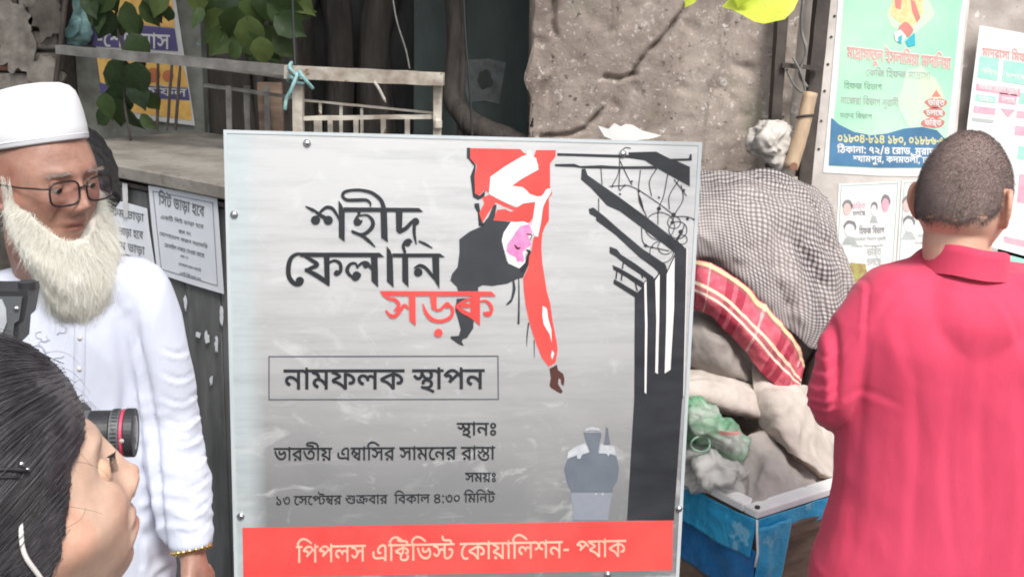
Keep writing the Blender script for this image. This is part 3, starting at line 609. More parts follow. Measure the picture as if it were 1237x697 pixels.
133,403,167,331,205,270,246,219,292,178,342,147,395,125,454,112,517,108,565,111,606,120,640,134,666,156,682,183,687,218,684,244,675,267,661,286,642,304,621,318,596,330,677,363,705,
345,727,324,745,300,758,273,765,244,768,212,765,178,755,146,738,118,715,93,687,72,652,54,613,42,568,34]],
203: [[940,622,940,551,-10,551,-10,622],[471,528,495,527,516,525,534,521,550,516,564,509,577,500,590,488,601,475,609,460,615,441,619,417,620,389,620,379,620,370,620,361,620,352,
619,343,618,333,617,324,620,306,620,0,543,0,535,27,525,49,511,66,494,78,474,85,450,87,428,87,407,85,387,83,367,80,347,77,326,74,304,72,279,70,252,70,231,71,208,73,185,77,162,83,
139,92,118,104,98,119,81,138,66,161,55,189,48,223,46,262,46,277,47,293,49,309,51,325,53,340,56,353,133,341,130,330,128,319,126,308,125,296,124,281,124,265,126,232,133,205,144,185,
158,170,175,159,194,152,213,147,232,145,251,144,275,144,297,146,317,148,336,151,355,154,374,157,392,159,412,161,432,161,456,160,477,155,496,148,514,138,529,124,543,106,543,382,543,
398,541,411,538,422,535,430,530,437,524,443,518,447,511,451,504,454,494,455,484,457,471,457,452,456,433,452,416,446,399,437,384,428,370,417,358,405,347,393,338,380,331,366,327,353,
326,340,327,330,330,321,335,313,344,306,358,302,377,301,386,301,394,301,402,302,408,303,415,304,422,305,429,234,422,232,413,230,402,228,391,227,377,226,362,226,333,229,306,237,282,
251,263,271,251,299,247,333,249,355,255,378,264,400,278,423,294,444,314,464,336,482,359,497,385,510,412,520,441,526],[759,425,797,421,830,410,857,390,878,365,890,335,894,301,893,
280,888,260,882,239,871,219,855,199,835,181,809,164,777,149,738,135,714,207,744,217,770,228,791,241,807,256,816,273,819,293,817,314,810,330,799,342,785,350,770,354,753,356,729,353,
705,343,682,326,661,303,640,275,620,242,577,279,603,325,631,361,660,390,690,409,724,421]],
42: [[606,622,606,551,501,551,501,0,424,0,402,39,374,76,342,110,305,142,265,171,221,196,175,217,126,232,76,243,37,339,102,376,168,411,236,444,305,474,375,500,447,524,424,482,424,
551,-10,551,-10,622],[424,474,445,446,393,428,340,408,285,384,230,359,179,332,130,304,167,294,205,280,245,263,285,242,322,218,358,190,390,159,417,125,438,88,429,88,428,103,427,119,
426,134,425,150,424,169,424,189]],
79: [[296,0,226,5,167,21,122,47,88,82,69,123,62,170,66,206,80,238,102,266,134,292,176,316,229,337,229,312,196,328,167,343,142,358,121,372,104,389,90,406,81,425,76,447,74,471,77,
497,85,522,100,546,119,567,144,586,173,601,207,613,246,620,290,622,343,620,388,612,425,600,455,585,479,566,497,546,509,523,517,500,519,476,517,450,510,426,499,406,484,387,466,371,
445,357,421,344,396,332,368,321,365,341,413,322,454,300,486,276,511,248,525,213,530,171,523,119,503,76,470,43,423,19,366,5],[296,71,345,74,384,83,413,99,434,120,446,144,450,173,
448,193,440,212,428,228,411,243,392,256,370,268,346,278,321,286,296,292,250,278,211,262,182,243,160,221,147,197,143,169,147,143,160,120,182,100,211,84,250,74],[297,363,320,370,342,
378,364,387,384,398,402,410,417,424,429,438,436,454,438,471,434,493,422,513,401,529,372,541,336,549,291,551,268,550,246,547,224,542,205,535,188,526,174,516,163,503,156,488,154,471,
158,448,169,427,188,408,215,392,251,377]],
611: [[147,414,131,416,116,421,103,430,93,443,87,460,85,482,87,505,93,522,103,535,116,543,131,548,147,550,163,548,178,543,191,535,201,522,207,505,209,482,207,460,201,443,191,430,
178,421,163,416],[147,-14,131,-12,116,-7,103,2,93,15,87,32,85,54,87,77,93,94,103,107,116,115,131,120,147,122,163,120,178,115,191,107,201,94,207,77,209,54,207,32,201,15,191,2,178,
-7,163,-12]],
75: [[290,91,250,94,212,102,178,115,147,134,121,158,100,188,84,224,75,266,72,313,75,352,83,389,96,424,115,457,140,486,170,510,207,529,250,540,300,544,350,541,393,530,429,513,458,
490,481,463,498,432,510,397,518,360,520,320,517,281,509,244,496,208,476,176,451,147,420,124,384,105,340,95],[301,473,274,471,249,465,226,454,205,439,187,421,172,398,162,373,155,
343,153,311,154,284,159,259,166,236,177,215,192,197,210,182,233,171,260,164,291,162,320,164,346,171,370,182,390,198,407,217,421,240,431,265,437,293,439,324,437,353,432,380,424,404,
412,424,396,441,378,455,355,465,330,471]],
30: [[577,622,577,551,172,551,172,205,173,179,174,158,177,143,181,132,185,123,189,117,203,105,221,98,244,96,270,98,294,104,318,115,340,129,361,144,379,162,397,183,412,205,424,228,
432,251,437,275,439,299,437,319,432,335,423,348,410,357,392,362,370,364,362,364,353,363,344,362,335,361,326,359,317,357,306,428,319,431,332,434,346,436,359,438,374,439,389,439,413,
437,435,433,455,425,473,414,488,399,500,381,510,359,515,333,517,303,514,264,504,226,488,188,467,153,443,122,415,95,390,75,363,58,334,44,305,33,273,26,239,24,216,25,194,29,176,35,
159,43,144,52,132,63,122,77,113,92,106,109,100,130,96,157,95,191,95,551,-10,551,-10,622],[395,622,392,647,386,666,376,681,361,691,340,697,315,699,221,699,181,700,147,703,120,708,
98,715,78,724,60,736,44,751,30,768,20,788,12,809,8,833,6,859,6,868,7,876,8,884,9,893,10,902,11,912,85,907,84,900,83,893,82,888,81,882,81,876,81,869,82,855,83,842,86,830,89,819,94,
810,100,802,111,792,124,784,140,778,161,774,186,772,216,771,294,771,327,770,355,767,378,763,398,756,415,747,431,734,441,722,450,708,457,690,462,671,465,648,467,622]],
285: [[438,-12,382,-8,336,6,298,28,272,56,255,90,250,129,252,154,257,176,265,196,276,216,288,236,301,256,331,303,338,315,345,326,350,336,354,346,357,356,360,366,361,378,362,392,
362,408,362,493,362,507,362,555,439,555,439,404,439,385,437,367,435,352,432,337,427,323,422,310,415,297,407,283,398,269,376,235,364,216,354,200,346,187,339,176,334,165,331,156,329,
146,327,137,327,127,329,111,334,97,343,86,355,77,369,70,386,65,404,62,422,60,442,59,469,60,493,64,514,70,533,79,549,89,562,100,571,113,576,126,578,139,577,148,575,156,572,162,567,
169,560,175,552,181,604,236,621,224,635,211,646,197,653,182,658,165,659,147,656,120,647,93,632,68,612,46,587,26,557,10,522,-2,482,-10],[382,446,354,438,324,428,294,418,263,406,233,
394,203,382,174,369,145,356,118,342,111,356,154,348,194,336,232,320,266,302,297,281,326,258,287,210,267,224,246,237,224,249,201,260,177,269,152,277,127,284,101,289,74,292,37,382,
74,401,112,420,152,438,192,455,232,471,272,486,310,499,347,510,381,519],[543,246,533,246,523,247,513,248,504,248,496,249,489,250,494,320,498,319,503,319,508,318,515,318,522,318,
529,318,547,319,561,323,570,328,575,336,578,344,579,354,577,368,571,382,562,394,549,406,532,417,512,427,487,436,459,443,426,449,426,521,474,511,517,498,554,482,585,464,610,444,630,
422,644,398,652,372,655,344,654,327,649,310,642,295,632,281,620,269,604,260,587,252,566,248],[-10,551,-10,622,732,622,732,551],[550,622,547,647,541,666,530,681,516,691,495,697,470,
699,331,699,291,700,257,703,230,708,208,715,188,724,170,736,154,751,140,768,130,788,122,809,118,833,116,859,116,868,117,876,118,884,119,893,120,902,121,912,195,907,194,900,193,893,
192,888,191,882,191,876,191,869,192,855,193,842,196,830,199,819,204,810,210,802,221,792,234,784,250,778,271,774,296,772,326,771,449,771,482,770,510,767,533,763,553,756,570,747,586,
734,596,722,605,708,612,690,617,671,620,648,622,622]],
434: [[188,127,170,128,153,132,136,138,120,147,104,159,88,174,71,194,53,217,35,244,96,281,113,253,128,232,141,218,153,210,166,205,180,203,191,204,202,208,212,214,223,222,234,234,
246,250,259,269,274,293,289,321,312,354,330,387,346,412,362,430,379,440,396,447,415,449,436,447,456,441,474,430,493,416,514,397,536,374,539,343,532,292,513,316,495,336,480,353,465,
365,450,373,436,375,427,374,418,371,410,367,402,360,393,350,383,336,372,319,359,296,343,268,326,237,309,210,294,188,279,168,264,153,248,142,230,133,210,129],[271,271,264,313,257,
349,250,379,242,404,230,424,214,441,195,455,173,467,146,476,115,483,79,489,38,495,53,571,107,551,143,544,175,537,202,528,226,518,246,506,264,492,278,475,290,457,299,436,306,412,
311,386,315,356],[993,622,993,551,588,551,588,205,589,179,590,158,593,143,597,132,601,123,605,117,619,105,637,98,659,96,685,98,710,104,734,115,756,129,777,144,795,162,813,183,828,
205,840,228,848,251,853,275,855,299,853,319,848,335,839,348,826,357,808,362,786,364,778,364,769,363,760,362,751,361,742,359,733,357,722,428,735,431,748,434,762,436,775,438,790,439,
805,439,829,437,851,433,871,425,889,414,904,399,916,381,926,359,931,333,933,303,930,264,920,226,904,188,883,153,859,122,831,95,806,75,779,58,750,44,721,33,689,26,655,24,632,25,610,
29,592,35,575,43,560,52,548,63,538,77,529,92,522,109,516,130,512,157,511,191,511,337,515,373,514,385,513,398,512,412,511,426,511,441,511,458,511,551,-10,551,-10,622],[811,622,808,
647,802,666,792,681,777,691,756,697,731,699,637,699,597,700,563,703,536,708,514,715,494,724,476,736,460,751,446,768,436,788,428,809,424,833,422,859,422,868,423,876,424,884,425,893,
426,902,427,912,501,907,500,900,499,893,498,888,497,882,497,876,497,869,498,855,499,842,502,830,505,819,510,810,516,802,527,792,540,784,556,778,577,774,602,772,632,771,710,771,743,
770,771,767,794,763,814,756,831,747,847,734,857,722,866,708,873,690,878,671,881,648,883,622]],
48: [[687,622,687,551,582,551,582,0,505,0,505,512,510,532,508,543,507,555,506,567,505,579,505,593,505,607,505,688,558,688,582,622],[361,629,386,627,410,622,433,614,454,603,474,589,
492,572,508,553,522,532,534,509,530,404,508,448,484,486,457,516,428,538,397,552,363,556,339,554,318,546,300,534,287,518,279,497,276,471,280,446,290,424,308,406,335,391,369,382,413,
377,406,300,365,305,328,314,298,327,272,344,251,364,235,388,224,414,217,443,215,474,217,507,224,536,236,562,251,583,270,600,290,612,313,622,337,627],[77,629,104,627,131,621,156,
612,180,598,200,580,218,558,231,531,239,498,242,461,240,434,233,408,222,383,206,360,186,340,160,323,130,310,95,303,54,300,48,377,80,379,106,384,128,392,145,401,159,413,169,426,176,
440,180,454,181,468,178,493,169,515,155,532,135,546,108,553,76,556,64,556,52,555,40,554,28,551,14,549,-1,545,-9,620,7,623,22,625,36,627,49,628,63,629]],
598: [[49,338,291,338,291,256,49,256]],
154: [[291,629,321,627,350,623,376,615,402,604,427,590,451,574,475,554,499,531,524,504,549,475,576,443,604,408,545,363,521,395,499,425,478,451,457,474,438,494,418,511,399,525,380,
536,360,545,339,551,318,555,295,556,271,555,247,551,225,545,204,537,183,527,164,516,147,504,130,491,114,478,106,477,117,483,128,487,140,492,153,495,167,496,182,497,214,494,239,483,
258,466,271,445,278,422,281,396,281,391,281,386,280,380,280,374,279,368,278,363,169,299,182,311,193,323,203,336,210,349,215,365,216,383,215,395,210,406,203,418,192,427,178,432,160,
434,149,433,138,432,128,428,117,424,106,419,95,413,22,485,49,512,76,537,104,560,132,580,162,597,192,610,223,621,256,627],[498,474,216,238,162,297,254,368,266,370,277,380,288,390,
298,399,309,408,321,418,333,428,451,526]],
45: [[636,622,636,551,531,551,531,0,454,0,425,36,394,69,361,98,325,125,286,149,243,170,196,188,143,202,84,212,48,303,69,317,91,330,113,343,136,356,159,368,182,380,206,392,229,403,
252,414,225,433,196,450,164,466,130,480,91,492,48,502,79,570,81,551,-10,551,-10,622],[454,551,135,551,114,560,142,552,170,541,198,528,226,513,252,497,278,480,300,464,320,448,336,
432,341,376,317,365,291,353,266,341,240,328,214,316,190,303,166,290,145,278,125,265,113,280,168,270,218,257,264,240,305,220,343,197,378,172,410,144,441,115,470,83,457,79,456,93,
456,109,455,124,454,141,454,156,454,171]],
68: [[722,622,722,551,356,551,356,372,357,354,360,340,365,330,372,322,381,318,393,316,406,317,419,321,432,328,447,338,461,350,477,366,493,385,511,407,529,433,589,442,609,410,625,
378,638,345,648,312,654,278,656,245,653,204,644,167,628,132,607,101,580,75,548,53,509,37,466,27,417,24,374,27,333,34,294,47,257,66,222,90,189,122,158,160,129,205,101,258,75,318,51,
387,29,465,105,485,130,398,156,324,184,262,215,210,248,169,284,138,323,117,366,104,413,100,462,104,503,118,536,140,561,169,575,204,580,243,579,272,574,297,568,320,558,340,548,358,
535,373,581,392,561,360,540,332,520,308,499,288,478,271,456,258,436,249,415,244,394,242,379,243,365,245,351,248,338,254,327,260,317,268,307,279,298,292,290,308,284,328,280,357,279,
393,279,551,-10,551,-10,622],[363,-149,347,-147,333,-142,320,-133,311,-121,305,-107,303,-91,305,-75,311,-60,320,-48,333,-39,347,-33,363,-31,379,-33,393,-39,406,-48,415,-60,421,-75,
423,-91,421,-107,415,-121,406,-133,393,-142,379,-147]],
51: [[242,500,291,497,334,488,370,474,399,454,423,432,441,406,454,379,461,352,464,325,458,274,438,231,406,195,362,168,305,150,236,141,246,152,277,142,308,130,341,115,374,98,408,80,
442,60,476,38,508,15,540,-10,494,-63,454,-34,416,-7,380,16,346,38,312,57,279,75,245,91,210,106,173,119,134,131,92,143,46,154,61,223,84,217,107,212,128,208,152,206,178,204,207,204,
251,206,287,212,316,221,340,233,357,248,370,265,378,283,383,301,385,320,381,353,368,380,346,402,318,417,285,427,247,430,225,429,205,427,189,423,176,418,165,411,158,402,152,393,149,
382,148,370,148,365,149,359,150,354,151,348,153,343,154,338,81,323,78,333,75,344,73,354,71,365,70,375,70,384,72,407,80,428,92,447,109,463,129,476,152,486,180,494,209,498],[175,465,
169,486,159,504,145,522,126,536,102,548,73,556,97,601,143,589,177,574,204,557,224,539,239,519,249,495,254,468],[540,622,540,551,-10,551,-10,622]],
520: [[843,622,843,551,438,551,438,205,439,179,440,158,443,143,447,132,451,123,455,117,469,105,487,98,510,96,536,98,560,104,584,115,606,129,627,144,645,162,663,183,678,205,690,228,
698,251,703,275,705,299,703,319,698,335,689,348,676,357,658,362,636,364,628,364,619,363,610,362,601,361,592,359,583,357,572,428,585,431,598,434,612,436,625,438,640,439,655,439,679,
437,701,433,721,425,739,414,754,399,766,381,776,359,781,333,783,303,780,264,770,226,754,188,733,153,709,122,681,95,656,75,629,58,600,44,571,33,539,26,505,24,482,25,460,29,442,35,
425,43,410,52,398,63,388,77,379,92,372,109,366,130,362,157,361,191,361,551,256,551,256,622],[661,622,658,647,651,666,638,679,622,688,600,693,573,695,487,695,447,696,413,699,386,
704,364,711,344,720,326,732,310,747,296,764,286,784,278,805,274,829,272,855,272,864,273,872,274,881,275,890,276,899,277,909,351,904,350,897,349,890,348,884,347,877,347,871,347,864,
348,850,349,837,352,825,355,814,360,805,366,797,377,787,390,779,406,772,427,768,452,765,482,764,510,764,522,764,535,763,550,762,567,760,586,757,608,754,633,748,662,742,695,734,706,
722,715,708,722,690,728,671,731,648,733,622],[276,622,276,551,171,551,171,0,94,0,94,551,-10,551,-10,622,82,622,71,635,60,648,50,662,39,676,29,690,20,704,43,742,68,778,93,812,121,
842,151,867,185,888,223,904,265,914,313,917,359,915,403,907,444,895,485,878,525,857,566,832,607,803,650,770,695,734,655,688,621,714,589,738,560,758,531,777,504,793,478,808,453,819,
428,829,403,836,378,842,352,845,325,846,290,844,258,837,230,826,205,812,181,794,160,772,141,748,123,722,106,693,112,683,119,672,128,660,138,648,148,635,160,622]],
454: [[813,622,813,551,501,551,501,288,498,274,499,261,500,248,500,235,501,222,501,208,501,195,501,0,424,0,402,39,374,76,342,110,305,142,265,171,221,196,175,217,126,232,76,243,37,
339,102,376,168,411,236,444,305,474,375,500,447,524,424,482,424,551,-10,551,-10,622],[424,474,445,446,393,428,340,408,285,384,230,359,179,332,130,304,167,294,205,280,245,263,285,
242,322,218,358,190,390,159,417,125,438,88,429,88,428,103,427,119,426,134,425,150,424,169,424,189],[638,164,614,166,590,171,568,179,547,191,527,207,508,228,491,253,475,283,461,317,
498,385,509,352,520,323,532,298,546,278,560,262,576,249,592,240,610,235,628,233,643,235,657,239,671,248,682,260,689,276,691,298,690,312,687,325,682,337,675,349,665,359,652,368,636,
377,617,384,595,389,610,463,637,456,663,447,688,434,710,419,729,402,745,381,757,357,765,330,767,299,763,261,751,228,732,201,706,180,675,168],[185,-6,169,-4,155,1,142,10,133,22,127,
36,125,52,127,68,133,83,142,95,155,104,169,110,185,112,201,110,215,104,228,95,237,83,243,68,245,52,243,36,237,22,228,10,215,1,201,-4]],
6: [[123,314,164,287,204,257,242,224,279,188,313,150,346,111,375,71,401,31,424,-8,359,-41,332,0,305,37,278,72,250,105,220,136,188,166,154,194,116,222,73,250],[78,486,80,512,86,536,
96,558,110,576,127,592,147,605,169,614,193,620,219,622,245,620,269,614,291,605,311,592,328,576,342,558,352,536,358,512,360,486,358,460,352,436,342,414,328,395,311,379,291,366,269,
357,245,351,219,349,193,351,169,357,147,366,127,379,110,395,96,414,86,435,80,459],[147,486,149,465,156,447,168,433,182,422,200,416,219,414,239,416,256,423,271,434,282,448,289,466,
291,486,289,507,282,524,271,538,256,549,239,555,219,557,200,555,182,548,168,538,156,523,149,506]],
22: [[484,0,484,425,505,362,482,394,460,423,440,448,419,471,400,492,381,509,362,524,343,535,324,544,304,551,284,555,263,556,230,553,201,544,178,528,157,509,138,488,120,465,106,457,
117,465,131,472,149,478,169,483,192,486,216,487,245,485,270,479,290,469,308,456,322,441,332,424,340,405,344,387,346,369,342,331,328,296,306,264,274,233,233,202,182,172,131,245,166,
261,198,278,226,296,248,317,262,340,266,365,264,379,258,391,249,402,236,410,220,415,200,417,183,416,167,414,152,411,136,406,120,400,103,392,22,458,43,491,65,521,88,548,112,572,138,
592,164,608,193,620,223,627,255,629,287,627,318,621,346,612,374,598,401,580,428,559,454,534,480,505,507,472,489,483,488,494,487,508,486,526,485,545,484,565,484,585,484,688,537,688,
560,622,666,622,666,551,561,551,561,0]],
10: [[358,622,355,647,349,666,338,681,324,691,303,697,278,699,206,699,165,700,132,703,104,708,82,715,62,724,44,736,28,751,14,768,4,788,-4,809,-8,833,-10,859,-10,868,-9,876,-8,885,
-7,894,-6,903,-5,912,69,907,68,899,67,892,66,886,65,880,65,874,65,869,66,855,67,842,70,830,73,819,78,810,84,802,95,792,108,784,124,778,145,774,170,772,200,771,257,771,290,770,318,
767,341,763,361,756,378,747,394,734,404,722,413,708,420,690,425,671,428,648,430,622],[242,500,291,497,334,488,370,474,399,454,423,432,441,406,454,379,461,352,464,325,458,274,438,
231,406,195,362,168,305,150,236,141,246,152,277,142,308,130,341,115,374,98,408,80,442,60,476,38,508,15,540,-10,494,-63,454,-34,416,-7,380,16,346,38,312,57,279,75,245,91,210,106,
173,119,134,131,92,143,46,154,61,223,84,217,107,212,128,208,152,206,178,204,207,204,251,206,287,212,316,221,340,233,357,248,370,265,378,283,383,301,385,320,381,353,368,380,346,402,
318,417,285,427,247,430,225,429,205,427,189,423,176,418,165,411,158,402,152,393,149,382,148,370,148,365,149,359,150,354,151,348,153,343,154,338,81,323,78,333,75,344,73,354,71,365,
70,375,70,384,72,407,80,428,92,447,109,463,129,476,152,486,180,494,209,498],[175,465,169,486,159,504,145,522,126,536,102,548,73,556,97,601,143,589,177,574,204,557,224,539,239,519,
249,495,254,468],[540,622,540,551,-10,551,-10,622]],
37: [[613,622,613,551,159,551,159,253,145,273,173,302,203,330,236,357,271,382,308,406,347,428,388,449,431,468,475,486,540,422,528,399,518,376,510,354,503,332,497,309,492,285,489,
260,488,233,487,205,488,173,491,141,495,111,502,80,511,46,522,10,447,-7,436,31,427,69,419,106,413,144,410,182,409,222,410,249,412,274,415,299,420,322,425,344,432,364,439,381,446,
397,453,410,465,405,427,389,390,370,354,349,318,326,283,301,248,273,213,243,177,210,141,175,82,215,82,551,-10,551,-10,622]],
18: [[509,629,557,625,596,612,628,590,652,561,666,525,671,483,668,452,660,423,646,397,628,373,606,351,579,331,549,313,516,297,480,282,449,354,490,370,525,387,554,406,574,427,587,
453,591,482,589,505,582,524,570,538,554,549,534,556,509,558,485,557,463,553,441,546,420,537,401,527,384,516,369,503,356,490,345,476,337,463,333,451,331,439,332,429,335,420,341,412,
350,405,365,399,386,395,365,321,330,330,302,343,280,360,264,380,254,404,251,431,253,454,260,477,272,500,287,522,306,543,328,564,353,582,381,598,410,611,442,621,475,627],[681,225,
674,173,654,129,620,92,574,64,518,48,453,42,407,45,363,53,320,67,279,87,240,114,204,147,169,187,136,235,106,291,77,355,51,427,28,507,103,529,131,439,161,361,192,295,227,240,265,
195,306,161,352,137,401,123,455,118,495,121,529,130,559,144,582,166,595,193,600,228,597,253,589,275,574,294,556,311,534,326,509,338,589,373,616,355,639,335,657,311,670,285,678,
256]],
9: [[898,622,898,551,798,551,798,0,721,0,700,38,676,72,649,104,620,132,589,157,557,180,582,246,608,230,634,210,661,186,686,161,707,135,724,109,723,119,723,128,722,137,722,146,722,
155,722,164,721,174,721,184,721,194,721,551,-10,551,-10,622],[376,91,331,95,288,105,246,123,206,149,167,185,130,232,94,289,61,359,29,442,102,466,126,401,152,344,178,296,205,255,
234,223,266,198,300,181,338,170,378,167,412,169,442,175,466,184,487,198,503,213,515,232,523,253,528,276,530,300,527,336,516,368,498,394,476,414,450,426,420,430,400,428,383,424,370,
416,361,404,355,390,353,372,353,367,354,360,355,353,357,345,359,338,361,331,285,316,281,330,277,342,274,354,273,366,271,377,271,388,273,411,280,432,292,450,307,465,324,478,344,488,
367,494,389,499,413,500,451,497,485,488,515,474,542,454,564,430,582,401,595,369,603,333,606,294,603,259,595,225,581,194,561,165,536,140,505,119,468,103,425,94],[344,465,339,486,
329,504,314,522,296,536,272,548,243,556,267,601,312,589,346,574,374,557,394,539,408,519,418,495,423,468],[1168,622,1168,551,1063,551,1063,0,986,0,986,479,974,503,961,521,948,534,
932,544,916,549,897,551,887,551,887,622,897,622,915,620,933,615,950,606,965,594,978,578,990,559,989,564,988,571,988,582,987,593,986,604,986,613,986,688,1039,688,1062,622]],
26: [[615,310,613,275,606,244,594,216,579,192,560,171,539,153,516,138,490,125,464,114,436,107,408,101,380,97,359,120,395,114,431,107,466,98,500,89,535,77,571,64,608,48,645,31,684,
11,649,-49,597,-23,543,1,490,22,435,39,379,55,322,68,263,78,204,87,143,94,152,166,172,162,192,159,214,156,236,154,262,152,290,152,346,155,393,162,434,175,467,192,493,212,513,234,
527,259,535,284,538,310,534,343,523,370,504,391,479,407,448,416,412,419,407,419,402,419,398,418,392,418,387,417,382,416,372,481,379,482,388,482,398,482,407,483,416,483,423,483,459,
481,491,475,518,466,542,453,561,438,577,421,590,403,599,384,606,364,611,345,614,327],[227,217,205,218,185,221,167,225,151,231,137,239,125,249,116,260,107,273,100,288,95,307,92,330,
91,359,91,559,168,559,168,521,166,476,167,468,167,459,168,450,168,441,168,431,168,420,168,359,169,343,170,331,172,321,176,313,180,307,184,301,196,293,212,288,233,286,260,288,285,
293,308,302,327,313,343,326,356,340,366,355,372,370,374,384,372,395,368,403,360,408,350,411,337,412,322,413,316,413,283,415,252,421,223,431,197,444,175,461,155,480,168,544,180,532,
192,521,204,510,218,502,233,494,251,488,271,484,295,482,323,481,372,481,379,480,383,478,386,475,390,471,395,467,402,463,415,455,426,446,436,435,444,422,448,406,450,388,447,357,437,
327,420,300,399,277,372,256,340,240,305,227,268,220],[-10,551,-10,622,697,622,697,551]],
221: [[730,622,730,551,276,551,276,253,262,273,305,316,353,357,406,394,464,429,526,459,592,486,657,422,645,399,635,376,626,352,619,329,613,305,609,280,606,254,605,226,604,196,604,
166,606,139,608,113,610,88,614,64,619,40,625,15,631,-12,639,-40,564,-59,543,45,538,72,534,99,530,126,528,156,526,188,526,223,527,248,529,273,532,298,536,321,542,343,548,364,556,
382,563,397,570,410,582,405,544,389,507,370,471,349,435,326,400,301,365,273,330,243,294,210,258,175,199,215,199,551,-10,551,-10,622],[422,100,447,98,472,94,496,86,519,75,541,59,
562,40,564,-59,553,-32,537,-10,517,7,493,19,465,26,435,28,414,27,393,25,372,22,351,17,329,13,306,8,283,4,258,2,231,1,210,2,188,5,166,10,145,16,125,26,106,38,89,52,75,69,62,89,53,
112,48,138,46,167,46,180,47,192,49,204,51,215,53,224,55,232,132,223,130,215,128,206,126,198,125,188,124,179,124,169,125,148,130,130,137,114,147,101,159,91,174,83,191,77,210,74,230,
73,252,74,273,76,293,80,313,85,334,89,354,94,376,97,398,99]],
57: [[-286,-266,-305,-265,-324,-261,-345,-254,-365,-245,-383,-233,-400,-218,-412,-199,-420,-177,-422,-151,-418,-119,-405,-92,-383,-70,-354,-53,-317,-42,-274,-39,-233,-42,-193,-49,
-154,-62,-116,-78,-77,-99,-38,-124,3,-152,45,-183,89,-217,44,-271,1,-236,-40,-205,-78,-178,-114,-155,-149,-137,-182,-122,-215,-111,-247,-105,-279,-103,-301,-105,-319,-109,-333,
-117,-343,-127,-349,-139,-351,-153,-349,-170,-342,-183,-332,-192,-318,-199,-303,-203,-286,-204,-263,-202,-243,-197,-226,-188,-213,-177,-201,-164,-192,-150,-185,-135,-180,-119,-176,
-102,-174,-87,-172,-72,-172,-59,-172,8,-95,8,-95,-45,-96,-65,-98,-87,-102,-110,-107,-135,-116,-160,-128,-184,-143,-206,-162,-226,-185,-242,-213,-256,-247,-263]],
27: [[401,63,362,65,325,72,288,84,253,101,219,123,186,152,156,186,127,227,100,276,74,331,51,394,29,465,105,485,129,408,154,342,181,286,210,239,243,202,278,174,316,155,358,143,404,
139,449,143,487,153,516,171,537,196,550,228,554,268,553,288,550,305,546,321,541,335,535,347,530,358,590,358,571,339,552,322,532,306,511,292,489,280,466,270,443,263,418,258,391,257,
366,259,343,264,322,272,303,284,288,298,275,316,266,336,260,359,258,384,261,414,272,443,289,474,314,503,349,529,394,553,380,552,365,552,348,552,332,551,315,551,298,551,-10,551,-10,
622,927,622,927,551,614,551,599,551,584,551,571,552,559,553,547,553,535,554,484,529,441,506,408,485,382,465,363,446,350,428,342,412,337,396,335,380,337,363,342,350,351,340,362,333,
374,329,387,328,411,330,434,336,455,346,476,359,499,376,523,396,609,365,615,351,620,334,624,316,627,296,629,275,630,254,628,221,620,190,608,160,589,133,565,110,534,90,497,75,453,
66],[801,205,802,173,805,141,809,111,816,80,825,46,836,10,761,-7,750,31,741,69,733,106,727,144,724,182,723,222,724,256,727,288,732,317,739,344,747,367,755,388,707,391,664,397,626,
408,592,422,562,439,536,460,513,485,493,512,475,543,551,559,563,540,576,523,592,508,609,494,631,482,655,472,683,465,715,460,751,459,760,459,769,459,778,460,787,461,796,461,806,462,
845,392,831,362,819,333,811,304,805,274,802,241]],
58: [[-177,-241,-197,-240,-217,-236,-238,-230,-257,-222,-274,-211,-288,-197,-299,-180,-306,-160,-308,-137,-304,-106,-290,-81,-268,-62,-240,-48,-208,-39,-172,-36,-172,8,-95,8,-95,
-56,-128,-102,-133,-101,-138,-101,-144,-100,-151,-100,-158,-100,-165,-100,-186,-101,-203,-104,-217,-110,-227,-118,-233,-128,-235,-140,-233,-152,-228,-161,-219,-169,-207,-175,-194,
-178,-179,-179,-152,-177,-127,-170,-103,-159,-81,-144,-59,-125,-38,-102,-7,-117,27,-134,62,-154,98,-175,132,-197,163,-218,121,-271,96,-253,71,-236,46,-220,22,-206,-1,-193,-22,-183,
-36,-194,-50,-205,-66,-214,-82,-222,-100,-229,-118,-234,-136,-238,-156,-240]],
287: [[486,528,533,524,571,512,602,493,623,467,637,434,641,396,638,368,631,342,618,318,600,295,578,275,552,257,523,240,492,225,457,212,427,282,467,296,501,311,528,327,548,345,560,
367,564,393,562,412,555,428,544,440,528,450,508,455,483,457,461,456,439,453,418,447,399,440,381,431,364,422,350,411,338,400,328,389,320,378,316,368,314,358,315,350,318,342,324,336,
332,330,346,326,364,322,344,248,310,256,283,268,262,284,247,302,238,324,235,350,237,372,244,393,256,414,271,435,289,454,311,472,336,488,362,502,392,513,422,521,454,526],[654,170,
647,121,627,80,594,46,549,20,495,5,432,0,389,2,347,10,306,22,267,40,230,63,194,92,161,128,130,171,101,221,74,278,50,344,28,417,104,440,129,359,156,290,186,231,218,182,253,143,292,
114,334,93,381,80,433,76,471,79,505,86,534,99,555,117,569,142,573,172,570,194,562,213,548,230,530,245,509,258,485,268,565,303,591,287,613,268,631,246,644,223,651,197],[759,473,797,
469,830,458,857,438,878,413,890,383,894,349,893,328,888,308,882,287,871,267,855,247,835,229,809,212,777,197,738,183,714,255,744,265,770,276,791,289,807,304,816,321,819,341,817,362,
810,378,798,390,784,398,768,402,751,404,729,402,707,395,686,384,663,367,638,341,609,307,575,336,595,368,615,395,634,418,654,435,674,450,694,460,715,467,737,472],[940,622,940,551,
-10,551,-10,622]],
65: [[-134,-17,112,-214,69,-268,-186,-81]],
25: [[577,622,577,551,172,551,172,521,168,458,169,448,170,436,171,422,172,407,172,392,172,378,172,205,173,179,174,158,177,143,181,132,185,123,189,117,203,105,221,98,244,96,270,98,
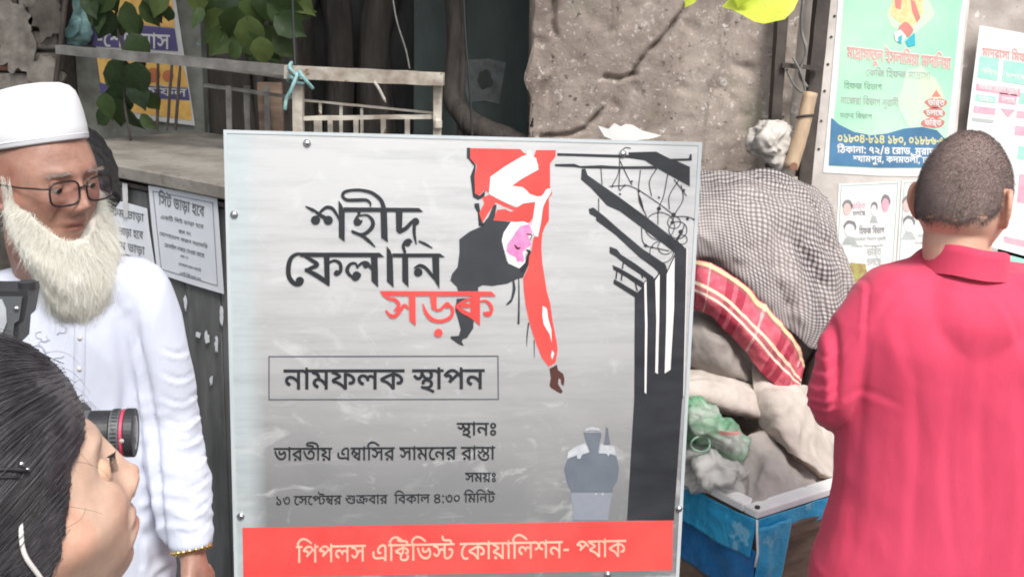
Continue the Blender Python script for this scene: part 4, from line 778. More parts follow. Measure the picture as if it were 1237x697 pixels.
295,104,318,115,340,129,360,144,379,162,396,182,411,204,422,226,431,248,436,272,438,296,436,315,430,330,420,339,406,345,388,348,368,349,363,349,334,350,310,352,289,356,271,362,253,
369,235,377,220,386,206,396,192,408,180,420,170,433,161,447,171,534,185,511,200,491,215,474,232,458,251,446,272,436,298,429,327,424,361,423,377,423,400,422,420,421,436,418,449,414,
461,409,472,403,486,393,497,380,506,364,512,347,516,328,517,306,514,266,504,227,488,189,467,154,443,122,415,95,389,75,362,57,334,43,304,32,272,26,238,24,215,25,194,29,175,35,159,
43,144,52,132,63,122,77,113,92,106,109,100,130,96,157,95,191,95,551,-10,551,-10,622]],
83: [[237,0,213,1,191,5,172,11,157,19,143,28,132,38,121,51,111,66,102,83,96,104,92,131,91,164,91,481,90,496,89,509,86,520,82,528,75,535,66,540,55,543,40,546,22,547,31,624,55,623,
76,620,94,616,110,611,124,604,136,595,146,584,154,571,160,556,164,540,166,521,167,501,167,355,187,362,207,367,226,370,243,373,257,374,269,375,277,375,285,374,294,374,303,372,311,
371,318,370,336,366,352,363,366,362,380,361,394,360,408,360,432,361,453,365,470,371,486,381,501,397,514,418,586,383,576,362,565,345,551,330,536,318,519,308,501,301,482,296,462,293,
442,292,436,292,429,292,422,293,414,294,406,295,398,297,418,312,427,298,435,283,440,266,445,249,447,231,448,213,445,171,435,133,420,99,398,70,373,45,344,26,311,11,275,3],[238,71,
259,72,278,77,296,84,311,93,325,104,336,116,347,131,355,146,361,162,365,179,368,195,369,212,367,235,363,254,354,269,344,281,332,290,318,296,304,301,289,303,274,304,253,303,233,301,
216,298,199,293,183,288,167,281,167,168,168,148,169,131,172,118,176,107,180,98,184,92,190,87,196,82,204,78,212,74,224,72]],
597: [[190,116,197,105,191,81,183,57,174,32,165,7,156,-19,146,-44,135,-69,124,-94,113,-119,46,-119,56,-79,65,-39,74,2,81,42,88,80,93,116]],
81: [[347,39,313,41,280,48,248,58,217,74,188,96,160,124,133,159,108,201,84,251,61,309,40,376,21,452,96,475,110,412,126,357,142,308,159,265,177,228,196,196,217,171,239,150,262,134,
288,124,314,117,342,115,382,119,417,132,445,154,466,184,479,223,483,271,482,299,477,323,470,345,463,363,455,379,449,391,489,392,477,364,464,339,450,318,435,299,418,284,400,272,382,
264,361,259,340,257,326,258,314,260,302,263,290,268,280,274,270,282,261,293,252,306,245,321,239,341,236,367,235,400,235,451,234,466,233,479,230,490,226,498,219,505,210,510,199,513,
184,516,166,517,175,593,201,592,223,589,243,584,260,578,274,570,286,560,294,549,301,537,306,523,309,507,311,490,312,471,312,379,313,364,316,351,320,341,327,334,336,329,348,328,359,
329,369,332,380,337,390,345,400,355,411,370,422,388,432,410,443,438,499,452,511,435,522,416,531,396,539,374,546,353,552,331,556,309,558,288,559,268,556,226,549,187,536,151,519,119,
496,91,467,69,433,52,393,42]],
521: [[548,0,509,2,473,10,439,22,408,38,380,58,356,81,334,108,316,137,302,168,324,247,374,255,416,267,450,283,476,303,497,327,512,354,521,383,527,414,529,448,528,464,527,480,524,
498,520,516,515,534,508,551,256,551,256,622,466,622,453,641,442,659,432,676,425,693,419,710,414,726,411,741,410,756,409,771,411,795,418,819,428,843,443,868,462,892,484,917,545,869,
528,852,514,835,502,818,494,801,490,783,488,764,489,750,491,736,494,722,500,707,507,692,516,676,528,659,541,641,557,622,867,622,867,551,693,551,681,551,670,551,660,552,651,552,641,
552,631,553,677,504,716,455,750,406,775,355,790,299,795,240,792,195,782,153,766,115,744,82,716,53,682,30,643,14,598,3],[546,74,582,77,614,85,641,98,664,116,682,137,696,161,706,188,
712,215,714,244,712,274,708,304,700,334,688,364,672,395,651,427,626,461,595,497,559,536,575,532,581,513,587,494,592,474,596,454,598,431,599,406,598,381,594,357,588,332,579,309,566,
286,550,264,530,243,504,224,474,207,439,192,398,179,352,168,366,229,375,196,387,167,403,142,422,121,444,104,468,90,494,81,520,76],[276,622,276,551,171,551,171,0,94,0,94,551,-10,
551,-10,622,82,622,71,635,60,648,50,662,39,676,29,690,20,704,43,738,67,770,93,800,121,828,152,852,186,872,224,888,266,897,313,900,357,897,401,889,444,876,488,857,531,836,574,811,
617,784,661,755,705,725,663,671,619,703,577,731,537,756,499,777,462,794,427,808,393,819,359,825,325,827,292,825,261,819,233,810,207,797,184,782,162,763,142,742,123,719,106,693,112,
683,119,672,128,660,138,648,148,635,160,622]],
82: [[382,301,432,286,405,274,378,265,350,258,322,252,294,249,268,248,208,253,159,267,120,292,92,324,76,364,70,411,72,440,78,468,89,494,103,518,120,541,140,561,163,579,187,594,214,
606,241,615,269,620,297,622,320,621,342,618,363,613,382,606,399,596,415,584,427,570,438,555,447,538,454,517,458,489,459,455,459,143,460,128,461,115,464,104,468,96,475,89,484,84,
496,81,510,78,528,77,520,0,487,3,459,8,436,15,418,25,404,38,394,54,387,74,383,96,382,122],[266,322,293,323,317,326,339,330,360,337,382,346,404,357,382,338,382,439,382,462,380,481,
378,496,375,509,369,520,361,530,354,537,345,542,336,546,324,549,312,550,297,551,280,550,262,546,245,540,228,532,213,522,198,510,185,496,174,480,164,464,157,445,152,426,151,406,154,
377,165,355,182,340,206,330,234,324]],
77: [[127,539,128,554,132,568,138,583,146,598,157,614,170,631,233,596,226,588,220,579,216,572,213,564,212,556,211,549,212,540,215,533,219,526,226,520,236,515,250,510,267,506,289,
501,316,495,378,480,426,461,460,436,482,408,496,374,500,335,494,293,475,255,444,222,403,195,351,177,289,168,282,168,276,169,269,170,262,171,256,173,249,175,289,184,318,173,348,160,
378,146,408,129,438,112,467,92,496,72,525,51,553,28,507,-26,469,5,432,32,398,56,364,78,331,96,298,112,264,127,229,140,192,152,153,163,111,174,65,185,80,256,103,250,127,244,151,240,
177,236,207,234,241,233,302,236,348,245,382,260,403,280,417,304,421,332,420,348,416,362,410,374,400,386,387,396,370,404,349,413,322,420,290,427,254,435,222,444,196,454,174,465,157,
477,144,490,134,505,129,521]],
600: [[315,792,397,792,135,-125,52,-125]],
32: [[722,622,722,551,356,551,356,372,357,354,360,340,365,330,372,322,381,318,393,316,406,317,419,321,432,328,447,338,461,350,477,366,493,385,511,407,529,433,589,442,609,410,625,
378,638,345,648,312,654,278,656,245,653,204,644,167,628,132,607,101,580,75,548,53,509,37,466,27,417,24,374,27,333,34,294,47,257,66,222,90,189,122,158,160,129,205,101,258,75,318,51,
387,29,465,105,485,130,398,156,324,184,262,215,210,248,169,284,138,323,117,366,104,413,100,462,104,503,118,536,140,561,169,575,204,580,243,579,272,574,297,568,320,558,340,548,358,
535,373,581,392,561,360,540,332,520,308,499,288,478,271,456,258,436,249,415,244,394,242,379,243,365,245,351,248,338,254,327,260,317,268,307,279,298,292,290,308,284,328,280,357,279,
393,279,551,-10,551,-10,622]],
161: [[364,629,394,627,422,621,448,611,472,597,496,580,520,558,543,534,566,505,589,473,530,427,505,462,480,492,455,519,428,540,397,552,363,556,339,554,318,546,300,534,287,518,279,
497,276,471,280,446,290,424,308,406,335,391,369,382,413,377,406,300,365,305,328,314,298,327,272,344,251,364,235,388,224,414,217,443,215,474,217,507,224,536,236,562,251,583,270,600,
291,612,314,622,339,627],[77,629,104,627,131,621,156,612,180,598,200,580,218,558,231,531,239,498,242,461,240,434,233,408,222,383,206,360,186,340,160,323,130,310,95,303,54,300,48,
377,80,379,106,384,128,392,145,401,159,413,169,426,176,440,180,454,181,468,178,493,169,515,155,532,135,546,108,553,76,556,64,556,52,555,40,554,28,551,14,549,-1,545,-9,620,7,623,22,
625,36,627,49,628,63,629]],
33: [[577,622,577,551,172,551,172,205,173,179,174,158,177,143,181,132,185,123,189,117,203,105,221,98,244,96,270,98,294,104,318,115,340,129,361,144,379,162,397,183,412,205,424,228,
432,251,437,275,439,299,437,319,432,335,423,348,410,357,392,362,370,364,362,364,353,363,344,362,335,361,326,359,317,357,306,428,319,431,332,434,346,436,359,438,374,439,389,439,413,
437,435,433,455,425,473,414,488,399,500,381,510,359,515,333,517,303,514,264,504,226,488,188,467,153,443,122,415,95,390,75,363,58,334,44,305,33,273,26,239,24,216,25,194,29,176,35,
159,43,144,52,132,63,122,77,113,92,106,109,100,130,96,157,95,191,95,551,-10,551,-10,622]],
457: [[176,510,212,507,244,499,274,485,300,464,323,433,343,392,308,394,389,491,450,505,452,464,346,333,285,330,278,363,267,391,250,413,231,429,209,439,184,442,167,440,152,435,141,
427,133,416,128,404,126,391,128,374,133,360,142,348,154,339,168,330,184,322,149,251,116,269,89,290,70,313,57,338,49,364,46,390,48,416,54,439,65,458,79,475,95,488,114,498,134,504,
155,509],[536,317,533,280,524,246,510,216,490,190,466,168,436,150,403,136,365,125,324,118,318,128,349,118,380,106,413,91,446,74,480,55,514,35,548,13,580,-10,612,-35,566,-88,524,
-57,484,-29,447,-4,411,18,376,38,342,56,307,71,271,85,234,98,194,110,152,121,106,132,120,202,147,195,172,189,196,186,219,183,244,182,270,181,315,183,352,189,383,200,408,213,427,
230,442,250,451,271,457,294,459,319,457,346,451,371,442,394,429,413,415,431,399,447,450,505,471,483,490,457,509,428,524,394,533,357],[612,622,612,551,-10,551,-10,622]],
67: [[171,0,94,0,94,551,-10,551,-10,622,276,622,276,551,171,551],[99,622,96,647,90,666,80,681,65,691,45,697,20,699,-149,699,-189,700,-223,703,-250,708,-272,715,-292,724,-310,736,
-327,751,-340,768,-350,788,-358,809,-362,833,-364,859,-364,868,-363,876,-362,885,-361,894,-360,903,-359,912,-285,907,-286,899,-287,892,-288,886,-289,880,-289,874,-289,869,-288,855,
-287,842,-284,830,-281,819,-276,810,-270,802,-259,792,-246,784,-230,778,-210,774,-185,772,-154,771,-2,771,31,770,59,767,82,763,102,756,119,747,135,734,145,722,154,708,161,690,166,
671,169,648,171,622]],
153: [[195,490,224,489,251,484,277,476,302,466,326,453,350,436,375,417,401,394,428,369,375,316,348,344,321,368,292,389,263,405,235,415,207,418,186,416,167,410,151,401,138,388,131,
371,128,350,130,333,136,318,146,304,161,292,179,280,202,269,165,198,130,215,101,236,78,262,60,290,50,320,46,353,48,381,56,407,68,428,83,447,102,462,124,474,147,483,171,488],[-10,
551,-10,622,379,622,379,551]],
}
TX = {
'name': (6435,[(39,0),(54,604),(44,870),(41,1492),(47,2330),(20,3061),(437,4128),(54,4849),(40,5115),(39,5831)]),
'place': (2029,[(437,0),(54,721),(39,987),(7,1591)]),
'addr': (12115,[(43,0),(54,721),(46,987),(35,1583),(56,2290),(70,2556),(16,3442),(269,4200),(54,4813),(55,5079),(50,5345),(46,6027),(50,6883),(54,7565),(44,7831),(61,8453),(39,
8799),(46,9403),(46,10259),(54,10855),(435,11121),(54,11849)]),
'time': (2368,[(50,0),(44,682),(70,1304),(7,1930)]),
'date': (16606,[(76,0),(78,592),(61,1444),(50,1790),(61,2472),(375,2818),(269,3823),(46,4436),(456,5292),(203,6117),(42,7047),(54,7643),(46,7909),(55,9025),(42,9291),(20,9887),(54,
10694),(47,10960),(79,11951),(611,12543),(78,12837),(75,13429),(55,14281),(44,14547),(55,15169),(39,15435),(30,16039)]),
'org': (14789,[(55,0),(40,266),(40,982),(47,1698),(50,2429),(16,3371),(55,4129),(285,4395),(55,5117),(43,5383),(434,6104),(61,7347),(20,7693),(54,8500),(70,8766),(54,9392),(55,
9658),(47,9924),(48,10655),(39,11332),(598,11936),(154,12536),(45,13090),(54,13716),(20,13982)]),
'seat': (5472,[(55,0),(50,266),(30,948),(43,1775),(54,2496),(68,2762),(54,3474),(51,4000),(61,4530),(42,4876)]),
's1': (8130,[(16,0),(20,758),(520,1565),(55,2658),(50,2924),(30,3606),(43,4433),(54,5154),(68,5420),(54,6132),(51,6658),(61,7188),(42,7534)]),
's2': (2727,[(454,0),(44,803),(39,1685),(6,2289)]),
's3': (9876,[(61,0),(45,346),(54,972),(22,1238),(54,1894),(61,2160),(45,2506),(54,3132),(22,3398),(20,4314),(454,5121),(39,5924),(50,6788),(46,7470),(54,8066),(50,8332),(55,9014),
(46,9280)]),
's4': (11252,[(61,0),(44,346),(54,968),(42,1234),(54,1830),(10,2096),(47,2626),(39,3617),(54,4221),(269,4487),(54,5100),(46,5366),(61,6222),(37,6568),(18,7171),(70,7909),(54,8535),
(9,9061),(61,10219),(26,10565)]),
'rent': (3650,[(454,0),(44,803),(43,1685),(54,2406),(68,2672),(54,3384)]),
'gt': (12288,[(44,0),(54,622),(221,888),(54,1608),(50,1874),(54,2556),(35,2822),(57,3529),(47,3529),(10,4520),(50,5050),(47,5732),(54,6463),(55,6729),(44,6995),(70,7617),(54,8243),
(44,8769),(54,9391),(37,9657),(54,10260),(55,10526),(39,10792),(70,11396),(54,12022)]),
'g1': (8229,[(61,0),(20,346),(55,1153),(27,1419),(55,2596),(51,2862),(41,3392),(27,4230),(44,5407),(54,6029),(221,6295),(54,7015),(50,7281),(54,7963)]),
'g2': (5316,[(55,0),(51,266),(41,796),(27,1634),(55,2811),(42,3077),(43,3673),(54,4394),(22,4660)]),
'g3': (8356,[(39,0),(54,604),(61,870),(27,1216),(46,2133),(54,2729),(55,3255),(42,3521),(43,4117),(54,4838),(22,5104),(39,6020),(58,6624),(46,6624),(54,7220),(39,7486),(56,8090)]),
'g4': (4913,[(44,0),(287,622),(42,1552),(55,2408),(42,2674),(43,3270),(54,3991),(22,4257)]),
'g5': (2290,[(43,0),(55,721),(46,987),(65,1583),(35,1583)]),
'g6': (2331,[(25,0),(47,567),(61,1298),(26,1644)]),
'gp': (12119,[(75,0),(76,592),(83,1184),(75,1776),(79,2368),(598,2960),(83,3300),(76,3892),(79,4484),(76,5336),(83,5928),(75,6520),(597,7112),(75,7635),(76,8227),(83,8819),(83,
9411),(81,10003),(598,10595),(81,10935),(75,11527)]),
'ga': (11681,[(521,0),(20,857),(54,1664),(39,1930),(54,2534),(611,2800),(82,3354),(77,3946),(600,4538),(79,4987),(61,5839),(46,6185),(54,6781),(32,7047),(597,7759),(44,8282),(57,
8904),(46,8904),(54,9500),(37,9766),(40,10369),(57,11085),(46,11085)]),
'gb': (10042,[(161,0),(45,528),(54,1154),(44,1420),(40,2042),(57,2758),(46,2758),(597,3354),(20,3877),(37,4684),(44,5287),(35,5909),(47,6616),(56,7347),(597,7613),(33,8136),(54,
8703),(20,8969),(54,9776)]),
'pt': (7593,[(44,0),(54,622),(37,888),(46,1491),(54,2087),(50,2353),(54,3035),(55,3561),(44,3827),(41,4449),(35,5287),(54,5994),(457,6260),(47,6862)]),
'pu': (3832,[(598,0),(61,340),(48,686),(67,1363),(153,1889),(45,2258),(54,2884),(50,3150)]),
'pk': (3253,[(44,0),(54,622),(51,888),(55,1418),(41,1684),(47,2522)]),
}

def text(key, x0, x1, yb0, yb1, h, bold=0, asc=620):
    "letter outlines of a line laid from x0 to x1 along a baseline yb0..yb1, letters h pixels tall"
    Wd, L = TX[key]; out = []
    for g, ox in L:
        for c in GL[g]:
            P = np.array(c, float).reshape(-1, 2)
            if bold:
                T = np.roll(P, -1, 0)-np.roll(P, 1, 0); T /= np.linalg.norm(T, axis=1)[:, None]+1e-9
                P = P+np.column_stack([-T[:, 1], T[:, 0]])*bold
            t = (P[:, 0]+ox)/Wd
            out.append(np.column_stack([x0+(x1-x0)*t, yb0+(yb1-yb0)*t-P[:, 1]*h/asc]))
    return out
def rect(x0, y0, x1, y1): return [(x0, y0), (x1, y0), (x1, y1), (x0, y1)]
def frame_rect(q, w):
    "outline box with line width w as four bars"
    out = []
    for a, b in zip(q, q[1:]+q[:1]):
        out += [ccw(_bar(a, b, w))]
    return out
def _bar(a, b, w):
    a = np.array(a, float); b = np.array(b, float); t = (b-a)/np.linalg.norm(b-a); n = np.array((-t[1], t[0]))*w/2; a = a-t*w/2; b = b+t*w/2
    return [a+n, b+n, b-n, a-n]

# ================================================================== SETTING
g = Geo(); g.add([(-60, -60, 0), (60, -60, 0), (60, 60, 0), (-60, 60, 0)], [(0, 1, 2, 3)])
o = g.build('ground', MAT['asphalt']); o['kind'] = 'structure'
g = Geo(); g.box((0, 3.05, .07), (14, 2.0, .14), bev=.01)
o = g.build('pavement', MAT['pavement']); o['kind'] = 'structure'

def rough_wall(name, x0, x1, z0, z1, Y, m, label, cat, amp=.02, step=.008, thick=.25, cracks=(), edge=None, ztop=2.9):
    "upright wall whose street face is really uneven"
    nx = int((x1-x0)/step)+1; nz = int((z1-z0)/step)+1
    xs = np.linspace(x0, x1, nx); zs = np.linspace(z0, z1, nz); V = []
    cr_ = [np.array(c) for c in cracks]
    for z in zs:
        for x in xs:
            p = Vector((x, Y, z)); d = amp*(noise.fractal(p*3.1, 1, 2, 5))+amp*.35*noise.noise(p*22)
            q = noise.noise(p*16+Vector((7, 0, 0)));
            if q > .32: d -= amp*.9*(q-.32)*2
            xx = x
            if edge and x == x0: xx = x+edge*noise.noise(Vector((0, 0, z*9)))
            for c in cr_:
                a = c[:-1]; b = c[1:]; ab = b-a; t = np.clip(((np.array((x, z))-a)*ab).sum(1)/(ab*ab).sum(1), 0, 1)
                dist = np.hypot(*(a+ab*t[:, None]-(x, z)).T).min()+.004*noise.noise(p*40)
                if dist < .010: d -= .032*(1-dist/.010)
            V.append((xx, Y-d, z))
    F = [f[::-1] for f in grid_faces(nz, nx)]; F = [f[::-1] for f in F]
    n = len(V); k = [0, nx-1, n-1, n-nx]
    V += [(V[i][0], Y+thick, V[i][2]) for i in k]
    o = None
    rim0 = list(range(0, nx)); rimt = list(range(n-nx, n)); l = [i*nx for i in range(nz)]; r = [i*nx+nx-1 for i in range(nz)]
    F += [tuple(rim0[::-1])+(n, n+1), tuple(rimt)+(n+2, n+3), tuple(l)+(n+3, n), tuple(r[::-1])+(n+1, n+2), (n, n+3, n+2, n+1)]
    o = obj(name, V, F, m, None, True); tag(o, label, cat)
    return o

A_ = lambda x, y, Y: at(x, y, Y)
def xz(pts, Y): return [(at(x, y, Y)[0], at(x, y, Y)[2]) for x, y in pts]
# centre wall: thick old plaster, cracks run down from the upper right
cx0 = at(642, 80, 3.45)[0]; cx1 = at(962, 60, 3.45)[0]
rough_wall('plaster_wall', cx0, cx1, .9, 2.15, 3.45, MAT['pockwall'], 'old brown pock marked plaster wall with a long slanting crack, behind the top of the silver sign', 'wall', amp=.013, step=.0075, thick=.5, edge=.03,
    cracks=[xz([(838, -5), (805, 40), (775, 72), (762, 92)], 3.45), xz([(768, 90), (748, 96), (732, 93)], 3.45), xz([(728, 132), (708, 155), (690, 163), (655, 166)], 3.45), xz([(668, -10), (668, 30), (672, 44)], 3.45)])
# wall below and above it (mostly out of sight)
wallroot = bpy.data.objects['plaster_wall']
for z0, z1, nm in ((0, .898, 'wall_foot'), (2.152, 2.95, 'wall_top')):
    g = Geo(); g.box(((cx0+cx1)/2, 3.72, (z0+z1)/2), (cx1-cx0-.01, .46, z1-z0)); g.build(nm, MAT['pockwall'], wallroot)
# right wall, pale
rough_wall('pale_wall', cx1+.002, 2.9, .6, 2.9, 3.52, MAT['palewall'], 'pale whitish plaster wall carrying the posters behind the man in crimson', 'wall', amp=.012, step=.014, thick=.4)
# back of the dark niche
g = Geo(); g.box((-.55, 4.12, 1.45), (2.6, .16, 2.9)); o = g.build('niche_wall', MAT['darkwall']); tag(o, 'back wall of the recess above the shelf frame, shade painted into its dark colour', 'wall')

# left: masonry seen above the white cap
lb = empty('brick_wall', 'weathered grey brick wall with smeared plaster above the white cap at upper left', 'wall', (-1.75, 3.75, 0))
xl = -2.35; xr = at(72, 50, 3.6)[0]
g = Geo(); g.box(((xl+xr)/2, 3.78, 1.45), (xr-xl, .30, 2.9)); g.build('mortar_bed', MAT['mortar'], lb)
z = 1.20; row = 0
meshes = {}
while z < 2.10:
    hgt = .058+.012*random.random(); x = xl+(.06 if row % 2 else 0)
    while x < xr-.03:
        w = .105+.09*random.random(); w = min(w, xr-x)
        if w > .03 and random.random() > .06:
            g = Geo(); d = .012+.022*random.random()
            g.box((x+w/2, 3.63-d/2+.006, z+hgt/2), (w-.010, d+.012, hgt-.009), bev=.006)
            g.V = [tuple(np.array(v)+np.array((.4, 1, .6))*.005*noise.noise(Vector(v)*31)) for v in g.V]
            m = random.choices(['brick_grey', 'brick_dark', 'brick_red'], [.66, .28, .06])[0]
            pxl = at(22, 80, 3.62)
            if abs(x+w/2-pxl[0]) < .06 and abs(z+hgt/2-pxl[2]) < .04: m = 'brick_red'
            g.build('brick', MAT[m], lb)
        x += w
    z += hgt; row += 1
# plaster patch left on the bricks
def blob2(cx, cy, rx, ry, n=26, j=.18, s=0): return [(cx+rx*math.cos(2*math.pi*k/n)*(1+j*noise.noise(Vector((math.cos(2*math.pi*k/n)*1.7, math.sin(2*math.pi*k/n)*1.7, s)))*2), cy+ry*math.sin(2*math.pi*k/n)*(1+j*noise.noise(Vector((math.cos(2*math.pi*k/n)*1.7+5, math.sin(2*math.pi*k/n)*1.7, s)))*2)) for k in range(n)]
pw = Plane((0, 3.60, 0), (1, 0, 0), (0, 0, 1))
def slab2(name, C, pl, lift, th, m, parent, label=None):
    v, fc = fill(C); n = len(v); V = [pl.px(x, y, lift+th) for x, y in v]+[pl.px(x, y, lift) for x, y in v]
    ed = {}
    for f in fc:
        for a, b in zip(f, f[1:]+f[:1]): ed[(a, b)] = 1
    F = list(fc)+[(a, a+n, b+n, b) for (a, b) in ed if (b, a) not in ed]
    return obj(name, V, F, m, parent, label=label)
def ragged(cx, cy, rx, ry, s, n=40): return [(cx+rx*c_*k, cy+ry*s_*k) for c_, s_, k in [(math.cos(t), math.sin(t), 1+.5*noise.noise(Vector((math.cos(t)*2.3+s, math.sin(t)*2.3, s)))+.25*noise.noise(Vector((math.cos(t)*7+s, math.sin(t)*7, s)))) for t in [6.2832*i/n for i in range(n)]]]
for args, m_ in (((22, 50, 22, 40, 1), 'brick_grey'), ((58, 92, 20, 24, 3), 'brick_grey'), ((58, 20, 20, 26, 5), 'brick_dark'), ((6, 14, 18, 22, 8), 'brick_grey')):
    slab2('plaster_patch', [ragged(*args)], pw, .004, .008+.0023*(args[4] % 4), MAT[m_], lb)

# wall panel with the festival poster
xa = xr+.004; xb = at(243, 80, 3.7)[0]
g = Geo(); g.box(((xa+xb)/2, 3.86, 1.45), (xb-xa, .30, 2.9)); o = g.build('side_wall', MAT['greywall']); tag(o, 'peeling grey green wall behind the purple and yellow poster', 'wall')

# pipe between them
g = Geo(); g.tube([at(83, -40, 3.55), at(75, 40, 3.55), at(66, 112, 3.55), at(50, 260, 3.55)], .009, 8)
o = g.build('pipe', MAT['darkmetal'], smooth=True); tag(o, 'thin dark pipe running down beside the weathered bricks', 'pipe')
# pale cyan torn plastic
P1 = Plane((0, 3.70, 0), (1, 0, 0), (0, 0, 1))
o = patch('plastic_scrap', [[(88, -30, 3.64), (100, -30, 3.68), (112, -30, 3.66)], [(86, 15, 3.63), (97, 15, 3.66), (108, 15, 3.67)], [(78, 40, 3.65), (95, 38, 3.62), (110, 40, 3.67)], [(76, 52, 3.66), (90, 55, 3.66), (104, 54, 3.68)]], MAT['teal_plastic'], crump=.014, csc=26, thick=.002)
tag(o, 'torn pale cyan plastic strip hanging beside the purple poster', 'plastic')

# purple and yellow poster
MAT['pr_yellow'] = mat('print amber', (.72, .46, .12), .6, c2=(.62, .34, .09), vs=40, bst=0)
MAT['pr_purple'] = mat('print violet', (.085, .07, .20), .6, bst=0)
MAT['pr_white'] = mat('print white', (.62, .62, .62), .6, bst=0)
MAT['pr_orange'] = mat('print orange red', (.52, .16, .06), .6, bst=0)
po = empty('wall_poster', 'purple and amber poster partly behind leaves on the left wall', 'poster', tuple(at(170, 80, 3.70)))
flat('sheet', [[(103, -30), (208, -30), (236, 152), (160, 143), (128, 130)]], P1, .004, MAT['pr_white'], po)
flat('amber_print', [[(108, -28), (206, -28), (212, 34), (110, 24)]], P1, .006, MAT['pr_yellow'], po)
flat('violet_print', [[(110, 25), (212, 35), (216, 62), (113, 56)]], P1, .0075, MAT['pr_purple'], po)
flat('lettering', text('pu', 118, 206, 56, 60, 17, bold=12), P1, .0095, MAT['pr_white'], po)
flat('amber_print', [[(118, 70), (222, 78), (228, 106), (122, 100)], [(130, 117), (230, 122), (233, 146), (133, 132)]], P1, .006, MAT['pr_yellow'], po)
for k, c in enumerate((circ(186, 91, 9), circ(204, 92, 7), circ(174, 87, 6), circ(192, 15, 9), circ(203, 12, 6))): flat('orange_print', [c], P1, .0085+.0002*k, MAT['pr_orange'], po)
flat('violet_print', [[(120, 101), (228, 107), (230, 121), (124, 115)]], P1, .0075, MAT['pr_purple'], po)
flat('lettering', text('pk', 160, 226, 114, 117, 9, bold=10), P1, .0095, MAT['pr_white'], po)

# dark trunk with aerial roots in the niche
tr = empty('banyan_tree', 'dark old tree trunk with hanging roots in the shade behind the shelf frame', 'tree', (-.75, 3.95, 0))
def bark(pts, rad, Y=None, seed=0):
    P = cr([at(*p) for p in pts], 14); rr = cr([[r_, r_] for r_ in rad], 14)[:, 0]
    V, F = tube(P, list(rr), 28)
    V = [np.array(v)+(np.array(v)-P[min(i//28, len(P)-1)])*(.25*noise.noise(Vector((v[0]*14, v[1]*14, v[2]*2+seed)))+.12*noise.noise(Vector((v[0]*40, v[1]*40, v[2]*5)))) for i, v in enumerate(V)]
    return V, F
V, F = bark([(262, -160, 3.95), (258, -20, 3.92), (262, 80, 3.9), (270, 190, 3.9), (280, 420, 3.9)], [.15, .125, .13, .15, .2])
obj('trunk', V, F, MAT['bark'], tr, True)
for pts, rad in (([(352, -160, 4.0), (350, -20, 3.98), (345, 60, 3.96), (350, 200, 3.9)], [.10, .085, .08, .11]),
                 ([(402, -160, 4.02), (405, -20, 4.0), (412, 60, 3.98), (405, 200, 3.95)], [.06, .05, .045, .06]),
                 ([(455, -160, 4.02), (460, -20, 4.0), (452, 60, 3.98), (460, 200, 3.98)], [.07, .06, .06, .07]),
                 ([(318, -160, 3.92), (322, 0, 3.9), (312, 70, 3.86), (318, 200, 3.84)], [.02, .018, .02, .022]),
                 ([(552, -160, 3.75), (548, -10, 3.72), (552, 60, 3.70), (549, 120, 3.66), (570, 150, 3.6), (612, 168, 3.56), (640, 180, 3.52)], [.035, .028, .03, .034, .035, .04, .04]),
                 ([(556, -160, 3.72), (560, 20, 3.70), (558, 90, 3.66), (556, 190, 3.6)], [.012, .011, .012, .014])):
    V, F = bark(pts, rad); obj('root', V, F, MAT['bark'], tr, True)
def leaf_mesh(L, Wd, tip=.22, fold=.18, curl=.25, nl=9):
    V = []; F = []
    for i in range(nl):
        t = i/(nl-1); w = Wd*.5*(math.sin(math.pi*min(1, t/(1-tip))**.8) if t < (1-tip) else 0)
        w = Wd*.5*max(.02, (math.sin(math.pi*t**.75))**.9 * (1 if t < .7 else max(.05, 1-(t-.7)/.3*.55)))
        for j, s in enumerate((-1, -.5, 0, .5, 1)):
            V.append((s*w*(1+.05*math.sin(t*23+s*5)), t*L, abs(s)*w*fold-curl*L*t*t+.016*L*math.sin(t*14+s*3)+(-.012*L if s == 0 else 0)))
    for i in range(nl-1):
        for j in range(4): F.append((i*5+j, i*5+j+1, (i+1)*5+j+1, (i+1)*5+j))
    return V, F
LEAF = {}
def leaf(parent, x, y, Y, L, ang, m, tiltx=None, name='leaf'):
    key = (m, random.randint(0, 3))
    if key not in LEAF:
        V, F = leaf_mesh(1, .62+.16*random.random(), fold=.12+.2*random.random(), curl=.1+.25*random.random(), nl=9)
        me = bpy.data.meshes.new('leaf'); me.from_pydata(V, [], F); me.materials.append(MAT[m]); me.polygons.foreach_set('use_smooth', [True]*len(F)); me.update(); LEAF[key] = me
    o = bpy.data.objects.new(name, LEAF[key]); COL.objects.link(o)
    # blade faces the street, tip direction ang (0 = up in the picture, clockwise)
    tx = tiltx if tiltx is not None else random.uniform(-.7, .5); ty = random.uniform(-.5, .5)
    Mx = Matrix.Translation(Vector(at(x, y, Y))) @ Matrix.Rotation(R(ang), 4, 'Y') @ Matrix.Rotation(R(90)+tx*.6, 4, 'X') @ Matrix.Rotation(ty, 4, 'Y') @ Matrix.Scale(L, 4)
    o.parent = parent; o.matrix_parent_inverse = Matrix.Translation(parent.location).inverted(); o.matrix_basis = Mx
    return o
lp = empty('leafy_plant', 'dark green plant with broad leaves hanging before the purple poster', 'plant', tuple(at(150, 40, 3.35)))
g = Geo(); g.tube(cr([at(150, -60, 3.42), at(140, 20, 3.40), at(152, 75, 3.36), at(150, 120, 3.34), at(158, 170, 3.3)], 5), [.004]*21, 6)
g.tube(cr([at(150, -20, 3.42), at(182, -6, 3.38), at(212, -4, 3.36)], 5), .003, 6); g.build('stem', MAT['bark'], lp, True)
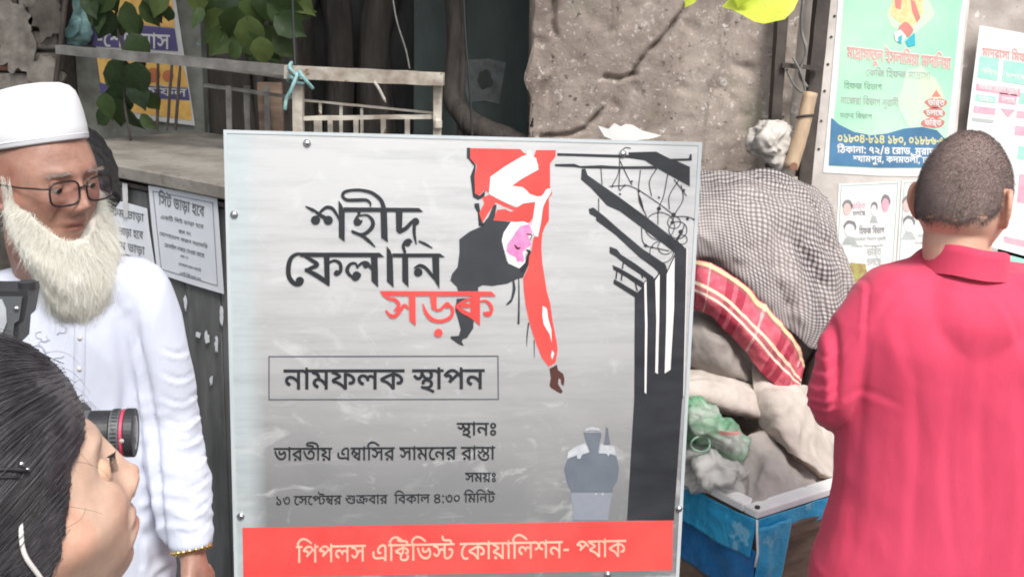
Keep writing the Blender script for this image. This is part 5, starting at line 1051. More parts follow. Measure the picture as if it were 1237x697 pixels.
for x, y, L, a in ((152, 2, .16, 170), (135, -22, .17, 215), (120, -18, .14, 150), (168, -28, .15, 150), (190, -30, .13, 170), (168, 18, .12, 200), (158, 40, .15, 160), (143, 68, .20, 180), (166, 74, .17, 190), (140, 84, .13, 205), (160, 95, .14, 160), (143, 118, .15, 190), (152, 130, .13, 165), (132, 135, .10, 230), (170, 138, .09, 140), (210, -28, .11, 150), (146, 26, .11, 215), (118, 2, .13, 185), (132, 10, .15, 200), (172, 0, .13, 150), (196, -12, .12, 195), (184, 4, .09, 160), (126, 112, .12, 175), (176, 112, .10, 150), (148, 100, .17, 195), (104, -10, .12, 160), (205, 8, .08, 200)):
    leaf(lp, x, y, 3.30+random.random()*.1, L*.72, a, 'leaf_dark' if random.random() < .7 else 'leaf_mid')
lp = empty('leafy_plant', 'lit green plant with broad pointed leaves above the shelf rail', 'plant', tuple(at(310, 20, 3.25)))
g = Geo(); g.tube(cr([at(300, -90, 3.4), at(296, -10, 3.36), at(304, 40, 3.3), at(318, 72, 3.26)], 5), .005, 6); g.build('stem', MAT['bark'], lp, True)
for x, y, L, a in ((290, -22, .20, 195), (262, -24, .16, 205), (318, -22, .22, 165), (322, 2, .20, 115), (345, -20, .18, 140), (300, 18, .20, 180), (282, 30, .18, 215), (318, 30, .20, 160), (330, 45, .13, 135), (292, 55, .11, 240), (270, 12, .13, 225), (306, 50, .10, 190), (258, -4, .12, 190), (275, -34, .14, 160), (250, -30, .15, 200), (236, -18, .13, 175), (300, -6, .19, 170), (332, 18, .16, 125), (286, 8, .17, 200), (314, 44, .14, 175), (270, 34, .12, 235), (345, 4, .14, 110), (296, 36, .15, 165), (322, 56, .09, 150), (246, 10, .1, 215), (362, -24, .14, 130)):
    leaf(lp, x, y, 3.18+random.random()*.14, L*.66, a, 'leaf_mid' if random.random() < .75 else 'leaf_dark')
lp = empty('leafy_twig', 'lime green leaf hanging into view at top, above the leaning posts', 'leaf', tuple(at(915, -30, 1.9)))
g = Geo(); g.tube([at(880, -60, 1.9), at(915, -22, 1.9), at(930, -12, 1.9)], .002, 6); g.build('stem', MAT['bark'], lp, True)
leaf(lp, 968, -8, 1.9, .13, 262, 'leaf_lime', tiltx=-.2); leaf(lp, 905, -24, 1.9, .05, 200, 'leaf_lime', tiltx=-.2)
lp = empty('leafy_twig', 'small yellow green leaf tip at the top edge above the wall crack', 'leaf', tuple(at(840, -10, 3.2)))
g = Geo(); g.tube([at(830, -60, 3.25), at(838, -12, 3.2)], .002, 6); g.build('stem', MAT['bark'], lp, True)
leaf(lp, 838, -14, 3.2, .06, 200, 'leaf_lime'); leaf(lp, 828, -16, 3.2, .05, 150, 'leaf_mid')
# crown over the niche, above the frame: it keeps the recess in shade
cw = empty('tree_crown', 'broad leafy crown spreading over the recess, above the top of the photo', 'tree', (-.7, 3.6, 3.0))
Vc = []; Fc = []
for i in range(2600):
    c = np.array((RNG.normal(-.65, .75), RNG.normal(3.35, .42), 2.72+abs(RNG.normal(0, .28)))); L = RNG.uniform(.09, .17)
    q = Matrix.Rotation(RNG.uniform(0, 6.28), 3, 'Z') @ Matrix.Rotation(RNG.uniform(-.7, .7), 3, 'X')
    k = len(Vc); Vc += [tuple(c+np.array(q @ Vector(p))*L) for p in ((0, 0, 0), (.28, .4, .05), (0, 1, -.12), (-.28, .4, .05))]; Fc += [(k, k+1, k+2), (k, k+2, k+3)]
o = obj('foliage', Vc, Fc, MAT['leaf_dark'], cw)
g = Geo(); g.tube(cr([(-.75, 3.93, 2.2), (-.72, 3.8, 2.6), (-.7, 3.5, 2.9), (-.6, 3.2, 3.05)], 5), [.12-.004*i for i in range(16)], 12); g.tube(cr([(-.72, 3.8, 2.6), (-1.1, 3.5, 2.85), (-1.5, 3.3, 2.95)], 5), [.07-.004*i for i in range(11)], 10); g.build('limb', MAT['bark'], cw, True)

# dark green sheet at the right of the niche
gs = empty('metal_sheet', 'dark green painted sheet with a torn grey notice, left of the brown wall', 'sheet', tuple(at(600, 80, 3.72)))
pa = at(500, 60, 3.86); pb = at(668, 60, 3.86)
g = Geo(); g.box(((pa[0]+pb[0])/2, 3.88, 1.5), (pb[0]-pa[0], .03, 2.4)); g.build('panel', MAT['green_sheet'], gs)
PG = Plane((0, 3.864, 0), (1, 0, 0), (0, 0, 1))
MAT['notice'] = mat('torn grey notice', (.17, .185, .185), .9, c2=(.10, .11, .11), vs=30, bst=.4)
flat('torn_notice', [[(563, 73), (590, 71), (611, 76), (608, 96), (603, 126), (585, 122), (566, 124), (559, 100)]], PG, .002, MAT['notice'], gs)
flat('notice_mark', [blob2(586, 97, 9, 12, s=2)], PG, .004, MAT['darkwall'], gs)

# shelf frame
def bar(g, a, b, w, h, n=4):
    "square bar between two points"
    V, F = tube([a, b], (w/2*1.414, h/2*1.414) if False else 1, 4, True)
    a = np.array(a); b = np.array(b); t = b-a; L = np.linalg.norm(t); t = t/L; up = np.array((0, 0, 1.)) if abs(t[2]) < .9 else np.array((0, 1., 0))
    s = np.cross(t, up); s /= np.linalg.norm(s); u = np.cross(s, t)
    k = max(2, int(L/.05)); V = []; F = []
    for i in range(k+1):
        p = a+t*L*i/k
        for (q, r_) in ((-1, -1), (1, -1), (1, 1), (-1, 1)):
            V.append(p+s*q*w/2+u*r_*h/2+.0018*np.array(noise.noise_vector(Vector(p*30+q*3+r_))))
    for i in range(k):
        for j in range(4): F.append((i*4+j, i*4+(j+1) % 4, (i+1)*4+(j+1) % 4, (i+1)*4+j))
    F += [(3, 2, 1, 0), tuple(k*4+j for j in range(4))]
    g.add(V, F); return g
sf = empty('shelf_frame', 'weathered bar frame with thin upright rods standing behind the silver sign', 'frame', tuple(at(360, 160, 3.0)*np.array((1, 1, 0))))
def barpart(nm, a, b, w, h, m): g = Geo(); bar(g, a, b, w, h); return g.build(nm, MAT[m], sf)
barpart('rail', at(72, 60, 3.32), at(356, 86, 3.02), .034, .026, 'rail_grey')
barpart('rail', at(150, 66, 3.35), at(356, 92, 3.08), .02, .020, 'rail_grey')
barpart('rail', at(345, 87, 2.985), at(536, 96, 2.96), .03, .034, 'oldwood')
barpart('post', at(360, 98, 2.99), at(362, 330, 2.99)*np.array((1, 1, 0)), .027, .027, 'oldwood')
barpart('post', at(529, 92, 2.99), at(527, 330, 2.99)*np.array((1, 1, 0)), .022, .022, 'oldwood')
barpart('cross_rod', at(365, 121, 3.02), at(525, 137, 3.02), .006, .006, 'oldwood')
barpart('cross_rod', at(367, 143, 3.0), at(527, 141, 3.0), .011, .011, 'oldwood')
for x, y0 in ((387, 124), (399, 143), (412, 127), (430, 143), (437, 131), (463, 143), (492, 143), (382, 143)):
    barpart('upright_rod', at(x, y0, 3.03), at(x+1, 215, 3.03), .013 if y0 > 140 else .008, .008, 'oldwood')
barpart('cross_rod', at(247, 103, 3.25), at(354, 118, 3.1), .008, .010, 'rail_grey')
for x in (276, 298, 322): barpart('upright_rod', at(x, 104, 3.2), at(x+2, 200, 3.2), .016, .008, 'rail_grey')
for x in (188, 205, 215): barpart('upright_rod', at(x+3, 76, 3.4), at(x-(3 if x > 200 else -2), 158, 3.4), .007, .007, 'darkmetal')
g = Geo(); bar(g, at(326, 100, 3.22), at(330, 200, 3.22), .07, .02); g.build('side_board', MAT['brownwood'], sf)
g = Geo(); g.box(at(529, 150, 2.975), (.022, .02, .03), bev=.006); g.build('hinge', MAT['oldwood'], sf)
# rope tied round the corner
ro = empty('rope_tie', 'pale teal rope knotted round the corner of the shelf frame', 'rope', tuple(at(360, 92, 2.95)))
g = Geo()
for k in range(2):
    c = at(358, 88+k*8, 2.992); g.tube([c+np.array((.024*math.cos(a), .028*math.sin(a), .01*math.sin(2*a))) for a in np.linspace(0, 6.28, 17)], .0045, 6)
g.build('loop', MAT['rope'], ro, True)
for pts in ([(360, 88, 2.95), (352, 108, 2.94), (346, 120, 2.95), (344, 133, 2.95)], [(361, 86, 2.95), (370, 98, 2.94), (378, 107, 2.96)], [(358, 92, 2.95), (350, 82, 2.94), (352, 76, 2.96)]):
    g = Geo(); g.tube(cr([at(*p) for p in pts], 4), .0052, 6); g.build('tail', MAT['rope'], ro, True)
g = Geo(); g.tube(cr([at(452, 99, 2.93), at(458, 108, 2.93), at(466, 124, 2.94)], 4), [.004]*8+[.0015], 6); o = g.build('rag_strip', MAT['rag'], None, True); tag(o, 'short twisted pale strip hanging from the middle of the front rail', 'rag')
# hanging cables
for pts, r_, lab in (([(352, -60, 3.0), (354, 20, 3.0), (357, 88, 2.98)], .0032, 'dark cable hanging down to the teal rope knot'),
                     ([(470, -40, 3.3), (478, 20, 3.3), (490, 60, 3.28), (495, 84, 3.26)], .0026, 'thin slack cable in the dark recess above the front rail'),
                     ([(558, -60, 3.35), (562, 40, 3.35), (567, 100, 3.35), (572, 200, 3.35)], .0036, 'straight dark cable hanging before the torn grey notice')):
    g = Geo(); g.tube(cr([at(*p) for p in pts], 6), r_, 6); o = g.build('cable', MAT['cable' if r_ > .003 else 'rail_grey'], None, True); tag(o, lab, 'cable')

# kiosk with papers
kA = np.array((-.42, 2.376)); kd = np.array((-.7726, .6349)); kn = np.array((.6349, .7726)); LK = 1.35; DK = .62; zt = 1.392
kn = -kn if kn[1] < 0 else kn
kb = empty('kiosk', 'grey board kiosk with a worn concrete top, behind the bearded man', 'kiosk', (kA[0], kA[1], 0))
def kbox(g, u0, u1, w0, w1, z0, z1, bev=.004):
    c = kA+kd*(u0+u1)/2+kn*(w0+w1)/2; Rm = np.array(((kd[0], kn[0], 0), (kd[1], kn[1], 0), (0, 0, 1)))
    if np.linalg.det(Rm) < 0: Rm[:, 0] *= -1
    g.box((c[0], c[1], (z0+z1)/2), (u1-u0, w1-w0, z1-z0), Rm, bev)
g = Geo(); kbox(g, -.02, LK, -.02, DK, zt-.036, zt); o = g.build('top_slab', MAT['slab'], kb)
g = Geo(); kbox(g, .01, LK-.02, .022, DK-.02, .14, zt-.058, 0); g.build('carcass', MAT['darkmetal'], kb)
u = .0
while u < LK-.05:
    w = .125+.03*random.random(); g = Geo(); dd = .003*random.random(); kbox(g, u+.0015, min(u+w, LK-.01)-.0015, .003+dd, .021, .142, zt-.062-.004*random.random(), .002); g.build('board', MAT['greyboard'], kb); u += w
g = Geo(); kbox(g, -.005, LK-.02, -.004, .002, zt-.058, zt-.047, 0); g.build('edge_strip', MAT['darkmetal'], kb)
PK = Plane((kA[0]-kn[0]*.004, kA[1]-kn[1]*.004, 0), (-kd[0], -kd[1], 0), (0, 0, 1))
# notices pasted on the boards
pn = empty('paper_notice', 'white printed room notice pasted on the kiosk beside the sign', 'notice', tuple(PK.px(225, 290)))
slab2('sheet', [[(180, 224), (263, 239), (265, 270), (271, 355), (230, 343), (191, 330), (184, 270)]], PK, .001, .0012, MAT['paper'], pn)
flat('heading', text('seat', 193, 248, 247, 262, 12, bold=22), PK, .0032, MAT['ink'], pn)
for k, x0, x1, y0, y1, h in (('s1', 195, 247, 264, 276, 4.2), ('s2', 217, 232, 281, 285, 4), ('s3', 194, 252, 284, 300, 4), ('s4', 200, 248, 298, 311, 4.4), ('s2', 219, 229, 310, 313, 2.5), ('s3', 217, 244, 320, 328, 3), ('s1', 218, 244, 331, 339, 3)):
    flat('small_lettering', text(k, x0, x1, y0, y1, h, bold=14), PK, .0032, MAT['ink'], pn)
flat('border_line', frame_rect([(186, 231), (258, 245), (264, 345), (196, 325)], .8), PK, .0030, MAT['ink'], pn)
pn = empty('paper_notice', 'torn white notice in large letters just behind the beard', 'notice', tuple(PK.px(160, 280)))
slab2('sheet', [[(120, 240), (150, 244), (178, 252), (181, 280), (187, 318), (150, 306), (120, 298)]], PK, .001, .0012, MAT['paper'], pn)
for k, x0, x1, y0, y1 in (('rent', 136, 175, 260, 268), ('seat', 130, 174, 281, 289), ('rent', 138, 176, 299, 308)):
    flat('lettering', text(k, x0, x1, y0, y1, 9, bold=18), PK, .0032, MAT['ink'], pn)
o = obj('paper_strip', [PK.px(150, 221, .006), PK.px(156, 222, .006), PK.px(157, 262, .007), PK.px(152, 262, .007), PK.px(150, 221, .0045), PK.px(156, 222, .0045), PK.px(157, 262, .0055), PK.px(152, 262, .0055)], [(0, 1, 2, 3), (7, 6, 5, 4), (0, 4, 5, 1), (1, 5, 6, 2), (2, 6, 7, 3), (3, 7, 4, 0)], MAT['pr_white'])
tag(o, 'narrow white strip stuck over the torn notice behind the beard', 'tape')
ps = [[(195+random.uniform(0, 70), 360+random.uniform(0, 130)) for _ in range(1)][0] for _ in range(1)]
sc_ = empty('paper_scraps', 'torn paper remnants left on the boards under the room notice', 'paper', tuple(PK.px(235, 420)))
for (x, y, rx, ry) in ((240, 404, 2.5, 4), (250, 408, 3, 7), (262, 415, 2.5, 9), (224, 365, 2, 8), (213, 395, 1.6, 12), (256, 460, 2, 6), (205, 352, 2.5, 5), (268, 380, 2, 10)):
    slab2('scrap', [blob2(x, y, rx, ry, 12, .5, x)], PK, .0008, .0008, MAT['paper'], sc_)

# ================================================================== SIGN
sroot = np.array((-.08956, 2.07, 1.11798))
SP = Plane(sroot, (.99431885, .10626355, -.00617041), (-9.89e-4, 6.719e-2, .99774))
sg = empty('street_name_sign', 'large silver name board with red band and hanging figure artwork, facing the viewer', 'sign', (sroot[0], sroot[1]+.02, 0))
cn = [(270, 157), (848, 172), (820, 700), (283.5, 712)]
def sheet_uv(name, q, pl, l0, l1, m, parent, n=2):
    V = [pl.px(x, y, l1) for x, y in q]+[pl.px(x, y, l0) for x, y in q]; uv = [(0, 1), (1, 1), (1, 0), (0, 0)]*2
    F = [(0, 1, 2, 3), (7, 6, 5, 4)]+[(i, i+4, (i+1) % 4+4, (i+1) % 4) for i in range(4)]
    return obj(name, V, F, m, parent, uv=uv)
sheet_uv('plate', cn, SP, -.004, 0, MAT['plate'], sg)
inn = lambda q, k: [((x-559)*k+559, (y-434)*k+434) for x, y in q]
MAT['edge'] = mat('milky acrylic edge', (.52, .56, .58), .25, c2=(.45, .50, .52), bst=0, coat=.4)
for i, nm in enumerate(('edge_trim',)*4):
    a, b = cn[i], cn[(i+1) % 4]; ai, bi = inn(cn, .985)[i], inn(cn, .985)[(i+1) % 4]
    e1, e2 = (a, b)
    slab2(nm, [ccw([a, b, bi, ai])], SP, -.001, .0026, MAT['edge'], sg)
LIFT = .0006
L1, L2, L3, L4 = .0008, .0014, .0020, .0026
F_ = conv(530, 170, 741/170); G_ = conv(530, 300, 658/170); Az = conv(680, 170, 741/170); Bz = conv(720, 260, 380/120); Tz = conv(330, 215, 1033/200); Rz_ = conv(450, 330, 1115/160); Sz = conv(660, 500, 672/190)
def strokes(cv, s, pts, w, n=5):
    k = s; p = cv(pts); ww = [v/k for v in w] if not np.isscalar(w) else w/k
    return stroke(p, ww, n)
def pr(name, C, lift, m, label=None):
    if name in ('arm_print', 'soldier_highlight_print', 'red_cloth_print', 'white_gap_print', 'dress_tie_print2'):
        for k, c in enumerate(C): flat(name, [c], SP, lift+.00004*k, MAT[m], sg, label)
        return
    return flat(name, C, SP, lift, MAT[m], sg, label)
# fence and border artwork
kA_ = 741/170; kB = 380/120
bl = []
bl += [ccw(Az([(-30, 66), (345, 76), (345, 92), (-30, 80)])), ccw(Az([(345, 62), (490, 58), (565, 96), (662, 94), (668, 72), (678, 72), (678, 106), (600, 108), (668, 138), (668, 242), (520, 160), (430, 105), (345, 92)])), ccw(Az([(-42, 124), (60, 122), (90, 134), (200, 130), (300, 136), (480, 134), (500, 150), (300, 150), (100, 146), (60, 140), (-42, 136)]))]
bl += [ccw(Az([(98, 150), (118, 148), (130, 182), (300, 300), (450, 410), (640, 560), (650, 720), (590, 720), (588, 590), (540, 552), (300, 372), (232, 342), (150, 252), (95, 205)]))]
bl += [ccw(Az([(135, 360), (160, 352), (215, 395), (300, 470), (420, 570), (540, 650), (560, 720), (520, 700), (400, 612), (270, 490), (185, 410), (140, 385)]))]
bl += [ccw(Bz([(0, 5), (20, 10), (150, 110), (262, 200), (270, 230), (245, 240), (235, 215), (120, 110), (0, 20)]))]
bl += [ccw(Bz([(52, 120), (80, 130), (95, 150), (150, 185), (218, 235), (226, 260), (200, 262), (190, 240), (120, 195), (75, 158), (52, 145)])), ccw(Bz([(62, 190), (85, 200), (130, 225), (190, 262), (184, 285), (120, 240), (66, 208)])), ccw(Bz([(68, 245), (90, 255), (165, 300), (150, 315), (66, 262)]))]
bl += [ccw(Bz([(148, 305), (183, 270), (186, 250), (225, 240), (245, 215), (270, 215), (300, 150), (300, 128), (345, 126), (342, 330), (332, 700), (146, 700)])), ccw([(766.5, 475), (824.5, 475), (814, 628), (757.5, 628)])]
pr('border_post_print', bl, L1, 'black')
MAT['gap'] = MAT['offwhite']
pr('white_gap_print', [ccw(Bz([(184, 262), (192, 250), (196, 420), (192, 682), (185, 676), (187, 420)])), ccw(Bz([(226, 250), (243, 225), (241, 400), (236, 606), (226, 600), (230, 400)])), ccw(Bz([(270, 225), (300, 160), (298, 350), (284, 590), (262, 604), (268, 400)])), ccw(Bz([(346, 128), (349, 128), (336, 690), (333, 690)]))], L2, 'offwhite')
wr = []
def wz(pts, w=4): wr.extend(strokes(Az, kA_, pts, w, 4))
def ringz(cx, cy, r_, w=4): wz([(cx+r_*math.cos(a), cy+r_*.93*math.sin(a)) for a in np.linspace(0, 6.283, 15)], w)
for c in ((510, 450, 78), (520, 585, 62), (605, 470, 48), (628, 520, 26), (585, 430, 34), (540, 560, 40)): ringz(*c)
for p in ([(300, 80), (292, 170), (258, 240)], [(302, 110), (335, 180), (362, 232)], [(200, 150), (206, 230)], [(300, 150), (296, 260), (330, 235), (395, 258), (510, 335), (585, 392)], [(408, 155), (398, 290), (440, 400)], [(492, 150), (455, 215), (466, 290)], [(552, 175), (530, 290), (503, 360), (500, 440)], [(608, 210), (560, 290), (560, 360)], [(622, 235), (632, 310), (590, 385), (572, 440)], [(413, 460), (420, 530), (450, 556)], [(188, 305), (188, 385)], [(330, 36), (300, 60), (302, 90)], [(330, 36), (355, 40)], [(585, 400), (650, 400), (695, 415)], [(440, 555), (560, 580)], [(585, 205), (650, 290)], [(245, 240), (330, 236)]): wz(p, 4.5)
for x, y, r_ in ((505, 358, 11), (582, 390, 12), (362, 215, 6), (400, 265, 8), (575, 430, 9), (620, 480, 12), (435, 552, 9), (635, 262, 8), (600, 225, 6), (690, 415, 5), (655, 412, 8), (260, 240, 6), (325, 236, 6), (300, 282, 6), (505, 300, 6), (470, 560, 6)): wr.append(circ(*Az([(x, y)])[0], r_/kA_, 10))
wr += strokes(Az, kA_, [(398, 280), (408, 320), (425, 370)], [4, 16, 5]); wr += strokes(Az, kA_, [(600, 520), (625, 480), (640, 440)], [14, 8, 4])
for x0, y0, x1, y1 in ((80, 205, 76, 245), (108, 160, 100, 205), (150, 260, 158, 290), (165, 200, 178, 240), (100, 218, 96, 250)): wr += strokes(Bz, kB, [(x0, y0), (x1, y1)], 5)
pr('barbed_wire_print', wr, L2, 'black')
# hanging figure
pr('outline_print', [ccw(F_([(148, 38), (166, 38), (166, 98), (148, 94)])), ccw(F_([(150, 90), (166, 90), (196, 132), (188, 190), (192, 278), (215, 290), (245, 262), (240, 300), (205, 312), (180, 298), (166, 190), (186, 136)])), ccw(F_([(188, 330), (212, 330), (222, 400), (240, 450), (210, 450), (205, 380), (188, 350)]))], L1, 'black')
pr('red_cloth_print', [ccw(F_([(164, 40), (430, 45), (445, 62), (462, 72), (400, 108), (275, 190), (264, 275), (240, 262), (212, 290), (192, 278), (188, 190), (200, 130), (166, 96)])),
    ccw(F_([(512, 50), (616, 50), (616, 82), (586, 122), (586, 255), (562, 258), (545, 300), (478, 278), (440, 245), (384, 238), (520, 150), (526, 128), (500, 86)])),
    ccw(F_([(228, 300), (265, 285), (400, 352), (445, 332), (508, 322), (502, 398), (478, 432), (380, 424), (288, 420), (306, 365), (350, 360), (378, 374), (398, 368), (340, 345), (300, 326), (262, 380), (230, 432), (213, 380), (240, 330)])),
    ccw(F_([(590, 258), (598, 280), (580, 300), (580, 420), (560, 450), (545, 490), (540, 560), (545, 640), (570, 800), (470, 800), (480, 620), (500, 508), (522, 505), (545, 370), (560, 320), (580, 290)])),
    ccw(G_([(425, 20), (462, 15), (472, 62), (492, 130), (505, 200), (522, 260), (532, 340), (541, 385), (552, 440), (556, 472), (546, 532), (515, 552), (482, 512), (470, 480), (462, 462), (440, 400), (425, 350), (405, 260), (398, 200), (394, 142), (418, 90)]))], L1, 'red')
pr('arm_print', [ccw(F_([(440, 82), (466, 78), (462, 55), (484, 50), (498, 85), (512, 92), (525, 152), (430, 205), (385, 238), (440, 245), (462, 262), (480, 284), (512, 296), (540, 292), (535, 318), (508, 322), (445, 330), (412, 350), (350, 325), (300, 300), (264, 278), (272, 190), (350, 135)])),
    ccw(F_([(572, 252), (588, 254), (590, 275), (566, 312), (548, 350), (538, 430), (522, 506), (502, 500), (488, 460), (500, 380), (508, 322), (530, 300), (552, 280)])),
    ccw(G_([(486, 268), (505, 280), (512, 330), (526, 378), (528, 440), (518, 400), (508, 385), (490, 352), (484, 310)])), ccw(G_([(530, 475), (540, 490), (530, 520), (524, 500)]))], L2, 'offwhite')
pr('dark_hand_print', [ccw(G_([(518, 562), (552, 543), (558, 568), (582, 586), (588, 612), (584, 642), (573, 634), (570, 612), (560, 606), (558, 634), (580, 668), (572, 678), (552, 668), (526, 652), (518, 640), (524, 605)]))], L1, 'brown')
pr('dress_print', [ccw(F_([(222, 452), (262, 400), (290, 335), (305, 338), (292, 420), (378, 428), (340, 485), (330, 528), (346, 590), (362, 648), (400, 672), (428, 690), (440, 665), (468, 640), (475, 590), (480, 622), (470, 660), (444, 720), (300, 760), (110, 760), (90, 690), (110, 640), (108, 520), (160, 480)])),
    ccw(G_([(98, 10), (290, 10), (310, 55), (345, 78), (372, 92), (395, 70), (410, 52), (424, 30), (420, 72), (396, 112), (375, 140), (320, 165), (250, 176), (205, 172), (184, 182), (184, 205), (92, 205), (84, 180), (54, 150), (62, 120), (88, 88)])),
    ccw(G_([(84, 235), (142, 232), (150, 242), (115, 250), (100, 270), (112, 292), (162, 338), (162, 372), (132, 418), (112, 425), (108, 436), (118, 456), (96, 450), (54, 420), (58, 410), (72, 410), (94, 408), (102, 380), (90, 330), (76, 290)]))], L1, 'dress')
pr('dress_tie_print', strokes(G_, 3.87, [(348, 148), (352, 190), (342, 235), (332, 250), (318, 262)], [8, 14, 10, 12, 6])+strokes(G_, 3.87, [(374, 140), (375, 250), (373, 350)], [5, 7, 10])+strokes(G_, 3.87, [(420, 350), (413, 410), (411, 456)], [7, 5, 2])+strokes(G_, 3.87, [(446, 430), (447, 508)], [5, 2]), L2, 'dress')
pr('face_print', [ccw(F_([(378, 430), (450, 425), (488, 448), (498, 505), (478, 530), (484, 552), (470, 585), (452, 600), (456, 640), (424, 672), (366, 645), (352, 600), (340, 560), (333, 520), (345, 480)]))], L2, 'offwhite')
pr('face_print', [ccw(F_([(430, 448), (478, 440), (492, 482), (482, 498), (470, 500), (478, 522), (486, 550), (455, 572), (440, 590), (450, 618), (444, 640), (428, 632), (414, 640), (404, 612), (376, 600), (356, 582), (362, 540), (385, 512), (405, 480)]))], L3, 'pink')
pr('hairline_print', strokes(F_, kA_, [(398, 548), (415, 566), (430, 562)], [5, 12, 4])+strokes(F_, kA_, [(462, 490), (490, 496), (480, 520)], 5)+strokes(F_, kA_, [(462, 575), (478, 585), (466, 610), (462, 640), (440, 680)], [8, 14, 10, 14, 20]), L4, 'black')
MAT['soldier_pale'] = mat('print pale fog grey', (.50, .52, .55), .5, c2=(.36, .39, .43), vs=40, bst=0)
# soldier in fog
pr('soldier_print', [ccw(Sz([(86, 202), (96, 182), (130, 172), (186, 166), (180, 140), (168, 112), (162, 92), (158, 78), (232, 78), (236, 92), (226, 128), (220, 164), (268, 166), (300, 180), (310, 232), (304, 282), (282, 318), (284, 334), (108, 334), (88, 290), (76, 236)])), ccw(Sz([(254, 55), (263, 60), (266, 90), (274, 130), (244, 132), (252, 90)]))], L1, 'soldier')
pr('soldier_belt_print', [ccw(Sz([(108, 332), (284, 332), (272, 380), (262, 452), (112, 452), (114, 400), (104, 360)]))], L1, 'soldier2')
pr('soldier_highlight_print', [ccw(Sz([(164, 72), (170, 60), (196, 53), (224, 60), (230, 71), (196, 66)])), ccw(Sz([(88, 190), (92, 160), (118, 142), (166, 122), (184, 160), (152, 172), (144, 190), (132, 188), (130, 174)])), ccw(Sz([(222, 166), (230, 128), (262, 134), (290, 140), (298, 176), (270, 168), (266, 180), (256, 168)])), circ(*Sz([(212, 340)])[0], 1.2), circ(*Sz([(240, 340)])[0], 1.2)], L2, 'soldier_pale')
# red band
band = [(293, 637), (813, 628), (812, 688), (294, 697)]
pr('red_band_print', [ccw(band)], L1, 'red')
pr('organisation_lettering', text('org', 358, 756, 679, 671.5, 20, bold=6), L2, 'cream')
# box and small lines
MAT['line'] = mat('print grey line', (.10, .11, .13), .5, bst=0)
pr('box_line_print', frame_rect([(325, 430.5), (601.5, 430), (602, 482), (325, 482.5)], 1.5), L1, 'line')
pr('plaque_lettering', text('name', 343, 585, 470, 469.6, 23.5, bold=14), L2, 'title')
pr('place_lettering', text('place', 552, 601, 525.5, 525.5, 15, bold=12), L2, 'title')
pr('address_lettering', text('addr', 331, 598, 556, 554.5, 15.2, bold=10), L2, 'title')
pr('time_lettering', text('time', 562, 600, 581.5, 581.5, 11, bold=10), L2, 'title')
pr('date_lettering', text('date', 332, 598, 609.5, 606, 10.6, bold=8), L2, 'title')
# hand drawn title
kT = 1033/200; C = []
def tz(pts, w, n=5): C.extend(strokes(Tz, kT, pts, w, n))
def tp(pts): C.append(ccw(Tz(pts)))
def tc(x, y, r_): C.append(circ(*Tz([(x, y)])[0], r_/kT, 16))
tz([(205, 178), (228, 190), (252, 203)], [8, 16, 20]); tz([(246, 192), (285, 225), (325, 250)], [10, 22, 26]); tc(265, 263, 29); tc(344, 264, 29); tz([(268, 262), (296, 212), (332, 184), (368, 190), (395, 225), (415, 268)], [14, 16, 22, 22, 16, 7])
tp([(408, 140), (428, 165), (447, 212), (447, 398), (410, 370)])
tp([(440, 183), (908, 187), (937, 212), (440, 212)])
tz([(535, 205), (536, 238)], 20); tz([(530, 236), (585, 232), (618, 262), (620, 300), (588, 338), (548, 352), (492, 330)], [10, 14, 22, 26, 24, 20, 12]); tc(524, 272, 23); tz([(514, 290), (538, 288), (552, 268)], 14); tz([(530, 236), (515, 255)], 16)
tz([(496, 338), (556, 360), (600, 395), (637, 430)], [14, 22, 20, 7])
tp([(670, 205), (710, 205), (716, 402), (674, 372)])
tz([(692, 195), (672, 138), (620, 95), (560, 78), (495, 76), (446, 88), (434, 112), (458, 136), (520, 138), (580, 138), (606, 158), (606, 180)], [30, 24, 22, 20, 18, 20, 20, 20, 22, 20, 14, 8])
tp([(765, 208), (808, 208), (804, 320), (788, 350), (768, 330)]); tz([(790, 335), (830, 312), (868, 272), (890, 262)], [26, 26, 22, 22]); tc(888, 272, 24); tz([(882, 268), (880, 340), (892, 412)], [22, 20, 8])
tz([(822, 462), (812, 425), (826, 398), (848, 390), (864, 398)], [18, 20, 22, 24, 12]); tc(838, 404, 22); tz([(912, 395), (950, 412), (992, 436)], [12, 16, 7])
tz([(190, 478), (150, 474), (112, 500), (96, 555), (100, 615), (130, 655), (165, 660), (182, 636), (170, 620)], [16, 20, 26, 30, 30, 28, 28, 22, 12]); tc(166, 640, 25)
tp([(170, 464), (665, 466), (694, 494), (170, 492)])
tp([(742, 470), (1040, 470), (1072, 494), (748, 494)])
tz([(196, 488), (240, 512), (276, 540), (235, 562), (206, 578)], [14, 24, 26, 24, 18]); tz([(206, 572), (270, 606), (320, 640), (350, 672)], [22, 30, 28, 8]); tp([(316, 490), (352, 490), (354, 672), (322, 640)])
tz([(345, 528), (385, 515), (418, 535), (420, 580), (395, 602), (380, 592)], [14, 18, 22, 22, 18, 10]); tc(398, 592, 18)
tz([(478, 608), (462, 575), (478, 540), (512, 532), (528, 560)], [18, 24, 20, 16, 10]); tz([(478, 600), (512, 632), (540, 606), (528, 588)], [14, 22, 20, 10]); tc(520, 606, 25); tz([(524, 555), (552, 532), (582, 530), (606, 555), (622, 575)], [14, 18, 26, 20, 10]); tc(578, 545, 18)
tp([(610, 490), (652, 490), (656, 682), (614, 642)]); tp([(708, 425), (730, 448), (746, 492), (752, 682), (710, 645)]); tp([(805, 490), (842, 490), (845, 682), (806, 642)])
tc(905, 588, 27); tz([(882, 560), (915, 546), (950, 560), (985, 600), (1022, 650)], [10, 22, 22, 20, 10]); tp([(992, 488), (1036, 488), (1038, 690), (1012, 650), (996, 600)])
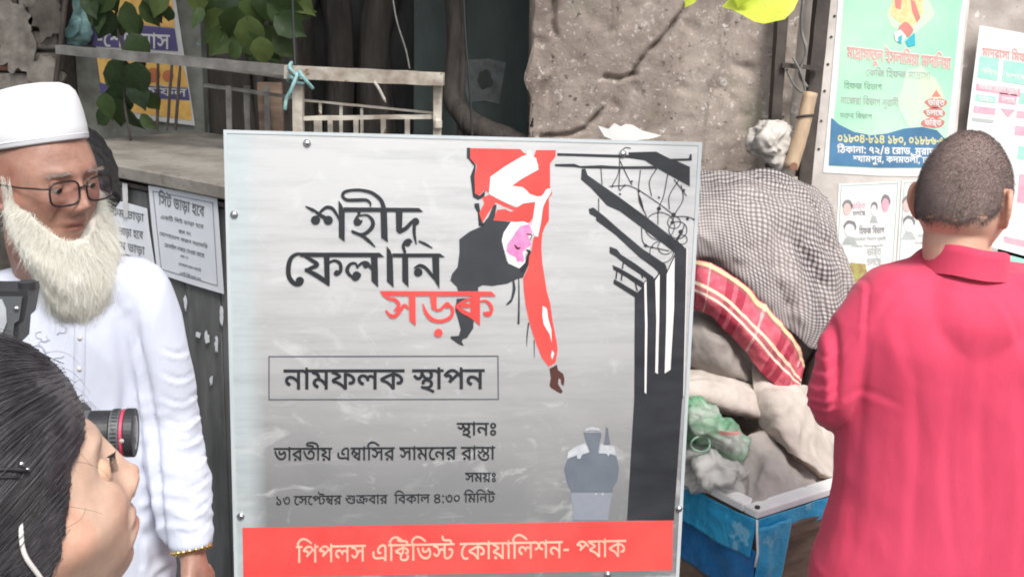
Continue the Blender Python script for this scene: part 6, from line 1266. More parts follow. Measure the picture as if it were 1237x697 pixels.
pr('title_lettering', C, L3, 'title')
kR = 1115/160; C = []
Tz = Rz_; kT = kR
tp([(60, 148), (1002, 152), (1040, 192), (90, 188)])
tz([(92, 178), (140, 212), (190, 222), (222, 262), (200, 300), (182, 312)], [24, 26, 30, 30, 22, 12]); tz([(115, 312), (145, 350), (185, 360), (222, 325), (270, 268), (305, 300)], [14, 28, 32, 34, 26, 14]); tp([(305, 182), (362, 182), (364, 440), (312, 396)])
tp([(482, 182), (540, 182), (540, 295), (560, 306), (548, 324), (500, 300)]); tz([(545, 310), (575, 302), (605, 272), (628, 258)], [20, 24, 26, 26]); tc(628, 266, 26); tz([(632, 262), (668, 290), (672, 340), (640, 380), (570, 402), (500, 385), (450, 330), (424, 254)], [24, 26, 28, 32, 30, 34, 30, 8]); tc(555, 500, 36)
tp([(845, 182), (905, 182), (905, 440), (868, 404), (848, 380)]); tz([(862, 204), (800, 222), (745, 250), (706, 278)], [18, 24, 26, 20]); tz([(706, 276), (760, 318), (820, 352), (868, 398)], [26, 36, 34, 16]); tz([(760, 268), (800, 270), (830, 262)], [36, 34, 24]); tz([(830, 210), (835, 280), (840, 350)], [26, 22, 30])
tz([(895, 240), (945, 230), (985, 255), (1002, 300), (985, 345), (950, 345), (936, 325)], [12, 20, 28, 30, 28, 24, 12]); tc(965, 340, 22)
pr('title_lettering', C, L4, 'red', 'red word of the title')
# stand-off screws
def dome(g, c, n, r_, h, k=4, m=14):
    n = np.array(n); a = np.cross(n, (0, 0, 1.)); a /= np.linalg.norm(a); b = np.cross(n, a); V = []; F = []
    for i in range(k):
        t = i/(k)*math.pi/2
        for j in range(m): V.append(c+n*h*math.sin(t)+(a*math.cos(2*math.pi*j/m)+b*math.sin(2*math.pi*j/m))*r_*math.cos(t))
    V.append(c+n*h); 
    for i in range(k-1):
        for j in range(m): F.append((i*m+j, i*m+(j+1) % m, (i+1)*m+(j+1) % m, (i+1)*m+j))
    for j in range(m): F.append(((k-1)*m+j, (k-1)*m+(j+1) % m, k*m))
    g.add(V, F)
for x, y in ((283, 259), (371, 173), (752, 186), (291, 623), (820, 614), (734, 693)):
    g = Geo(); c = SP.px(x, y, 0); g.tube([c+SP.n*.0003, c+SP.n*.003], .0072, 16); dome(g, c+SP.n*.003, SP.n, .0062, .004); g.build('screw', MAT['chrome'], sg, True)
for x in (330, 775):
    c = SP.px(x, 434, -.022); g = Geo(); g.box((c[0], c[1]+.04, .78), (.03, .03, 1.56)); g.build('mounting_post', MAT['steel'], sg)

# ================================================================== POSTERS AND POSTS ON THE RIGHT
PW = Plane((0, 3.478, 0), (1, 0, 0), (0, 0, 1))
MAT['backing'] = mat('whitewashed board', (.66, .63, .60), .8, c2=(.50, .46, .43), vs=12, bs=60, bst=.4, spots=[(30, .70, (.25, .22, .20))])
MAT['p_white'] = mat('poster white', (.80, .80, .79), .55, c2=(.74, .75, .74), vs=5, bs=10, bst=.25, bd=.004)
MAT['p_mint'] = mat('poster mint', (.34, .78, .50), .5, c2=(.58, .84, .62), vs=2.2, bs=10, bst=.25, bd=.004)
MAT['p_lime'] = mat('poster pale lime', (.62, .84, .50), .5, c2=(.56, .84, .62), vs=6, bst=0)
MAT['p_blue'] = mat('poster steel blue', (.085, .235, .42), .5, bst=0)
MAT['p_red'] = mat('poster red', (.82, .40, .36), .5, bst=0)
MAT['p_pale'] = mat('poster pale grey green', (.36, .52, .44), .5, bst=0)
MAT['p_yel'] = mat('poster yellow', (.78, .76, .40), .5, bst=0)
MAT['p_teal'] = mat('poster teal', (.30, .66, .54), .5, c2=(.42, .72, .62), vs=40, bst=0)
MAT['p_pink'] = mat('poster rose', (.80, .34, .44), .5, c2=(.82, .46, .54), vs=40, bst=0)
MAT['p_skin'] = mat('poster portrait tone', (.76, .58, .54), .5, bst=0)
MAT['p_dark'] = mat('poster dark print', (.26, .25, .26), .5, bst=0)
MAT['p_grey'] = mat('poster grey print', (.52, .56, .55), .5, bst=0)
MAT['p_amber'] = mat('poster flame', (.82, .58, .26), .5, c2=(.80, .70, .40), vs=60, bst=0)
MAT['p_cyan'] = mat('poster cyan', (.06, .55, .68), .5, bst=0)
bb = empty('poster_board', 'whitewashed board behind the mint green poster, nail holes along its left edge', 'board', tuple(PW.px(1060, 100)))
slab2('board', [[(1003, -40), (1175, -40), (1163, 60), (1150, 215), (1146, 345), (1014, 350), (972, 214), (986, 100)]], PW, -.002, .012, MAT['backing'], bb)
for x, y in ((1007, 20), (1003, 45), (999, 78), (995, 110), (991, 146), (988, 180)):
    g = Geo(); c = PW.px(x, y, .0102); g.tube([c, c+PW.n*.0015], .0045, 8); g.build('nail_head', MAT['darkmetal'], bb)
gp = empty('mint_poster', 'tall mint green poster with blue wave foot and red heading, behind the short haired man', 'poster', tuple(PW.px(1080, 100)))
B0 = .0105
slab2('sheet', [[(1014, -30), (1172, -30), (1164, 20), (1145, 213), (1060, 212), (993, 208), (1002, 110)]], PW, B0, .0016, MAT['p_white'], gp)
def pp(nm, C, k, m, par=gp, b0=None, P=PW): return flat(nm, C, P, (B0 if b0 is None else b0)+.0016+.0006*k, MAT[m], par)
pp('mint_print', [[(1020, -28), (1166, -28), (1158, 20), (1139, 203), (1060, 203), (1000, 200), (1010, 105)]], 1, 'p_mint')
pp('lime_print', [blob2(1108, 120, 26, 36, s=4), ], 2, 'p_lime')
pp('blue_print', [[(1003, 142), (1012, 150), (1030, 159), (1050, 163), (1070, 161), (1090, 155), (1112, 153), (1130, 157), (1142, 170), (1138, 202), (1060, 202), (1000, 199)]], 3, 'p_blue')
pp('heading_shadow', text('gt', 1022, 1147, 70, 84, 13, bold=60), 2.6, 'p_white')
pp('heading', text('gt', 1022, 1147, 70, 84, 13, bold=16), 3.4, 'p_red')
pp('line_lettering', text('g1', 1045, 1122, 92, 96, 8, bold=10), 3, 'p_grey')
pp('line_lettering', text('g2', 1018, 1064, 107, 109, 7, bold=8), 3, 'p_pale')
pp('line_lettering', text('g3', 1014, 1084, 125, 129, 8, bold=12), 3, 'p_grey')
pp('line_lettering', text('g4', 1013, 1052, 142, 144, 6, bold=8), 3, 'p_pale')
pp('phone_lettering', text('gp', 1010, 1146, 171, 175, 9, bold=34), 4, 'p_yel')
pp('address_lettering', text('ga', 1010, 1142, 184, 187, 7.5, bold=28), 4, 'p_white')
pp('address_lettering', text('gb', 1029, 1132, 195, 197, 7, bold=24), 4, 'p_white')
MAT['p_redsoft'] = mat('poster soft red', (.78, .28, .25), .5, bst=0)
for yc, k, xx in ((124, 'g5', 1129), (136, 'g6', 1127), (148, 'g5', 1125)):
    pp('badge', [blob2(xx, yc, 14, 6.4, 16, .12, yc)], 3, 'p_redsoft'); pp('badge_lettering', text(k, xx-10, xx+10, yc+3, yc+3.4, 6, bold=20), 4, 'p_white')
pp('badge_point', [[(1123, 117), (1129, 108), (1135, 117)]], 3, 'p_redsoft')
# picture at the head of the poster: a hand holding a flame like bouquet (plain shapes)
pp('picture', [blob2(1096, 14, 26, 24, s=9)], 2, 'p_lime'); pp('picture', [blob2(1094, 6, 19, 26, s=7)], 3, 'p_amber'); pp('picture', [blob2(1092, 36, 9, 8, s=5)], 4, 'p_redsoft')
pp('picture', [ccw([(1078, 40), (1086, 36), (1093, 44), (1088, 52), (1080, 50)])], 4.4, 'p_white'); pp('picture', [ccw([(1097, 45), (1103, 40), (1104, 55), (1095, 57), (1092, 50)])], 4, 'p_cyan'); pp('picture', [ccw([(1083, 45), (1088, 42), (1087, 53), (1083, 51)])], 5, 'p_cyan')
pp('picture', [ccw([(1098, 0), (1103, 2), (1110, 22), (1106, 28), (1100, 14)]), ], 4, 'p_redsoft'); pp('picture', [ccw([(1078, -6), (1088, -4), (1086, 12), (1080, 10)])], 4, 'p_redsoft')

# rose and teal timetable poster at the right edge
rp = empty('timetable_poster', 'white poster of rose and teal boxes at right, above and beside the short haired head', 'poster', tuple(PW.px(1215, 120)))
slab2('sheet', [[(1183, 31), (1290, 50), (1272, 360), (1156, 322), (1168, 150)]], PW, .002, .0016, MAT['p_white'], rp)
def p2(nm, C, k, m): return pp(nm, C, k, m, rp, .002)
p2('heading', text('pt', 1186, 1262, 68, 79, 10, bold=14), 2, 'p_red')
for q, m in (([(1183, 68), (1206, 71), (1204, 98), (1180, 94)], 'p_teal'), ([(1212, 73), (1240, 77), (1238, 103), (1210, 99)], 'p_teal'), ([(1244, 78), (1275, 82), (1272, 108), (1242, 104)], 'p_teal'),
             ([(1179, 101), (1232, 108), (1231, 117), (1178, 109)], 'p_pink'), ([(1178, 114), (1202, 117), (1201, 125), (1177, 122)], 'p_teal'), ([(1207, 112), (1228, 115), (1226, 127), (1205, 124)], 'p_pink'),
             ([(1176, 128), (1202, 131), (1201, 139), (1175, 136)], 'p_pink'), ([(1208, 131), (1226, 133), (1217, 142)], 'p_pink'), ([(1232, 112), (1262, 116), (1260, 128), (1230, 125)], 'p_teal'), ([(1228, 134), (1262, 138), (1260, 146), (1227, 142)], 'p_pink'),
             ([(1174, 142), (1200, 145), (1199, 149), (1173, 146)], 'p_grey'), ([(1226, 152), (1258, 156), (1257, 166), (1225, 163)], 'p_pink'), ([(1230, 176), (1260, 180), (1258, 196), (1228, 192)], 'p_teal'), ([(1205, 300), (1262, 316), (1260, 330), (1203, 312)], 'p_teal'), ([(1212, 285), (1262, 296), (1260, 304), (1212, 292)], 'p_pink'), ([(1165, 290), (1250, 312), (1250, 316), (1165, 294)], 'p_grey'), ([(1231, 210), (1262, 214), (1258, 250), (1228, 244)], 'p_pink')):
    p2('box_print', [ccw(q)], 1.5, m)
for x0, y0, x1, y1, k in ((1185, 88, 1203, 91, 'g5'), (1214, 93, 1238, 97, 'g6'), (1182, 122, 1199, 124, 'g5'), (1209, 122, 1225, 124, 'g6'), (1181, 107, 1229, 114, 'g3')):
    p2('box_lettering', text(k, x0, x1, y0, y1, 5, bold=16), 2.6, 'p_white')

# two election leaflets under the mint poster
for lab, q, por in (('white leaflet of small portraits beside the checked cloth', [(1012, 222), (1086, 219), (1079, 332), (1006, 338)], ((1022, 251, 6, 9, 'p_skin'), (1068, 246, 5.5, 10, 'p_pink'), (1025, 276, 7.5, 9, 'p_white'), (1054, 252, 4, 8, 'p_white'))),
                    ('white leaflet with two faces, half hidden by the short haired man', [(1088, 218), (1150, 216), (1142, 330), (1081, 328)], ((1094, 247, 6, 9, 'p_skin'), (1096, 270, 7, 9, 'p_white'), (1120, 250, 7, 9, 'p_skin')))):
    lf = empty('leaflet', lab, 'leaflet', tuple(PW.px(*q[0])))
    slab2('sheet', [ccw(q)], PW, B0, .0014, MAT['p_white'], lf)
    flat('border_line', frame_rect([(q[0][0]+3, q[0][1]+2), (q[1][0]-3, q[1][1]+2), (q[2][0]-3, q[2][1]-3), (q[3][0]+3, q[3][1]-3)], .9), PW, B0+.002, MAT['p_pale'], lf)
    for x, y, rx, ry, m in por:
        flat('portrait_hair', [blob2(x+.6, y-ry*.35, rx*1.05, ry*.85, 14, .1, x)], PW, B0+.0022, MAT['p_dark'], lf)
        flat('portrait_face', [blob2(x, y+1.2, rx*.82, ry*.85, 14, .05, x)], PW, B0+.0028, MAT[m], lf)
        flat('portrait_body', [ccw([(x-rx*1.3, y+ry*2.1), (x-rx*.6, y+ry*1.05), (x+rx*.6, y+ry*1.05), (x+rx*1.3, y+ry*2.1)])], PW, B0+.0020, MAT['p_grey' if m == 'p_white' else 'p_white'], lf)
    x0 = q[0][0]
    for dx0, dx1, dy, h, k, m in ((20, 38, 30, 6, 'g5', 'p_pink'), (22, 38, 38, 5, 'g6', 'p_dark'), (30, 62, 60, 7, 'g2', 'p_dark'), (24, 64, 68, 3.4, 'g3', 'p_grey'), (40, 58, 86, 8, 'g5', 'p_grey'), (40, 58, 98, 8, 'g6', 'p_grey'), (20, 60, 76, 2.4, 'g3', 'p_grey')):
        flat('lettering', text(k, x0+dx0*.95-4, x0+dx1*.95-4, q[0][1]+dy, q[0][1]+dy-.6, h, bold=16), PW, B0+.0022, MAT[m], lf)
flat_s = empty('sticker', 'small olive and brown sticker between the checked cloth and the crimson shoulder', 'sticker', tuple(PW.px(1036, 325)))
MAT['olive'] = mat('olive print', (.42, .44, .14), .6, c2=(.34, .20, .10), vs=60, bst=0)
slab2('sheet', [ccw([(1026, 316), (1044, 318), (1048, 338), (1028, 345), (1020, 335)])], PW, B0+.002, .001, MAT['olive'], flat_s)

# leaning posts left of the board
def beam(name, a, b, w, d, m, label, cat='post', parent=None):
    g = Geo(); bar(g, a, b, w, d); o = g.build(name, MAT[m], parent)
    if parent is None: tag(o, label, cat)
    return o
ph = empty('post_frame', 'two dark leaning posts joined by a short cross bar left of the mint poster', 'frame', tuple(at(950, 100, 3.36)))
beam('post', at(949, -60, 3.40), at(926, 300, 3.38), .030, .05, 'darkmetal', '', parent=ph)
beam('post', at(999, -60, 3.42), at(962, 300, 3.40), .040, .05, 'darkmetal', '', parent=ph)
beam('cross_bar', at(944, 79, 3.365), at(990, 83, 3.36), .03, .014, 'darkmetal', '', parent=ph)
g = Geo(); g.tube(cr([at(975, -40, 3.37), at(968, 30, 3.35), at(974, 62, 3.34), at(966, 88, 3.34), at(975, 106, 3.33)], 6), .005, 6); g.tube(cr([at(950, 84, 3.36), at(960, 104, 3.34), at(972, 112, 3.33), at(968, 90, 3.33), at(958, 70, 3.34)], 6), .004, 6)
o = g.build('wire_loops', MAT['rail_grey'], None, True); tag(o, 'tangled grey wire loops between the two leaning posts', 'wire')
bm = empty('bamboo_pole', 'short dry bamboo pole tied upright above the checked cloth', 'pole', tuple(at(960, 160, 3.28)))
g = Geo(); a, b = at(979, 112, 3.31), at(955, 204, 3.28); P = cr([a, (a+b)/2+np.array((.004, 0, 0)), b], 8); g.tube(P, [.0215]*4+[.0225]+[.0215]*6+[.0225]+[.022]*5, 16); g.build('cane', MAT['bamboo'], bm, True)
g = Geo(); g.tube([P[-2]+np.array((0, -.0225, -.004)), P[-2]+np.array((0, -.024, -.004))], .012, 12); g.build('cut_mark', MAT['bamboo_end'], bm)
g = Geo(); g.tube([P[5]+np.array((.0245*math.cos(t), .0245*math.sin(t), .006*math.cos(t+1))) for t in np.linspace(0, 6.28, 18)], .0035, 6); g.build('tie', MAT['darkmetal'], bm, True)
b = P[-1]; o = beam('pole', b+np.array((.0, .03, -.03)), at(950, 420, 3.2), .05, .05, 'oldwood', ''); tag(o, 'worn wooden prop under the bamboo behind the checked heap', 'pole')
o = patch('rag', [[(915, 148, 3.33), (928, 144, 3.30), (942, 146, 3.30), (956, 152, 3.33)], [(905, 162, 3.32), (922, 164, 3.27), (940, 168, 3.28), (956, 172, 3.33)], [(904, 180, 3.33), (920, 184, 3.28), (940, 190, 3.29), (951, 196, 3.33)], [(912, 184, 3.35), (926, 192, 3.32), (938, 206, 3.32), (946, 222, 3.34)]], MAT['rag'], crump=.022, csc=28)
tag(o, 'knotted off white rag tied round the left leaning post', 'rag')
# torn paper star above the sign
o = slab2('paper_scrap', [ccw([(722, 152), (735, 156), (742, 149), (750, 153), (756, 150), (764, 151), (776, 158), (799, 164), (785, 168), (766, 170), (740, 169), (730, 165)])], Plane((0, 3.40, 0), (1, 0, 0), (0, 0, 1)), 0, .003, MAT['p_white'], None); tag(o, 'torn white paper scrap stuck on the brown wall above the sign edge', 'paper')

# ================================================================== CART
c0 = np.array((.558, 2.25)); e1 = np.array((-.56, .828)); e2 = np.array((.828, .56)); ZR = .742; LA, LB = .78, .98
def cw(a, b, z): p = c0+e1*a+e2*b; return np.array((p[0], p[1], z))
RC = np.array(((e2[0], e1[0], 0), (e2[1], e1[1], 0), (0, 0, 1)))
ct = empty('cart', 'wooden street cart edged with white foam and blue tarpaulin, beside the sign', 'cart', tuple(cw(LA/2, LB/2, 0)))
def cbox(g, a0, a1, b0, b1, z0, z1, bev=.003):
    c = cw((a0+a1)/2, (b0+b1)/2, (z0+z1)/2); g.box(c, (b1-b0, a1-a0, z1-z0), RC, bev)
g = Geo(); cbox(g, .02, LA-.02, .02, LB-.02, .60, .625); g.build('bed', MAT['brownwood'], ct)
for nm, q in (('side_panel', (.008, .022, .008, LB-.008)), ('side_panel', (LA-.022, LA-.008, .008, LB-.008)), ('side_panel', (.023, LA-.023, .008, .022)), ('side_panel', (.023, LA-.023, LB-.022, LB-.008))):
    g = Geo(); cbox(g, *q, .44, ZR-.022); g.build(nm, MAT['brownwood'], ct)
g = Geo(); cbox(g, -.012, .006, .06, LB-.01, ZR-.085, ZR-.050); g.build('edge_plank', MAT['oldwood'] if False else MAT['brownwood'], ct)
for q in ((0, .042, 0, LB), (.044, LA, 0, .042), (LA-.042, LA, .044, LB), (.044, LA-.044, LB-.042, LB)):
    g = Geo(); cbox(g, *q, ZR-.018, ZR+.002); g.V = [tuple(np.array(v)+np.array(noise.noise_vector(Vector(v)*14))*.002) for v in g.V]; g.build('foam_rim', MAT['rim'], ct)
for a in (.06, LA-.06):
    for b in (.06, LB-.06):
        g = Geo(); cbox(g, a-.025, a+.025, b-.025, b+.025, .14, .60); g.build('leg', MAT['brownwood'], ct)
# tarp hung over the rim
def tarp(nm, fn, m, nA, nB, k, cr_=.006): patch(nm, [[fn(i/(nA-1), j/(nB-1)) for j in range(nB)] for i in range(nA)], MAT[m], ct, 8, 6, crump=cr_, csc=15, thick=.0015, seed=k)
def s1(t, s): # left side: t down, s away from the corner
    z = ZR-.016-.092*t; o_ = -.004-.006*t-.003*math.sin(s*19); return cw(.0+s*LA*1.0, o_, z-.006*math.sin(s*9))
tarp('blue_tarp', s1, 'tarp', 3, 9, 1)
tarp('lower_tarp', lambda t, s: cw(-.01+s*LA, -.001-.005*math.sin(s*15+1), ZR-.09-(.11+.02*math.sin(s*7))*t), 'tarp_dark', 3, 9, 2)
tarp('blue_tarp', lambda t, s: cw(-.005-.005*t, -.002+s*(LB-.0), ZR-.016-(.048+.006*math.sin(s*17))*t), 'tarp', 3, 10, 3, .004)
tarp('corner_tarp', lambda t, s: cw(-.017-.003*math.sin(s*6), -.008+s*(.105-.03*t), ZR-.03-.26*t), 'tarp', 4, 4, 4)
g = Geo(); p = cw(-.010, -.010, ZR-.012); g.tube([p, p+np.array((.002, -.002, -.03)), cw(-.022, -.012, ZR-.085), cw(-.02, -.014, ZR-.12)], .0028, 6); g.build('tarp_fold', MAT['rim'], ct, True)
g = Geo(); g.tube([cw(.012, .012, ZR+.001), cw(.012, .012, ZR+.007)], .006, 10); g.build('nail_head', MAT['darkmetal'], ct)

# load on the cart: each cloth, sack and bag is its own thing
def lump(c, r, seed, amp=.22, sub=4):
    import bmesh
    bm_ = bmesh.new(); bmesh.ops.create_icosphere(bm_, subdivisions=sub, radius=1); V = []
    for v in bm_.verts:
        n = v.co.normalized(); d = 1+amp*noise.noise(n*1.6+Vector((seed, 0, 0)))+amp*.4*noise.noise(n*5+Vector((seed, 3, 0)))
        V.append((c[0]+n.x*r[0]*d, c[1]+n.y*r[1]*d, c[2]+n.z*r[2]*d))
    F = [tuple(x.index for x in f.verts) for f in bm_.faces]; bm_.free(); return V, F
def cheap(nm, c, r, m, seed, label, cat='sack', amp=.22):
    V, F = lump(c, r, seed, amp); o = obj(nm, V, F, MAT[m], None, True); tag(o, label, cat); return o
cheap('sack', (.62, 3.02, .98), (.25, .19, .34), 'sack_dark', 2, 'stuffed dark canvas sack under the checked cloth on the cart', amp=.15)
cheap('sack', (.36, 2.84, .84), (.13, .12, .20), 'sack_grey', 5, 'upright grey sack at the back left of the cart, behind the sign edge', amp=.18)
cheap('sack', (.98, 2.98, .82), (.17, .14, .20), 'sack', 8, 'beige sack at the far right of the cart behind the crimson sleeve', amp=.15)
o = patch('sack', [[(800, 372, 2.74), (835, 366, 2.68), (870, 392, 2.62), (905, 430, 2.66), (925, 470, 2.75)], [(800, 400, 2.66), (835, 398, 2.58), (868, 412, 2.54), (898, 440, 2.58), (918, 475, 2.7)], [(800, 436, 2.64), (832, 436, 2.56), (868, 446, 2.53), (900, 460, 2.57), (915, 480, 2.68)], [(800, 452, 2.72), (835, 452, 2.66), (868, 460, 2.64), (900, 470, 2.66), (915, 482, 2.74)]], MAT['sack_grey'], crump=.012, csc=16, thick=.006)
tag(o, 'slumped grey brown sack end beneath the red tartan cloth', 'sack')
o = patch('check_cloth', [
    [(790, 232, 2.92), (830, 212, 2.95), (862, 207, 2.95), (905, 205, 2.95), (945, 211, 2.95), (975, 222, 2.97), (1000, 238, 3.02)],
    [(795, 262, 2.72), (832, 240, 2.72), (865, 236, 2.70), (905, 238, 2.70), (950, 250, 2.74), (985, 262, 2.82), (1012, 285, 2.92)],
    [(800, 300, 2.64), (835, 280, 2.62), (868, 276, 2.60), (910, 290, 2.60), (952, 315, 2.66), (992, 330, 2.74), (1026, 330, 2.86)],
    [(802, 322, 2.62), (838, 306, 2.60), (872, 310, 2.58), (914, 345, 2.58), (955, 372, 2.62), (1000, 388, 2.70), (1034, 372, 2.84)],
    [(805, 334, 2.63), (842, 318, 2.61), (876, 334, 2.60), (918, 370, 2.59), (957, 402, 2.62), (985, 420, 2.68), (1030, 410, 2.84)]],
    MAT['check'], nu=16, nv=14, crump=.010, csc=13, thick=.004)
tag(o, 'black and cream checked cloth thrown over the load on the cart', 'cloth')
# soft vertical pleats pressed into it
me = o.data
for v in me.vertices:
    p = v.co; s = p.x*.92+p.z*.55+.03*noise.noise(p*5)
    v.co.y += .016*(1-2*abs(math.sin(s*26+2*noise.noise(p*4))))*max(0, min(1, (1.36-p.z)*5))+.006*noise.noise(p*30)
o = patch('tartan_cloth', [
    [(830, 312, 2.62), (852, 316, 2.575), (882, 330, 2.565), (918, 362, 2.56), (950, 396, 2.58), (968, 428, 2.62), (972, 440, 2.64)],
    [(832, 330, 2.59), (850, 336, 2.55), (878, 352, 2.54), (912, 384, 2.53), (942, 416, 2.55), (962, 442, 2.60), (970, 455, 2.63)],
    [(832, 352, 2.58), (848, 358, 2.54), (874, 374, 2.52), (904, 404, 2.51), (932, 436, 2.53), (954, 458, 2.58), (966, 466, 2.62)],
    [(832, 370, 2.60), (846, 374, 2.57), (868, 390, 2.54), (896, 420, 2.53), (922, 452, 2.54), (945, 470, 2.58), (962, 474, 2.62)]],
    MAT['gamcha'], nu=14, nv=14, crump=.009, csc=15, thick=.003)
tag(o, 'red tartan cotton towel hanging aslant below the checked cloth', 'towel')
o = patch('folded_cloth', [[(800, 446, 2.58), (840, 448, 2.56), (880, 456, 2.55), (915, 466, 2.58)], [(800, 462, 2.50), (840, 464, 2.48), (880, 472, 2.48), (915, 484, 2.52)], [(800, 478, 2.48), (840, 482, 2.46), (880, 492, 2.46), (918, 502, 2.5)], [(800, 486, 2.56), (840, 492, 2.54), (880, 500, 2.53), (918, 510, 2.56)]], MAT['sack'], crump=.008, csc=16, thick=.008)
tag(o, 'folded pale beige cloth lying below the grey sack', 'cloth')
o = patch('sacking', [[(908, 440, 2.60), (935, 462, 2.56), (962, 466, 2.60), (985, 470, 2.70), (1010, 480, 2.78)], [(912, 478, 2.54), (940, 490, 2.48), (966, 498, 2.52), (990, 505, 2.62), (1014, 515, 2.72)], [(920, 512, 2.50), (948, 528, 2.43), (972, 538, 2.45), (996, 545, 2.54), (1016, 555, 2.62)], [(926, 526, 2.50), (958, 548, 2.42), (984, 566, 2.41), (1000, 576, 2.44), (1014, 582, 2.50)]], MAT['sack'], crump=.014, csc=13, thick=.006)
tag(o, 'light beige sacking draped down beside the crimson sleeve', 'sacking')
o = patch('dust_sheet', [[(892, 560, 2.44), (905, 530, 2.47), (930, 524, 2.50), (960, 552, 2.47), (990, 578, 2.46), (1015, 584, 2.52)], [(892, 582, 2.39), (908, 560, 2.41), (932, 556, 2.40), (958, 574, 2.41), (985, 584, 2.42), (1012, 588, 2.48)], [(894, 600, 2.345), (910, 590, 2.35), (934, 588, 2.35), (955, 594, 2.37), (980, 594, 2.40), (1008, 592, 2.45)], [(900, 606, 2.32), (912, 610, 2.30), (930, 610, 2.31), (950, 604, 2.34), (975, 598, 2.385), (1002, 594, 2.42)]], MAT['sack_grey'], crump=.014, csc=18, thick=.005)
tag(o, 'dusty grey cloth filling the near corner of the cart', 'cloth')
me = o.data
me.materials[0] = mat('dusty grey cloth', (.47, .43, .40), .9, c2=(.36, .33, .31), vs=9, bs=60, bst=.5, bd=.003)
# plastic bags
o = patch('clear_bag', [[(815, 535, 2.50), (840, 530, 2.44), (870, 535, 2.42), (900, 560, 2.43)], [(815, 552, 2.46), (842, 550, 2.38), (872, 556, 2.36), (902, 574, 2.38)], [(815, 572, 2.44), (845, 576, 2.365), (874, 580, 2.335), (900, 592, 2.35)], [(815, 582, 2.46), (845, 588, 2.40), (876, 598, 2.36), (898, 602, 2.34)]], MAT['clear_bag'], crump=.030, csc=30, thick=.002)
tag(o, 'crumpled clear plastic bag at the cart edge under the green bag', 'bag')
o = patch('packing_waste', [[(812, 545, 2.50), (845, 545, 2.46), (878, 552, 2.46), (905, 570, 2.46)], [(812, 562, 2.48), (845, 566, 2.43), (876, 574, 2.40), (900, 588, 2.40)], [(812, 580, 2.48), (848, 588, 2.42), (876, 598, 2.38), (896, 606, 2.36)]], MAT['rag'], crump=.03, csc=34, thick=.004)
tag(o, 'pale crumpled packing inside the clear plastic bag', 'packing')
me = o.data; me.materials[0] = mat('pale packing', (.52, .47, .44), .8, c2=(.36, .40, .38), vs=26, bst=.4, spots=[(40, .64, (.16, .09, .08)), (24, .66, (.60, .68, .66))])
o = patch('green_bag', [[(820, 478, 2.48), (850, 488, 2.44), (878, 505, 2.42), (905, 530, 2.44)], [(820, 492, 2.43), (846, 502, 2.37), (872, 522, 2.36), (900, 550, 2.39)], [(820, 520, 2.43), (840, 524, 2.38), (864, 536, 2.37), (894, 560, 2.39)], [(820, 534, 2.48), (838, 536, 2.45), (860, 546, 2.43), (888, 566, 2.43)]], MAT['green_bag'], crump=.016, csc=26, thick=.003)
tag(o, 'glossy green and white plastic packet lying on the clear bag', 'bag')
t = MAT['green_bag'].node_tree; b = t.nodes['Principled BSDF']
c = ramp(t, noisetex(t, 7, 3, .5, stretch=(1, 1, 2.2)), [(.38, (.52, .56, .51)), (.50, (.30, .48, .34)), (.58, (.11, .34, .18)), (.63, (.52, .58, .53))]); t.links.new(c, b.inputs['Base Color'])
o = patch('red_scrap', [[(868, 520, 2.36), (880, 521, 2.35), (893, 521, 2.36)], [(868, 525, 2.36), (881, 526, 2.35), (895, 524, 2.36)]], MAT['p_red'], crump=.004, thick=.001); tag(o, 'thin red plastic strip above the green packet', 'scrap')
g = Geo(); c = at(846, 536, 2.36)
g.tube([c+np.array((.022*math.cos(t), .004*math.sin(2*t), .019*math.sin(t))) for t in np.linspace(0, 6.28, 20)], .0026, 6)
MAT['green_ring'] = mat('pale green plastic', (.28, .48, .36), .3, bst=0)
o = g.build('bottle_ring', MAT['green_ring'], None, True); tag(o, 'pale green plastic ring at the left of the clear bag', 'ring')

